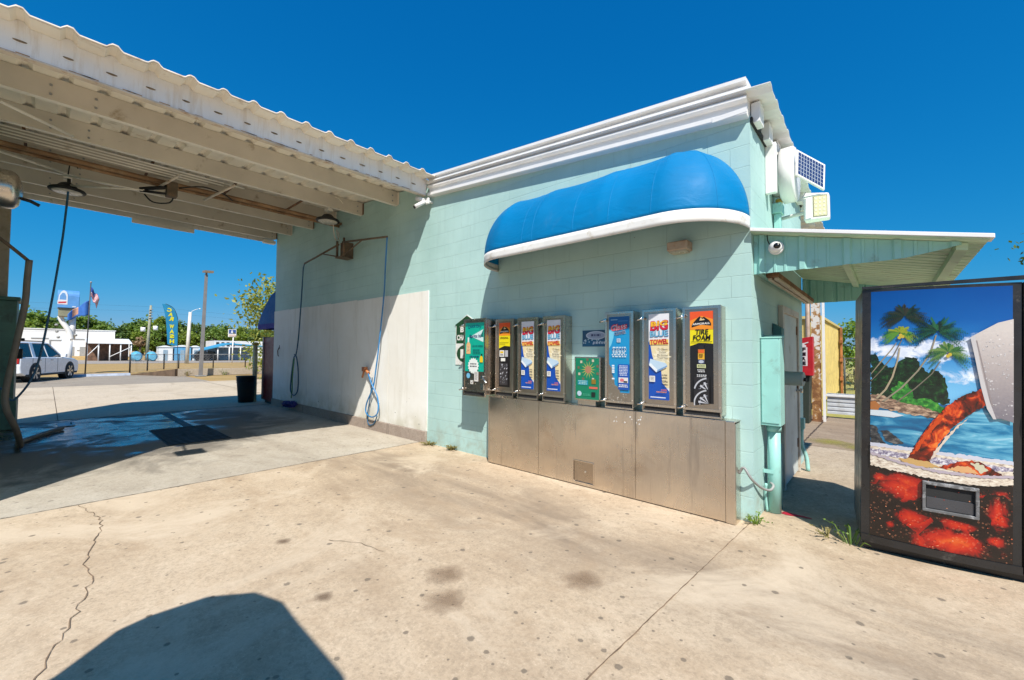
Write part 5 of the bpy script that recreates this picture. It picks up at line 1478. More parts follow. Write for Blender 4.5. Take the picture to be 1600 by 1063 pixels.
A.poly(clampw(pp_([(0, 45.5), (4, 45), (8, 47), (6, 48.8), (0, 48.6)])), (176, 112, 60))
A.poly(clampw(pp_([(0, 48.8), (14, 48.6), (26, 50), (18, 51.2), (0, 51)])), (214, 222, 226))
A.rough(pp_([(0, 55), (5, 55.5), (9, 60), (14, 63.5), (0, 63.8)]), P_wet, .004, .012, 94)
A.rough(pp_([(8, 57), (13, 56.5), (20, 58.5), (26, 61), (18, 62), (12, 60.5)]), P_wet, .004, .012, 73)
def trunk(pts, w, c):
    Lp, Rp = [], []
    for i, (x, y) in enumerate(pts):
        k = w * (1 - .5 * i / (len(pts) - 1)); Lp.append((x - k, y)); Rp.append((x + k, y))
    A.poly(clampw(pp_(Lp + Rp[::-1])), c)
trunk([(0, 34), (8, 29), (16, 24), (20, 21)], .8, (150, 136, 110)); trunk([(0, 37), (9, 32), (18, 26), (24, 20)], .7, (120, 108, 88))
trunk([(5, 44), (12, 40), (17, 35), (21, 28), (22.5, 23)], 1.0, (176, 160, 130)); trunk([(10, 45), (24, 39), (36, 32), (45, 25), (49, 18)], 1.0, (150, 140, 118)); trunk([(20, 45), (34, 39), (46, 33), (52, 28)], .8, (120, 112, 96))
def frond(cx, cy, a, ln, c, droop):
    def at(t_): return (cx + math.cos(a) * ln * t_ * 1.9, cy - math.sin(a) * ln * t_ * .72 + droop * t_ * t_ * 3.2)
    n = 13
    for i in range(1, n + 1):
        t_ = i / n; x, y = at(t_); x2, y2 = at(min(1.0, t_ + .08))
        tx, ty = x2 - x, y2 - y; L_ = math.hypot(tx, ty) + 1e-6; tx /= L_; ty /= L_
        wl = 2.6 * math.sin(math.pi * min(1, .15 + t_ * .8)) * q.uniform(.7, 1.15)
        for sgn in (1, -1):
            ex, ey = x + tx * wl * .8 - ty * sgn * wl * .75, y + ty * wl * .5 + tx * sgn * wl * .35 + wl * .28
            A.poly(clampw(pp_([(x - tx * .35, y - ty * .35), (x + tx * .45, y + ty * .45), (ex, ey)])), c, up=False)
    A.k += .12
for cx, cy, n_, ln, cs_ in ((26, 10.5, 44, 10.4, [(8, 28, 20), (14, 44, 26), (24, 52, 32), (50, 50, 34)]), (22.5, 17, 26, 7.4, [(40, 110, 40), (92, 146, 50), (150, 160, 40)]), (50, 16.5, 38, 10.8, [(10, 52, 36), (18, 74, 48), (16, 44, 32), (40, 100, 60)]), (57, 24.5, 30, 8.6, [(60, 110, 50), (110, 140, 70), (34, 84, 50)])):
    for i in range(n_):
        frond(cx, cy, -0.5 + (math.pi + 1.0) * i / (n_ - 1) + q.uniform(-.1, .1), ln * q.uniform(.75, 1.1), cs_[q.randrange(len(cs_))], q.uniform(.6, 1.3))
A.k = int(A.k) + 1
for x, y in ((23, 18), (24.5, 18.6), (22, 19), (57, 26), (58.5, 25.4)): A.ell(*PX(x, y), .010, .012, (206, 180, 60), 10, up=False)
A.k += 1
# stream of cola, cup and rim
_sd = [50]
def blob(pts, m, amp=.003):
    _sd[0] += 1; A.rough(pp_(pts), m, amp, .010, _sd[0])
for i in range(90):
    x, y = q.uniform(1, 99), q.uniform(74, 99.5); r_0 = q.uniform(.0016, .0042)
    A.ell(*PX(x, y), r_0, r_0, ((206, 96, 60), (150, 50, 34), (226, 150, 110), (98, 26, 18))[q.randrange(4)], 8, up=False)
A.k += 1
blob([(0, 62.4), (20, 62.6), (45, 62.9), (72, 63.2), (100, 63.6), (100, 71.6), (84, 73.2), (66, 73.6), (48, 73.2), (30, 72.6), (14, 72.2), (0, 71.4)], P_foam)
blob([(0, 62.0), (25, 62.2), (50, 62.5), (75, 62.8), (100, 63.2), (100, 64.6), (75, 64.2), (50, 63.9), (25, 63.6), (0, 63.5)], (206, 206, 216))
blob([(0, 64.6), (25, 64.8), (50, 65.0), (75, 65.2), (100, 65.6), (100, 67.0), (75, 67.6), (50, 67.4), (25, 67.0), (0, 66.6)], P_sparkle)
blob([(50, 68.6), (60, 66.4), (70, 64.8), (78, 64.6), (86, 66.6), (93, 68.8), (80, 69.6), (64, 69.4)], P_pour)
blob([(56, 68.9), (64, 67.0), (72, 67.0), (78, 69.2), (66, 69.4)], (222, 170, 116)); blob([(72, 65.4), (78, 65.0), (84, 67.4), (79, 69)], (206, 200, 170))
blob([(79, 37.8), (84, 36.6), (84, 43.5), (78, 45.4), (70, 48.2), (62, 52), (56, 56), (50, 60.5), (46, 64.5), (44, 68.2), (28, 67.2), (33, 62.5), (38, 57.6), (46, 51.2), (56, 45.2), (66, 41)], P_pour)
blob([(31, 65.0), (35, 61.2), (42, 55.4), (51, 49.4), (60, 45.2), (58, 47), (49, 52.8), (41, 58.6), (36, 63.4)], (206, 74, 22))
blob([(44, 66.6), (48, 62.4), (55, 57.2), (63, 52.4), (71, 48.9), (63, 53.2), (55.4, 58.6), (48.8, 64)], (226, 206, 186))
blob([(22, 67.2), (30, 66.4), (45, 67.2), (52, 68.6), (41, 69.2), (28, 68.8)], (206, 166, 104))
blob([(0, 65.9), (24, 68.3), (50, 69.6), (78, 69.5), (100, 68.4), (100, 69.3), (78, 70.5), (50, 70.6), (24, 69.3), (0, 66.9)], (186, 172, 180))
A.poly(clampw(pp_([(72, 18.8), (78, 17), (90, 13.5), (100, 12.2), (100, 49.4), (92, 48.2), (87, 48.6), (83, 45), (79, 37), (75, 26)])), P_cup)
A.poly(clampw(pp_([(72, 18.8), (75, 18), (79, 30), (84.5, 42), (89, 48.6), (87, 48.6), (83, 45), (79, 37), (75, 26)])), (202, 196, 194))
A.poly(clampw(pp_([(75.8, 20), (76.6, 20), (87, 44), (86, 44)])), (150, 138, 136))
for i in range(60):
    x, y = q.uniform(80, 99.5), q.uniform(18, 47)
    if x > 76 + (y - 18) * .42:
        r_0 = q.uniform(.002, .006); A.ell(*PX(x, y), r_0, r_0 * 1.2, (206, 200, 198), 9, up=False); A.ell(PX(x, y)[0] + r_0 * .3, PX(x, y)[1] - r_0 * .3, r_0 * .6, r_0 * .6, (150, 142, 142), 8, up=False) if q.random() < .6 else None
A.k += 1
A.build("mural", dr, bend=(-0.052, 0.83 - 0.052, 0.030, 20))
# dispensing slot in the door
def DB(m, x0, x1, y0, y1, z0, z1): m.box(*L(x0, x1, y0 - .03, y1 - .03, z0, z1))
b = MB(); DB(b, 0.352, 0.612, -0.006, 0.02, 0.405, 0.605); sl = b.build("slot", M_shadowgap, dr)
b = MB(); DB(b, 0.34, 0.624, -0.026, -0.004, 0.588, 0.612); DB(b, 0.34, 0.624, -0.026, -0.004, 0.396, 0.416); DB(b, 0.34, 0.358, -0.026, -0.004, 0.416, 0.588); DB(b, 0.606, 0.624, -0.026, -0.004, 0.416, 0.588)
b.build("frame", paint("scuffed_black_frame", (0.14, 0.14, 0.14), 0.35, var=0.3, scale=8, dirt=(0.5, 0.5, 0.5), dirt_amt=0.4), sl, 0.003)
b = MB(); DB(b, 0.362, 0.602, -0.012, -0.007, 0.42, 0.50); b.build("flap", paint("dark_grey_plastic", (0.06, 0.06, 0.065), 0.3), sl, 0.002)
vm.rotation_euler = (0, R(1.1), R(5.6))
# ------------------------------------------------------------------ foliage helpers
def leaf_mat(name, a, b, trans=0.35):
    M = Mat(name)
    g = M.n("ShaderNodeNewGeometry")
    c = M.ramp(g.outputs["Random Per Island"], [(0.0, a), (1.0, b)])
    M.col(c); M.rough(0.55)
    tl = M.n("ShaderNodeBsdfTranslucent"); M.l(M.mix(0.5, c, (0.30, 0.36, 0.02)), tl.inputs[0])
    mx = M.n("ShaderNodeMixShader"); mx.inputs[0].default_value = trans
    M.l(M.b.outputs[0], mx.inputs[1]); M.l(tl.outputs[0], mx.inputs[2])
    M.l(mx.outputs[0], M.nt.nodes["Material Output"].inputs[0])
    return M.m
M_bark = paint("bark", (0.16, 0.12, 0.085), 0.9, var=0.3, scale=6)
def tree(name, label, x, y, z0, h, r, leafm, seed, n_cl=40, per=34, leaf=0.35, trunk=0.12, base=0.35, group=None, squash=1.0, cl_r=0.34):
    q = random.Random(seed)
    t = thing(name, label, "tree", (x, y, z0), group)
    cz = z0 + h * base + (h * (1 - base)) / 2
    rz = h * (1 - base) / 2
    b = MB()
    top = Vector((x + q.uniform(-.1, .1) * r, y, z0 + h * 0.72))
    b.tube([(x, y, z0), (x + .02 * h, y, z0 + h * .25), (x - .01 * h, y + .01 * h, z0 + h * .5), top], trunk, 8, sub=2)
    cl = []
    for i in range(n_cl):
        while True:
            p = Vector((q.uniform(-1, 1), q.uniform(-1, 1), q.uniform(-1, 1)))
            if 0.25 < p.length < 1: break
        p = p.normalized() * (p.length ** 0.5)
        cl.append(Vector((x + p.x * r * q.uniform(.8, 1.08), y + p.y * r * squash, cz + p.z * rz * (1.0 if p.z > 0 else .85))))
    for c in cl[: max(5, n_cl // 5)]:
        s_ = Vector((x, y, z0 + h * q.uniform(.28, .6)))
        b.tube([s_, s_.lerp(c, .5) + Vector((0, 0, .05 * h)), c], trunk * .32, 5)
    b.build("trunk", M_bark, t)
    b = MB()
    for c in cl:
        k = cl_r * r * q.uniform(.6, 1.25)
        for j in range(per):
            d = Vector((q.gauss(0, 1), q.gauss(0, 1), q.gauss(0, .8))) * k * .55
            p = c + d
            n = Vector((q.gauss(0, 1), q.gauss(0, 1), q.gauss(0.5, 1))).normalized()
            a = n.orthogonal().normalized(); a.rotate(Matrix.Rotation(q.uniform(0, 6.28), 3, n)); e = n.cross(a)
            s_ = leaf * q.uniform(.55, 1.2)
            b.face([p - a * s_ * .5, p + e * s_ * .28, p + a * s_ * .5, p - e * s_ * .28])
    b.build("crown", leafm, t, recalc=False)
    return t
def weed(name, label, x, y, n, h, sp, m, seed, cat="weed", group=None):
    q = random.Random(seed); b = MB()
    for i in range(n):
        a = q.uniform(0, 6.28); r0 = q.uniform(0, sp * .35)
        p = Vector((x + r0 * math.cos(a), y + r0 * math.sin(a), ZG))
        a += q.uniform(-.8, .8); hh = h * q.uniform(.4, 1.0); o = sp * q.uniform(.3, 1.0); w = 0.006 * q.uniform(.7, 1.6)
        d = Vector((math.cos(a), math.sin(a), 0)); s_ = Vector((-d.y, d.x, 0)) * w
        m1 = p + d * o * .4 + Vector((0, 0, hh * .7)); m2 = p + d * o + Vector((0, 0, hh * .8))
        b.face([p - s_ * .5, p + s_ * .5, m1 + s_, m1 - s_]); b.face([m1 - s_, m1 + s_, m2])
        if q.random() < .6:
            for k in range(3):
                c = m1.lerp(m2, q.random()); e = Vector((q.uniform(-1, 1), q.uniform(-1, 1), q.uniform(-.2, .8))).normalized() * 0.022
                f = e.orthogonal().normalized() * 0.008
                b.face([c, c + e * .5 + f, c + e, c + e * .5 - f])
    o = b.build(name, m, recalc=False); return tag(o, label, cat, group)
M_weed = leaf_mat("weed_leaf", (0.10, 0.20, 0.03), (0.22, 0.32, 0.05))
M_dry = leaf_mat("dry_weed", (0.22, 0.18, 0.06), (0.34, 0.28, 0.11))
weed("weed", "bright green weed sprouting from the joint at the wall corner beside the counter", 0.02, -0.02, 22, 0.11, 0.12, M_weed, 1)
weed("weed", "straggly green weed growing at the bottom left edge of the drink machine", 0.68, 0.04, 13, 0.20, 0.16, M_weed, 2)
weed("weed", "small dry weed tuft in the shade between the pipe and the drink machine", 0.52, 0.10, 12, 0.08, 0.14, M_dry, 3)
weed("weed", "dry grass tuft at the wall base where the white board ends", -4.70, -0.06, 50, 0.06, 0.16, M_dry, 4)
weed("weed", "dry grass tuft at the teal wall base left of the counter", -4.15, -0.05, 46, 0.09, 0.12, M_dry, 5)

# ------------------------------------------------------------------ behind the building, right
rp = thing("rusty_post", "tall white steel post with heavy orange rust behind the car wash building", "post", (-0.3, 7.6, ZG))
def rust_mat():
    M = Mat("peeling_white_rust"); p = M.pos()
    sx = M.n("ShaderNodeSeparateXYZ"); M.l(p, sx.inputs[0])
    n = M.noise(p, 9, 6, 0.65, 0.5)
    k = M.math('ADD', n, M.math('MULTIPLY', M.ramp(M.math('MULTIPLY', sx.outputs[2], 0.33), [(0.0, 1.0), (0.85, 0.0)]), 0.22))
    c = M.ramp(k, [(0.53, (0.68, 0.64, 0.58)), (0.57, (0.42, 0.22, 0.08)), (0.72, (0.20, 0.085, 0.03))])
    M.col(c); M.rough(0.8); M.bump(n, 0.4, 0.01); return M.m
M_peel = rust_mat()
b = MB(); b.box(-0.395, -0.235, 7.5, 7.51, ZG, 3.6); b.box(-0.32, -0.308, 7.51, 7.70, ZG, 3.6); b.box(-0.395, -0.235, 7.70, 7.71, ZG, 3.6); b.build("post", M_peel, rp)
b = MB(); b.box(-0.42, -0.20, 7.46, 7.74, ZG, ZG + .02); b.build("base_plate", M_rust, rp)
b = MB(); b.cyl((-0.46, 7.55, ZG), (-0.46, 7.55, 3.6), 0.05); b.build("downpipe", paint("tan_pipe", (0.42, 0.31, 0.24), 0.6, dirt=(.3, .2, .12)), rp)
b = MB(); b.box(-0.20, -0.15, 7.58, 7.62, ZG, 3.6); b.build("edge_trim", M_whites, rp)
fc = thing("fire_cabinet", "red fire extinguisher cabinet lettered FIRE fixed beside the rusty post", "fire cabinet", (-0.45, 6.9, 1.0))
M_fire = paint("fire_red", (0.42, 0.012, 0.02), 0.4, var=0.12)
b = MB(); b.hexa([(-0.63, 6.9, 1.0), (-0.30, 6.9, 0.985), (-0.30, 7.12, 0.985), (-0.63, 7.12, 1.0)], [(-0.63, 6.9, 1.79), (-0.30, 6.9, 1.85), (-0.30, 7.12, 1.85), (-0.63, 7.12, 1.79)]); b.build("body", M_fire, fc, 0.01)
A = Art((-0.62, 6.899, 1.01), (1, 0, 0), (0, 0, 1), (0, -1, 0), 0.0015)
A.rect(.09, .22, .19, .60, (226, 214, 214))
for i, ch in enumerate("FIRE"): A.text(ch, .155, .55 - i * .10, .07, .08, (40, 10, 20), 0.06)
A.poly([(.10, .60), (.20, .60), (.20, .64), (.16, .67), (.24, .70), (.24, .72), (.14, .69), (.06, .72), (.08, .68), (.10, .65)], (226, 214, 214))
A.build("lettering", fc)
db_ = thing("dark_bin", "dark green upright bin in the shade below the red fire cabinet", "bin", (-0.5, 7.2, ZG))
b = MB(); b.hexa([(-0.66, 7.0, ZG), (-0.40, 7.0, ZG), (-0.40, 7.4, ZG), (-0.66, 7.4, ZG)], [(-0.68, 6.98, 0.95), (-0.38, 6.98, 0.95), (-0.38, 7.42, 0.95), (-0.68, 7.42, 0.95)]); b.build("body", paint("dark_bin_green", (0.02, 0.03, 0.022), 0.6), db_, 0.01)
b = MB(); b.box(-0.69, -0.37, 6.97, 7.43, 0.951, 0.985); b.build("lid", M_dark, db_, 0.005)
lf = thing("low_steel_fence", "low white corrugated steel fence at the back of the paving", "fence", (1.0, 8.45, ZG))
b = MB(); n = 0; zs = []
z = ZG + 0.10
while z < 0.44:
    zs += [(z, 0), (z + .05, 0), (z + .06, .02), (z + .085, .02), (z + .095, 0)]; z += 0.10
for (za, da), (zb, db) in zip(zs, zs[1:]): b.face([(-0.2, 8.45 + da, za), (3.2, 8.45 + da, za), (3.2, 8.45 + db, zb), (-0.2, 8.45 + db, zb)])
b.build("sheet", paint("grey_white_sheet", (0.58, 0.60, 0.62), 0.45, dirt=(.42, .42, .40)), lf, solid=0.004, weld=True)
b = MB(); b.box(-0.22, 3.2, 8.41, 8.49, 0.44, 0.495); b.build("top_rail", M_whites, lf, 0.005)
sc_ = thing("shipping_container", "yellow corrugated shipping container with rusty corner behind the low fence", "container", (-1.65, 13, ZG))
M_yel = paint("container_yellow", (0.62, 0.47, 0.16), 0.55, var=0.1, dirt=(0.40, 0.26, 0.10), dirt_amt=0.3)
b = MB(); P = []
y = 10.1
while y < 15.8:
    P += [(y, 0), (y + .10, 0), (y + .15, -.05), (y + .25, -.05), (y + .30, 0)]; y += 0.30
for (ya, da), (yb, dbb) in zip(P, P[1:]): b.face([(-0.48 + da, ya, 0.1), (-0.48 + dbb, yb, 0.1), (-0.48 + dbb, yb, 2.45), (-0.48 + da, ya, 2.45)])
P = []; x = -2.9
while x < -0.55:
    P += [(x, 0), (x + .10, 0), (x + .15, .05), (x + .25, .05), (x + .30, 0)]; x += 0.30
for (xa, da), (xb, dbb) in zip(P, P[1:]): b.face([(xa, 10.05 + da, 0.1), (xb, 10.05 + dbb, 0.1), (xb, 10.05 + dbb, 2.45), (xa, 10.05 + da, 2.45)])
b.face([(-2.95, 10.05, 2.46), (-0.45, 10.05, 2.46), (-0.45, 16, 2.46), (-2.95, 16, 2.46)])
b.build("walls", M_yel, sc_, solid=0.006)
b = MB()
for (x, y) in ((-0.52, 10.0), (-2.95, 10.0), (-0.52, 15.85)): b.box(x, x + .1, y, y + .1, ZG, 2.52)
b.box(-0.50, -0.43, 10.1, 15.85, 2.47, 2.54); b.box(-2.9, -0.5, 10.0, 10.08, 2.47, 2.54)
b.build("frame", M_yel, sc_)
b = MB(); b.box(-0.42, -0.36, 15.75, 15.95, 0.0, 2.5)
for z in (0.5, 1.2, 1.9): b.box(-0.43, -0.34, 15.6, 15.75, z, z + .12)
b.build("door_edge", paint("orange_rust", (0.42, 0.16, 0.05), 0.8, var=.3), sc_)
cf = thing("chain_link_fence", "grey chain link fence between the container and the drink machine", "fence", (1.2, 16.5, ZG))
b = MB()
for i in range(4): b.cyl((-0.35 + i * 1.6, 16.5, ZG), (-0.35 + i * 1.6, 16.5, 1.35), 0.03)
b.build("post", paint("dark_grey_post", (0.08, 0.09, 0.09), 0.5), cf, loose=True)
b = MB(); b.cyl((-0.4, 16.5, 1.32), (4.6, 16.5, 1.32), 0.022)
for i in range(64):
    x = -0.9 + i * 0.085
    b.cyl((x, 16.5, 0.0), (x + 0.62, 16.505, 1.31), 0.0022, n=3, caps=False); b.cyl((x + .62, 16.49, 0.0), (x, 16.495, 1.31), 0.0022, n=3, caps=False)
b.build("wire_mesh", paint("zinc_wire", (0.42, 0.42, 0.40), 0.5, metal=0.6), cf)
M_leafb = leaf_mat("bright_leaf", (0.10, 0.21, 0.022), (0.25, 0.36, 0.05))
M_leafd = leaf_mat("dark_leaf", (0.035, 0.085, 0.012), (0.10, 0.17, 0.03))
M_leafy = leaf_mat("yellow_green_leaf", (0.17, 0.22, 0.03), (0.38, 0.38, 0.07))
tree("leafy_tree", "bright green round tree beyond the chain link fence behind the paving", -0.15, 24.5, ZG, 3.25, 1.35, M_leafb, 21, 60, 60, 0.20, 0.06, 0.18)
tree("tall_tree", "dark green tree rising above the top of the drink machine", 6.55, 17.0, ZG, 6.6, 2.15, M_leafd, 22, 80, 130, 0.18, 0.12, 0.3, cl_r=.26)
for i, (x, y, r, m) in enumerate(((-0.2, 19.5, .7, M_dry), (0.9, 19.8, .8, M_leafy), (2.0, 20, .8, M_leafd))):
    tree("bush", ("pinkish dry bush", "yellow green bush", "dark bush")[i] + " low behind the chain link fence", x, y, ZG, 1.25, r, m, 30 + i, 16, 40, 0.14, 0.03, 0.0)

# ------------------------------------------------------------------ far end of the bay
tc = thing("trash_can", "black plastic trash can standing by the far end of the white wall", "trash can", (-13.3, -0.3, ZG))
M_bk = paint("black_plastic", (0.018, 0.018, 0.019), 0.42)
b = MB(); b.lathe([(0.0, ZG), (0.20, ZG), (0.255, 0.66), (0.27, 0.67), (0.27, 0.70), (0.245, 0.70), (0.235, 0.6), (0.19, 0.0), (0.0, 0.0)], (-13.3, -0.3, 0), 28); b.build("body", M_bk, tc)
b = MB()
for k in range(3): b.lathe([(0.262 - k * .004, 0.60 - k * .05), (0.268 - k * .004, 0.61 - k * .05), (0.262 - k * .004, 0.62 - k * .05)], (-13.3, -0.3, 0), 28)
b.build("rim", M_bk, tc)
rm = thing("red_machine", "dark red drink machine standing at the far end of the car wash wall", "vending machine", (-12.5, 0.5, ZG))
b = MB(); b.box(-12.85, -12.05, 0.02, 0.85, 0.0, 1.84); b.build("body", paint("dark_red", (0.16, 0.008, 0.012), 0.4), rm, 0.01)
b = MB(); b.box(-12.98, -12.855, 0.0, 0.87, 0.02, 1.86); b.build("door", paint("dark_grey_print", (0.10, 0.09, 0.10), 0.35, var=.4, scale=5, dirt=(.35, .1, .1)), rm, 0.01)
b = MB(); b.box(-12.8, -12.1, 0.05, 0.8, ZG, 0.0); b.build("base", M_bk, rm)
wp = thing("weathered_post", "weathered cream and yellow bollard post between the trash can and the red machine", "post", (-13.25, -0.1, ZG))
b = MB(); b.cyl((-13.25, -0.10, ZG), (-13.25, -0.10, 1.62), 0.06); b.build("post", paint("old_cream_yellow", (0.58, 0.50, 0.30), 0.6, var=.2, dirt=(.3, .24, .16)), wp)
b = MB(); b.lathe([(0.09, 1.62), (0.10, 1.66), (0.06, 1.70), (0.0, 1.71)], (-13.25, -0.10, 0), 14); b.build("cap", paint("yellow_cap2", (0.5, 0.36, 0.06), 0.5), wp)

# ------------------------------------------------------------------ street side, far left
suv = thing("parked_suv", "white three row suv parked at the edge of the car wash lot", "car", (0, 0, 0))
M_car = paint("white_car_paint", (0.84, 0.86, 0.90), 0.22, var=0.02, coat=0.6)
M_gl = paint("car_glass", (0.012, 0.02, 0.028), 0.06)
M_tyre = paint("tyre", (0.02, 0.02, 0.02), 0.75)
M_rim = paint("alloy_rim", (0.50, 0.51, 0.53), 0.25, metal=0.9)
def sq(hw, z, x, n=1):
    return [(x, -hw, z), (x, hw, z)]
prof_b = [(-2.55, 0.42), (-2.62, 0.75), (-2.60, 1.10), (-2.55, 1.16), (0.95, 1.12), (1.35, 1.10), (2.05, 1.04), (2.40, 0.92), (2.48, 0.62), (2.45, 0.34), (2.20, 0.28), (-2.2, 0.30)]
b = MB()
rings_ = []
for hw, sx in ((-1.0, 0.985), (-0.96, 1.0), (0.96, 1.0), (1.0, 0.985)):
    rings_.append([(x * sx, hw, z if abs(hw) < .97 else 0.7 + (z - .7) * .93) for x, z in prof_b])
b.rings(rings_, True, True, smooth=False); body = b.build("body", M_car, suv, 0.05)
b = MB(); b.hexa([(-2.50, -0.93, 1.12), (1.05, -0.93, 1.12), (1.05, 0.93, 1.12), (-2.50, 0.93, 1.12)], [(-2.30, -0.74, 1.80), (0.10, -0.72, 1.80), (0.10, 0.72, 1.80), (-2.30, 0.74, 1.80)]); b.build("glasshouse", M_gl, suv, 0.03)
b = MB(); b.hexa([(-2.36, -0.77, 1.80), (0.16, -0.75, 1.80), (0.16, 0.75, 1.80), (-2.36, 0.77, 1.80)], [(-2.25, -0.68, 1.87), (0.0, -0.66, 1.87), (0.0, 0.66, 1.87), (-2.25, 0.68, 1.87)]); b.build("roof", M_car, suv, 0.03)
def side_y(z): return 0.93 - (z - 1.12) / 0.68 * 0.19
for s in (1, -1):
    b = MB()
    for xb, xt, w in ((1.05, 0.10, 0.10), (-0.30, -0.36, 0.05), (-1.35, -1.30, 0.22), (-2.42, -2.24, 0.16)):
        q4 = [(xb - w, s * side_y(1.12), 1.12), (xb, s * side_y(1.12), 1.12), (xt, s * side_y(1.8), 1.81), (xt - w, s * side_y(1.8), 1.81)]
        b.hexa([(x, y + s * .012, z) for x, y, z in q4], [(x, y - s * .03, z) for x, y, z in q4])
    b.build("pillar", M_car, suv)
    b = MB(); b.cyl((-2.1, s * 0.66, 1.91), (-0.2, s * 0.64, 1.91), 0.022, n=8); b.build("roof_rail", M_dark, suv)
    b = MB(); b.box(0.72, 0.92, min(s * 0.95, s * 1.15), max(s * 0.95, s * 1.15), 1.12, 1.30); b.build("mirror", M_car, suv, 0.03)
    for xx in (-0.15, -1.15):
        b = MB(); b.box(xx - .12, xx + .10, min(s * 1.0, s * 1.02), max(s * 1.0, s * 1.02), 0.98, 1.02); b.build("handle", M_rim, suv, 0.008)
    b = MB(); b.box(-2.2, 2.3, min(s * 0.97, s * 1.012), max(s * 0.97, s * 1.012), 0.26, 0.36); b.build("sill", M_dark, suv, 0.01)
    b = MB(); b.box(-2.64, -2.50, min(s * .72, s * .96), max(s * .72, s * .96), 0.85, 1.45); b.build("tail_light", paint("red_lens", (0.35, 0.01, 0.01), 0.2), suv, 0.02)
    b = MB(); b.box(2.36, 2.47, min(s * .55, s * .93), max(s * .55, s * .93), 0.80, 0.92); b.build("headlight", M_rim, suv, 0.02)
for xw in (-1.50, 1.55):
    for s in (1, -1):
        b = MB(); b.cyl((xw, s * 0.70, 0.42), (xw, s * 1.004, 0.42), 0.47, n=30); b.build("wheel_arch", M_dark, suv)
        b = MB(); b.lathe([(0.24, -0.12), (0.38, -0.12), (0.405, -0.09), (0.405, 0.09), (0.38, 0.12), (0.24, 0.12)], (xw, s * 0.90, 0.405), 30, 'y'); w_ = b.build("wheel", M_tyre, suv)
        b = MB(); b.cyl((xw, s * 0.86, 0.405), (xw, s * 0.99, 0.405), 0.07, n=12)
        for k in range(6):
            a = k * math.pi / 3; c0 = Vector((xw, s * 1.005, 0.405)); d = Vector((math.cos(a), 0, math.sin(a))); e = Vector((-d.z, 0, d.x))
            b.hexa([c0 + d * .04 - e * .045, c0 + d * .29 - e * .075, c0 + d * .29 + e * .035, c0 + d * .04 + e * .03], [p + Vector((0, s * .02, 0)) for p in (c0 + d * .04 - e * .045, c0 + d * .29 - e * .075, c0 + d * .29 + e * .035, c0 + d * .04 + e * .03)])
        b.lathe([(0.285, -0.01), (0.31, -0.01), (0.31, 0.02), (0.285, 0.02)], (xw, s * 1.0, 0.405), 30, 'y'); b.build("rim", M_rim, w_)
b = MB()
for s in (1, -1):
    for xx in (-0.72, 0.36, -1.72):
        b.box(xx, xx + .02, min(s * .985, s * 1.004), max(s * .985, s * 1.004), .40, 1.10)
b.build("door_seam", M_dark, suv, loose=True)
b = MB(); b.box(-2.66, -2.58, -0.5, 0.5, 0.80, 1.0); b.build("rear_panel", M_dark, suv, .01)
hd = Vector((-0.922, 0.388, 0))
rr = Vector((-28.9, -4.68, 0)); rightn = Vector((hd.y, -hd.x, 0))
cpos = rr + hd * 1.50 - rightn * 0.95
suv.location = (cpos.x, cpos.y, ZG)
suv.rotation_euler = (0, 0, math.atan2(hd.y, hd.x))

fp = thing("flagpole", "thin dark flagpole standing in the dry grass beyond the parked car", "flagpole", (-34.2, -2.76, ZG))
b = MB(); b.cyl((-34.2, -2.76, ZG), (-34.2, -2.66, 5.40), 0.035, 0.025, n=10); b.build("pole", paint("dark_pole", (0.05, 0.05, 0.055), 0.5), fp)
b = MB(); b.lathe([(0.0, 5.39), (0.05, 5.43), (0.05, 5.47), (0.0, 5.51)], (-34.2, -2.66, 0), 10); b.build("finial", M_grey, fp)
def flag(name, label, fn, mats, nu, nv, pick):
    b = MB(); V = [[b.bm.verts.new(fn(i / nu, j / nv)) for i in range(nu + 1)] for j in range(nv + 1)]
    for j in range(nv):
        for i in range(nu):
            f = b.bm.faces.new((V[j][i], V[j][i + 1], V[j + 1][i + 1], V[j + 1][i])); f.material_index = pick(i / nu, j / nv); f.smooth = True
    o = b.build(name, mats, solid=0.01); return tag(o, label, "flag")
FR, FW, FB = paint("flag_red", (0.45, 0.03, 0.06), 0.7), paint("flag_white", (0.66, 0.62, 0.62), 0.7), paint("flag_blue", (0.02, 0.06, 0.30), 0.7)
flag("striped_flag", "limp red and white striped flag with blue corner at the top of the flagpole", lambda u, v: (-34.2 + 0.10 * math.sin(u * 9 + v * 2), -2.64 + 0.36 * u - .1 * v * u, 5.15 - 0.55 * v - 0.62 * u + .06 * math.sin(u * 11)), [FR, FW, FB], 14, 13, lambda u, v: 2 if (u < .42 and v < .5) else (0 if int(v * 13 + .01) % 2 == 0 else 1))
flag("blue_flag", "blue state flag with pale orange stripe blowing to the left below the striped flag", lambda u, v: (-34.2 + 0.12 * math.sin(u * 8), -2.70 - 0.86 * u, 4.35 - 0.85 * v * (1 - .55 * u) - 0.62 * u - .25 * u * u + .04 * math.sin(u * 10 + v * 3)), [paint("flag_mid_blue", (0.03, 0.13, 0.42), 0.7), paint("flag_orange", (0.50, 0.26, 0.17), 0.7)], 14, 10, lambda u, v: 1 if .48 < u < .72 and v < .8 else 0)
py = thing("pylon_sign", "tall white curved pylon sign with a blue box top behind the parked suv", "sign", (-37.07, -3.47, ZG))
b = MB(); b.cyl((-37.07, -3.47, ZG), (-37.07, -3.47, 2.25), 0.24, n=22); b.build("column", M_whites, py)
b = MB(); b.tube([(-36.98, -3.30, 2.05), (-36.95, -3.42, 2.6), (-36.95, -3.70, 3.15), (-36.95, -3.80, 3.5)], 0.14, 12, sub=4); b.cyl((-37.1, -3.28, 2.1), (-37.1, -3.28, 3.5), 0.16, n=14); b.build("neck", M_whites, py)
b = MB()
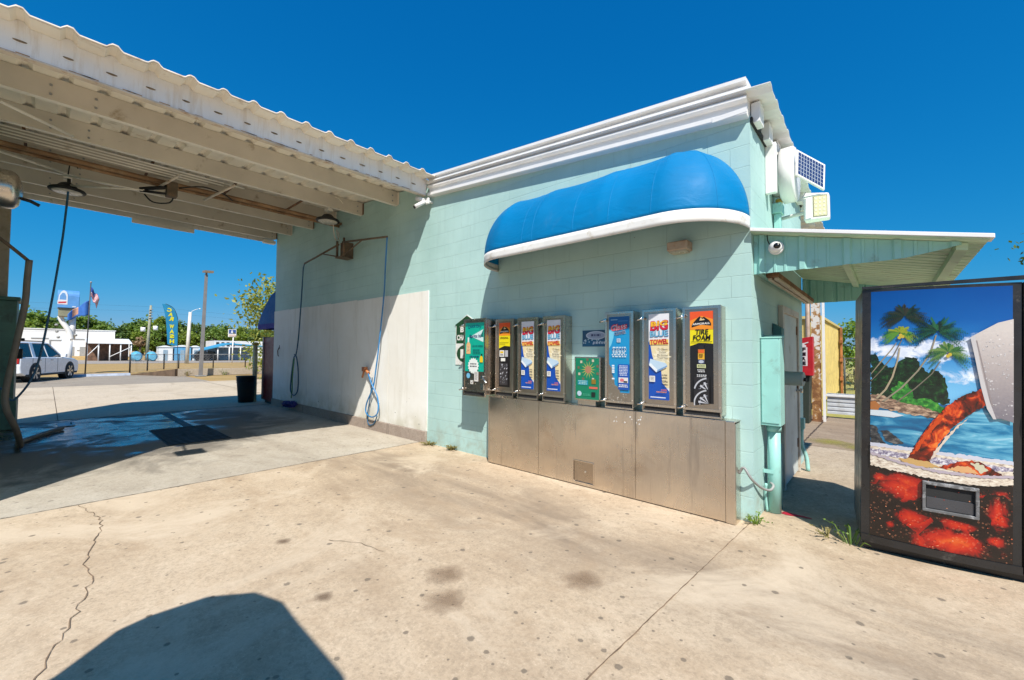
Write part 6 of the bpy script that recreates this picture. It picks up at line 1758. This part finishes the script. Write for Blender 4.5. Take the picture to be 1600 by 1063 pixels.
for y, z in ((-3.95, 2.95), (-3.92, 2.55), (-3.12, 2.35), (-3.85, 2.2)): b.lathe([(0.0, -0.12), (0.075, -0.08), (0.08, 0.05), (0.0, 0.10)], (-36.95, y, z), 12, 'x')
b.build("joint", M_grey, py, loose=True)
b = MB(); b.box(-37.5, -36.6, -3.90, -3.12, 3.48, 3.98); b.build("cradle", paint("olive_grey", (0.24, 0.23, 0.15), 0.5), py, 0.02)
M_sb = paint("sign_blue", (0.10, 0.28, 0.58), 0.4, var=.1)
b = MB(); pts = [(-37.6, 3.985), (-36.5, 3.985), (-36.5, 4.75)] + [(-37.05 + .55 * math.cos(a), 4.75 + .38 * math.sin(a)) for a in [math.pi * i / 10 for i in range(1, 10)]] + [(-37.6, 4.75)]
b.prism(pts, 'y', -3.95, -3.02); b.build("sign_box", M_sb, py, 0.015)
b = MB(); b.box(-36.497, -36.48, -3.93, -3.04, 4.02, 4.72); pf = b.build("panel", M_sb, py)
A = Art((-36.478, -3.95, 3.99), (0, 1, 0), (0, 0, 1), (1, 0, 0), .003)
A.poly([(.02, .45), (.05, .75), (.14, .98), (.25, 1.08), (.36, 1.0), (.42, .8), (.42, .2), (.02, .2)], (226, 232, 240)); A.poly([(.08, .5), (.10, .74), (.2, .92), (.30, .9), (.36, .7), (.36, .5)], (110, 160, 214))
A.rect(.0, .40, .22, .44, (236, 226, 228)); A.poly([(.03, .26), (.36, .30), (.37, .40), (.04, .36)], (206, 60, 66)); A.rect(.62, .78, .06, .14, (196, 214, 236))
A.build("emblem", pf)
ff = thing("feather_flag", "tall blue feather banner with yellow CAR WASH letters seen from behind", "banner", (-34.65, 1.5, ZG))
def FY(px): return 0.70 + (px - 253) * 0.0358
def FZ(py_): return 4.51 - (py_ - 475) * 0.0421
out = [(253, 475), (258, 475.2), (264, 477), (269, 481), (273, 487), (275.6, 494), (277, 503), (277.4, 520), (277.6, 541), (270, 540), (262.5, 538), (261.5, 525), (260.4, 510), (258.6, 496), (256, 484)]
b = MB(); b.prism([(FY(x), FZ(y)) for x, y in out], 'x', -34.67, -34.655); bn = b.build("banner", paint("banner_blue", (0.008, 0.20, 0.38), 0.6), ff)
A = Art((-34.654, 0, 0), (0, 1, 0), (0, 0, 1), (1, 0, 0), .004)
for ch, x, y, rr_ in (("C", 264, 484, .2), ("A", 266, 491, .15), ("R", 267, 498, .12), ("W", 268, 510, 0.05), ("A", 268.3, 518, 0.02), ("S", 268.6, 525.5, 0), ("H", 268.8, 533.5, 0)):
    A.text(ch, FY(x), FZ(y), .24, .26, (226, 220, 40), 0.06, -rr_, 0, flip=True)
A.build("lettering", bn)
b = MB(); b.tube([(-34.66, 1.60, ZG), (-34.66, 1.585, 1.7), (-34.66, 1.57, 3.0), (-34.66, FY(276.6), FZ(497)), (-34.66, FY(270), FZ(481)), (-34.66, FY(258), FZ(474.5))], 0.016, 6, sub=4); b.build("pole", M_dark, ff)
lp = thing("light_pole", "tall grey square light pole with floodlight head at the edge of the lot", "light pole", (-29.4, 1.83, ZG))
b = MB(); b.hexa([(-29.49, 1.74, ZG), (-29.31, 1.74, ZG), (-29.31, 1.92, ZG), (-29.49, 1.92, ZG)], [(-29.47, 1.90, 6.0), (-29.33, 1.90, 6.0), (-29.33, 2.04, 6.0), (-29.47, 2.04, 6.0)]); b.build("pole", paint("brown_grey_pole", (0.19, 0.18, 0.175), 0.5), lp, 0.01)
b = MB(); b.cyl((-29.4, 1.97, 6.0), (-29.4, 1.97, 6.14), 0.05); b.hexa([(-29.62, 1.80, 6.12), (-29.18, 1.84, 6.08), (-29.18, 2.28, 6.10), (-29.62, 2.24, 6.14)], [(-29.62, 1.82, 6.24), (-29.18, 1.86, 6.22), (-29.18, 2.30, 6.24), (-29.62, 2.26, 6.26)]); b.build("lamp_head", paint("bronze_head", (0.20, 0.15, 0.10), 0.4), lp)
b = MB(); b.box(-29.65, -29.15, 1.58, 2.08, ZG, ZG + .05); b.build("base_plate", M_grey, lp)

# chain-link road fence with black posts, low concrete wall, kerb
rf = thing("road_fence", "black post chain link fence along the dry grass by the road", "fence", (-41, 3, ZG))
PF = [(-35.43, -0.69), (-39.8, 0.70), (-42.54, 2.05), (-43.42, 3.14), (-43.47, 5.57), (-43.65, 8.1), (-43.8, 11.0), (-44, 14)]
for x, y in PF:
    b = MB(); b.cyl((x, y, ZG), (x, y, 1.16), 0.045, n=8); b.build("post", M_dark, rf)
b = MB()
for (xa, ya), (xb, yb) in zip(PF, PF[1:]):
    b.cyl((xa, ya, 1.12), (xb, yb, 1.12), 0.02, n=6); b.cyl((xa, ya, ZG + .06), (xb, yb, ZG + .06), 0.008, n=4)
b.build("rail", M_grey, rf, loose=True)
b = MB()
for (xa, ya), (xb, yb) in zip(PF, PF[1:]):
    A0, B0 = Vector((xa, ya, 0)), Vector((xb, yb, 0)); n = int((B0 - A0).length / 0.22)
    for i in range(n):
        p0, p1 = A0.lerp(B0, i / n), A0.lerp(B0, (i + 1) / n)
        for k in range(5):
            z0, z1 = ZG + .06 + k * .22, ZG + .28 + k * .22
            b.cyl(p0 + Vector((0, 0, z0)), p1 + Vector((0, 0, z1)), 0.003, n=3, caps=False); b.cyl(p0 + Vector((0, 0, z1)), p1 + Vector((0, 0, z0)), 0.003, n=3, caps=False)
b.build("wire_mesh", M_grey, rf)
M_lowc = concrete("low_wall_concrete", (0.40, 0.33, 0.25), (0.24, 0.19, 0.14), (0.50, 0.43, 0.33), contrast=1.3)
rw = thing("low_concrete_wall", "low stained concrete retaining wall behind the light pole", "wall", (-29, 3, ZG))
b = MB(); b.box(-30.35, -30.15, 0.90, 13.0, ZG, 0.34); b.build("wall", M_lowc, rw, 0.01)
b = MB(); b.hexa([(-33.6, -0.75, ZG), (-33.5, -0.9, ZG), (-30.15, 0.75, ZG), (-30.3, 0.90, ZG)], [(-33.6, -0.75, ZG + .02), (-33.5, -0.9, ZG + .02), (-30.15, 0.75, 0.35), (-30.3, 0.90, 0.35)]); b.build("ramp_wall", paint("dark_brown_wall", (0.14, 0.09, 0.055), 0.9, var=.25), rw)
kb = thing("kerb_stop", "flat blue grey painted concrete kerb at the foot of the flagpole", "kerb", (-33, -2.3, ZG))
b = MB(); b.hexa([(-33.2, -3.3, ZG), (-32.6, -3.3, ZG), (-32.9, -0.9, ZG), (-33.5, -0.9, ZG)], [(-33.1, -3.3, ZG + .13), (-32.7, -3.3, ZG + .13), (-33.0, -0.9, ZG + .13), (-33.4, -0.9, ZG + .13)]); b.build("kerb", paint("blue_grey_kerb", (0.36, 0.40, 0.47), 0.8, var=.2), kb)
for i, (x, y) in enumerate(((-30.2, 1.35), (-30.1, 4.9), (-30.1, 3.2))):
    weed("weed", ("tall dry weeds against the low wall by the light pole", "green weeds growing against the low wall near the trash can", "small weeds at the middle of the low wall")[i], x, y, 40, 0.45, 0.3, M_dry if i == 0 else M_weed, 60 + i)

# beyond the road the land lies a little higher
b = MB(); b.face([(-87, -600, ZG - .008), (-87, 600, ZG - .008), (-90, 600, .45), (-90, -600, .45)]); b.face([(-90, -600, .45), (-90, 600, .45), (-900, 600, .45), (-900, -600, .45)])
o = b.build("far_field", M_grass); tag(o, kind='structure')
M_whb = paint("white_warehouse", (0.76, 0.75, 0.73), 0.5, var=.03, scale=.3)
wh = thing("white_warehouse", "long low white warehouse across the road below the trees", "building", (-95, -8, .4))
b = MB(); b.box(-103, -92, -34, 3.0, .40, 4.45); b.build("walls", M_whb, wh)
b = MB(); b.box(-103.2, -91.9, -34.2, 3.1, 4.451, 4.56); b.build("roof", M_whites, wh)
b = MB(); b.box(-92, -89, 0.4, 4.5, .40, 2.95); b.build("annex", M_whb, wh)
for y0, y1, z0, z1 in ((-5.9, -4.2, 3.05, 3.17), (-1.6, -0.3, 3.0, 3.12), (-1.2, -.4, 1.3, 1.4)):
    b = MB(); b.box(-91.998, -91.93, y0, y1, z0, z1); b.build("vent", M_grey, wh)
b = MB(); b.box(-91.998, -91.93, -4.1, -3.95, .45, 2.9); b.box(-91.998, -91.93, -3.95, -2.6, 2.8, 2.9); b.build("door_frame", M_grey, wh)
for y0 in (-2.2, -0.9):
    b = MB(); b.box(-91.998, -91.94, y0, y0 + .7, .45, 1.9); b.build("window", M_grey, wh)
sh = thing("open_shed", "open white roofed shed with brown interior beside the white warehouse", "shed", (-80.5, 1.5, ZG))
b = MB(); b.hexa([(-82.5, -0.8, 2.95), (-78.6, -0.8, 2.30), (-78.6, 3.75, 2.30), (-82.5, 3.75, 2.95)], [(-82.5, -0.8, 3.06), (-78.6, -0.8, 2.42), (-78.6, 3.75, 2.42), (-82.5, 3.75, 3.06)]); b.build("roof", M_whites, sh)
b = MB()
for i in range(5): b.cyl((-78.8, -0.7 + i * 1.1, ZG), (-78.8, -0.7 + i * 1.1, 2.3), 0.07, n=6)
b.cyl((-78.75, -.7, .6), (-78.75, .4, 2.1), .05, n=6); b.cyl((-78.75, 3.7, 1.9), (-78.75, 1.5, .5), .05, n=6)
b.build("post", M_whites, sh, loose=True)
b = MB(); b.box(-82.4, -81.9, -0.7, 3.7, ZG, 2.9); b.build("back_wall", paint("brown_boards", (0.16, 0.085, 0.05), 0.8, var=.3), sh)
bs = thing("blue_roof_canopy", "blue gable roofed sales canopy with white posts across the road", "canopy", (-76, 15, ZG))
b = MB(); b.prism([(11.3, 1.45), (14.7, 2.45), (19.5, 2.1), (19.5, 2.3), (14.7, 2.66), (11.3, 1.6)], 'x', -80, -75); b.build("roof", paint("blue_roof", (0.05, 0.30, 0.50), 0.5), bs)
b = MB()
for y in (11.8, 13.2, 14.7, 16.2, 17.8): b.cyl((-75.3, y, ZG), (-75.3, y, 2.0 if y > 12 else 1.6), 0.09, n=6)
b.build("post", M_whites, bs, loose=True)
b = MB(); b.box(-80, -79.6, 11.6, 19.2, ZG, 2.0); b.build("rear_wall", paint("pale_blue_wall", (0.42, 0.52, 0.60), 0.6, var=.2, scale=1.5, dirt=(.2, .24, .28)), bs)
ob = thing("white_office", "white flat roofed office building behind the blue sales canopy", "building", (-85, 17, .4))
b = MB(); b.box(-89, -83.5, 14.5, 24.0, ZG, 3.15); b.build("walls", M_whb, ob)
for i in range(4):
    b = MB(); b.box(-83.498, -83.4, 14.8 + i * .75, 15.2 + i * .75, 2.3, 2.9); b.build("window", M_shadowgap, ob)
for i, (y0, y1, z1, c, lab) in enumerate(((8.4, 10.4, 2.0, (0.10, 0.33, 0.55), "light blue storage box building across the road"), (6.6, 8.2, 1.9, (0.72, 0.72, 0.70), "white storage shed between the covered boat and the light blue box"), (10.6, 11.5, 1.95, (0.7, .7, .7), "narrow white shed between the light blue box and the blue canopy"))):
    t = thing("storage_shed", lab, "shed", (-78.5, (y0 + y1) / 2, ZG))
    b = MB(); b.box(-80, -78, y0, y1, ZG, z1); b.build("walls", paint("shed_paint_%s" % "abc"[i], c, 0.5), t)
    b = MB(); b.prism([(y0 - .1, z1), (y1 + .1, z1), ((y0 + y1) / 2, z1 + .25)], 'x', -80.1, -77.9); b.build("roof", M_whites, t)
    b = MB(); b.box(-77.998, -77.95, (y0 + y1) / 2 - .3, (y0 + y1) / 2 + .2, ZG, 1.5); b.build("door", paint("shed_door", (0.25, .35, .42), .5), t)
for i, (y, lab) in enumerate(((4.0, "light blue covered boat on a trailer nearer the open shed"), (5.6, "light blue covered boat on a trailer nearer the storage sheds"))):
    t = thing("covered_boat", lab, "boat", (-76.5, y, ZG))
    b = MB(); b.rings([[(-76.5 + dx, y + s * .62 * math.cos(a), .55 + .75 * math.sin(a) * (1 - .25 * abs(dx))) for a in [2 * math.pi * k / 12 for k in range(12)]] for dx, s in ((-1.4, .3), (-.8, .9), (0, 1.05), (.9, .95), (1.4, .55))], True, True); b.build("cover", paint("boat_cover", (0.10, 0.38, 0.55), 0.6), t)
    b = MB(); b.box(-77.6, -75.5, y - .3, y + .3, ZG, .1); b.build("trailer", M_grey, t)
def far_car(name, label, y, c, x=-77.2):
    t = thing(name, label, "car", (x, y, ZG))
    b = MB(); b.prism([(y - 1.0, .25), (y + 1.0, .25), (y + 1.0, .8), (y + .75, .85), (y + .5, 1.35), (y - .5, 1.35), (y - .8, .9), (y - 1.0, .8)], 'x', x - .8, x + .8); b.build("body", paint("far_car_" + name, c, 0.3), t, .05)
    b = MB(); b.box(x + .801, x + .83, y - .6, y + .45, .88, 1.25); b.build("window", M_gl, t)
    for s in (-.62, .62):
        b = MB(); b.cyl((x + .6, y + s, .2), (x + .85, y + s, .2), .28, n=12); b.build("wheel", M_tyre, t)
far_car("parked_van", "dark parked van under the left end of the blue canopy roof", 12.6, (0.03, 0.03, 0.035))
far_car("parked_sedan", "black parked car between the narrow white shed and the blue canopy", 11.2, (0.02, 0.02, 0.022), -75.6)
sl_ = thing("street_lamp", "white street lamp with curved arm across the dry grass", "street lamp", (-60, 6.7, ZG))
b = MB(); b.cyl((-60, 6.65, ZG), (-60.0, 6.85, 5.95), 0.20, 0.15, n=10); b.build("pole", paint("white_concrete_pole", (0.62, 0.60, 0.56), 0.7), sl_)
b = MB(); b.tube([(-60, 6.85, 5.8), (-60, 7.1, 6.15), (-60, 7.6, 6.4)], 0.022, 6, sub=3); b.build("arm", M_whites, sl_)
b = MB(); b.lathe([(0.0, 0.0), (0.1, 0.02), (0.08, 0.1), (0.0, 0.12)], (-60, 7.75, 6.36), 10); b.build("lamp_head", M_whites, sl_)
up = thing("utility_pole", "tall wooden utility pole with insulators and white transformer boxes", "utility pole", (-80.4, 5.6, ZG))
b = MB(); b.cyl((-80.4, 5.55, ZG), (-80.4, 5.86, 8.1), 0.20, 0.13, n=10); b.build("pole", paint("grey_green_wood", (0.30, 0.30, 0.22), 0.9), up)
b = MB()
for y, z in ((6.45, 4.75), (5.05, 4.5)): b.cyl((-80.3, y, z - .3), (-80.3, y, z + .3), .28, n=12)
b.build("transformer", M_whites, up, loose=True)
b = MB()
for z in (6.2, 6.6, 7.0, 7.4): b.cyl((-80.2, 5.6, z), (-80.2, 6.1, z + .1), .05, n=6)
b.build("insulator", M_grey, up, loose=True)
ws = thing("power_wire", "thin power lines strung from the utility pole above the trees", "wire", (-80, 0, 7))
b = MB()
for k, z in enumerate((7.9, 7.2, 4.2)):
    b.tube([(-80.4, 5.7, z), (-80.2, -20, z - .8), (-80, -46, z)], 0.008, 4, sub=5); b.tube([(-80.4, 5.7, z), (-80.6, 32, z - .8), (-80.8, 58, z)], 0.008, 4, sub=5)
b.build("wire", M_dark, ws, loose=True)
rs = thing("road_sign", "small white and blue square sign on a post by the road", "sign", (-59.2, 11, ZG))
b = MB(); b.cyl((-59.2, 11.0, ZG), (-59.2, 11.05, 3.2), 0.06, n=8); b.build("post", M_whites, rs)
b = MB(); b.box(-59.2, -59.12, 10.5, 11.35, 3.15, 4.1); pnl = b.build("panel", M_whites, rs)
A = Art((-59.115, 10.5, 3.15), (0, 1, 0), (0, 0, 1), (1, 0, 0), .01)
A.rect(.05, .80, .4, .90, (60, 90, 160)); A.poly([(.25, .5), (.5, .45), (.45, .8), (.35, .85)], (226, 230, 240)); A.rect(.08, .78, .08, .3, (226, 200, 190))
A.build("symbol", pnl)
# tree line beyond the warehouse: every tree a thing
M_tl = [leaf_mat("treeline_leaf_a", (0.075, 0.15, 0.02), (0.20, 0.30, 0.05), .35), leaf_mat("treeline_leaf_b", (0.12, 0.20, 0.02), (0.30, 0.38, 0.05), .4), leaf_mat("treeline_leaf_c", (0.05, 0.11, 0.02), (0.15, 0.22, 0.05), .3)]
TR = []
protos = []
GRP = "trees lining the far side of the road"
KIND = ["mid green rounded tree in the far tree line behind the warehouse and sales lot", "bright green rounded tree in the far tree line behind the warehouse and sales lot", "dark green tree in the far tree line behind the warehouse and sales lot"]
q = random.Random(77)
slots = []
y = -20.0
while y < 42:
    slots.append((-109 + q.uniform(-2, 2), y)); y += q.uniform(2.2, 3.2)
y = -18.0
while y < 42:
    slots.append((-105.5 + q.uniform(-.5, .5), y)); y += q.uniform(3.0, 4.4)
for i, (x, y) in enumerate(slots):
    k = q.randrange(3)
    sc = q.uniform(0.82, 1.12) * (1.0 if x < -107 else .78)
    if k >= len(protos) or protos[k] is None:
        while len(protos) <= k: protos.append(None)
        protos[k] = tree("background_tree", KIND[k], x, y, .40, 6.9, 2.6, M_tl[k], 100 + k, 54, 44, 0.62, 0.15, 0.06, GRP, cl_r=.30)
    else:
        TR.append((k, x, y, sc))
for k, x, y, sc in TR:
    dup(protos[k], (x, y, .40), q.uniform(0, 6.28), None, (sc * q.uniform(.95, 1.2), sc * q.uniform(.95, 1.2), sc))
tree("palm_clump", "small dry tan topped palm beside the white warehouse annex", -93, 6.2, .4, 3.4, .9, leaf_mat("tan_leaf", (0.30, 0.17, 0.10), (0.42, 0.28, 0.16)), 55, 16, 40, 0.35, 0.15, 0.45)
tree("yard_tree", "yellow green leafed tree branching out past the far end of the car wash wall", -18.2, 3.15, ZG, 4.7, 2.15, M_leafy, 23, 60, 70, 0.19, 0.08, 0.34, cl_r=.28)
tree("yard_shrub", "dull green shrub behind the red machine at the far end of the wall", -24.0, 4.4, ZG, 2.6, 1.7, M_leafy, 24, 30, 46, 0.2, 0.05, 0.1)

# ------------------------------------------------------------------ vacuum stand, invented and unseen behind the viewer; canopy shaped to cast its shadow
vs = thing("blocker_stand", "invented unseen vacuum stand with wide round canopy casting its shadow on the paving", "blocker", (0.10, -5.23, ZG))
b = MB(); b.lathe([(0.0, ZG), (0.27, ZG), (0.27, 1.35), (0.20, 1.45), (0.0, 1.46)], (0.10, -5.23, 0), 28); b.build("drum", M_ss, vs)
b = MB(); b.cyl((0.10, -5.23, 1.46), (0.10, -5.23, 2.25), 0.04); b.build("pole", M_grey, vs)
b = MB(); OUTL = [(-0.44, -5.52), (-0.667, -5.287), (-0.701, -5.167), (-0.684, -4.88), (-0.516, -4.661), (-0.274, -4.582), (0.015, -4.595), (0.558, -4.605), (1.15, -5.9), (0.5, -6.35), (-0.15, -6.2)]
cx_, cy_ = sum(p_[0] for p_ in OUTL) / len(OUTL), sum(p_[1] for p_ in OUTL) / len(OUTL)
b.rings([[(x, y, 2.25) for x, y in OUTL], [(cx_ + (x - cx_) * .97, cy_ + (y - cy_) * .97, 2.30) for x, y in OUTL], [(cx_ + (x - cx_) * .4, cy_ + (y - cy_) * .4, 2.52) for x, y in OUTL]], True, True)
b.build("canopy", M_blue, vs)
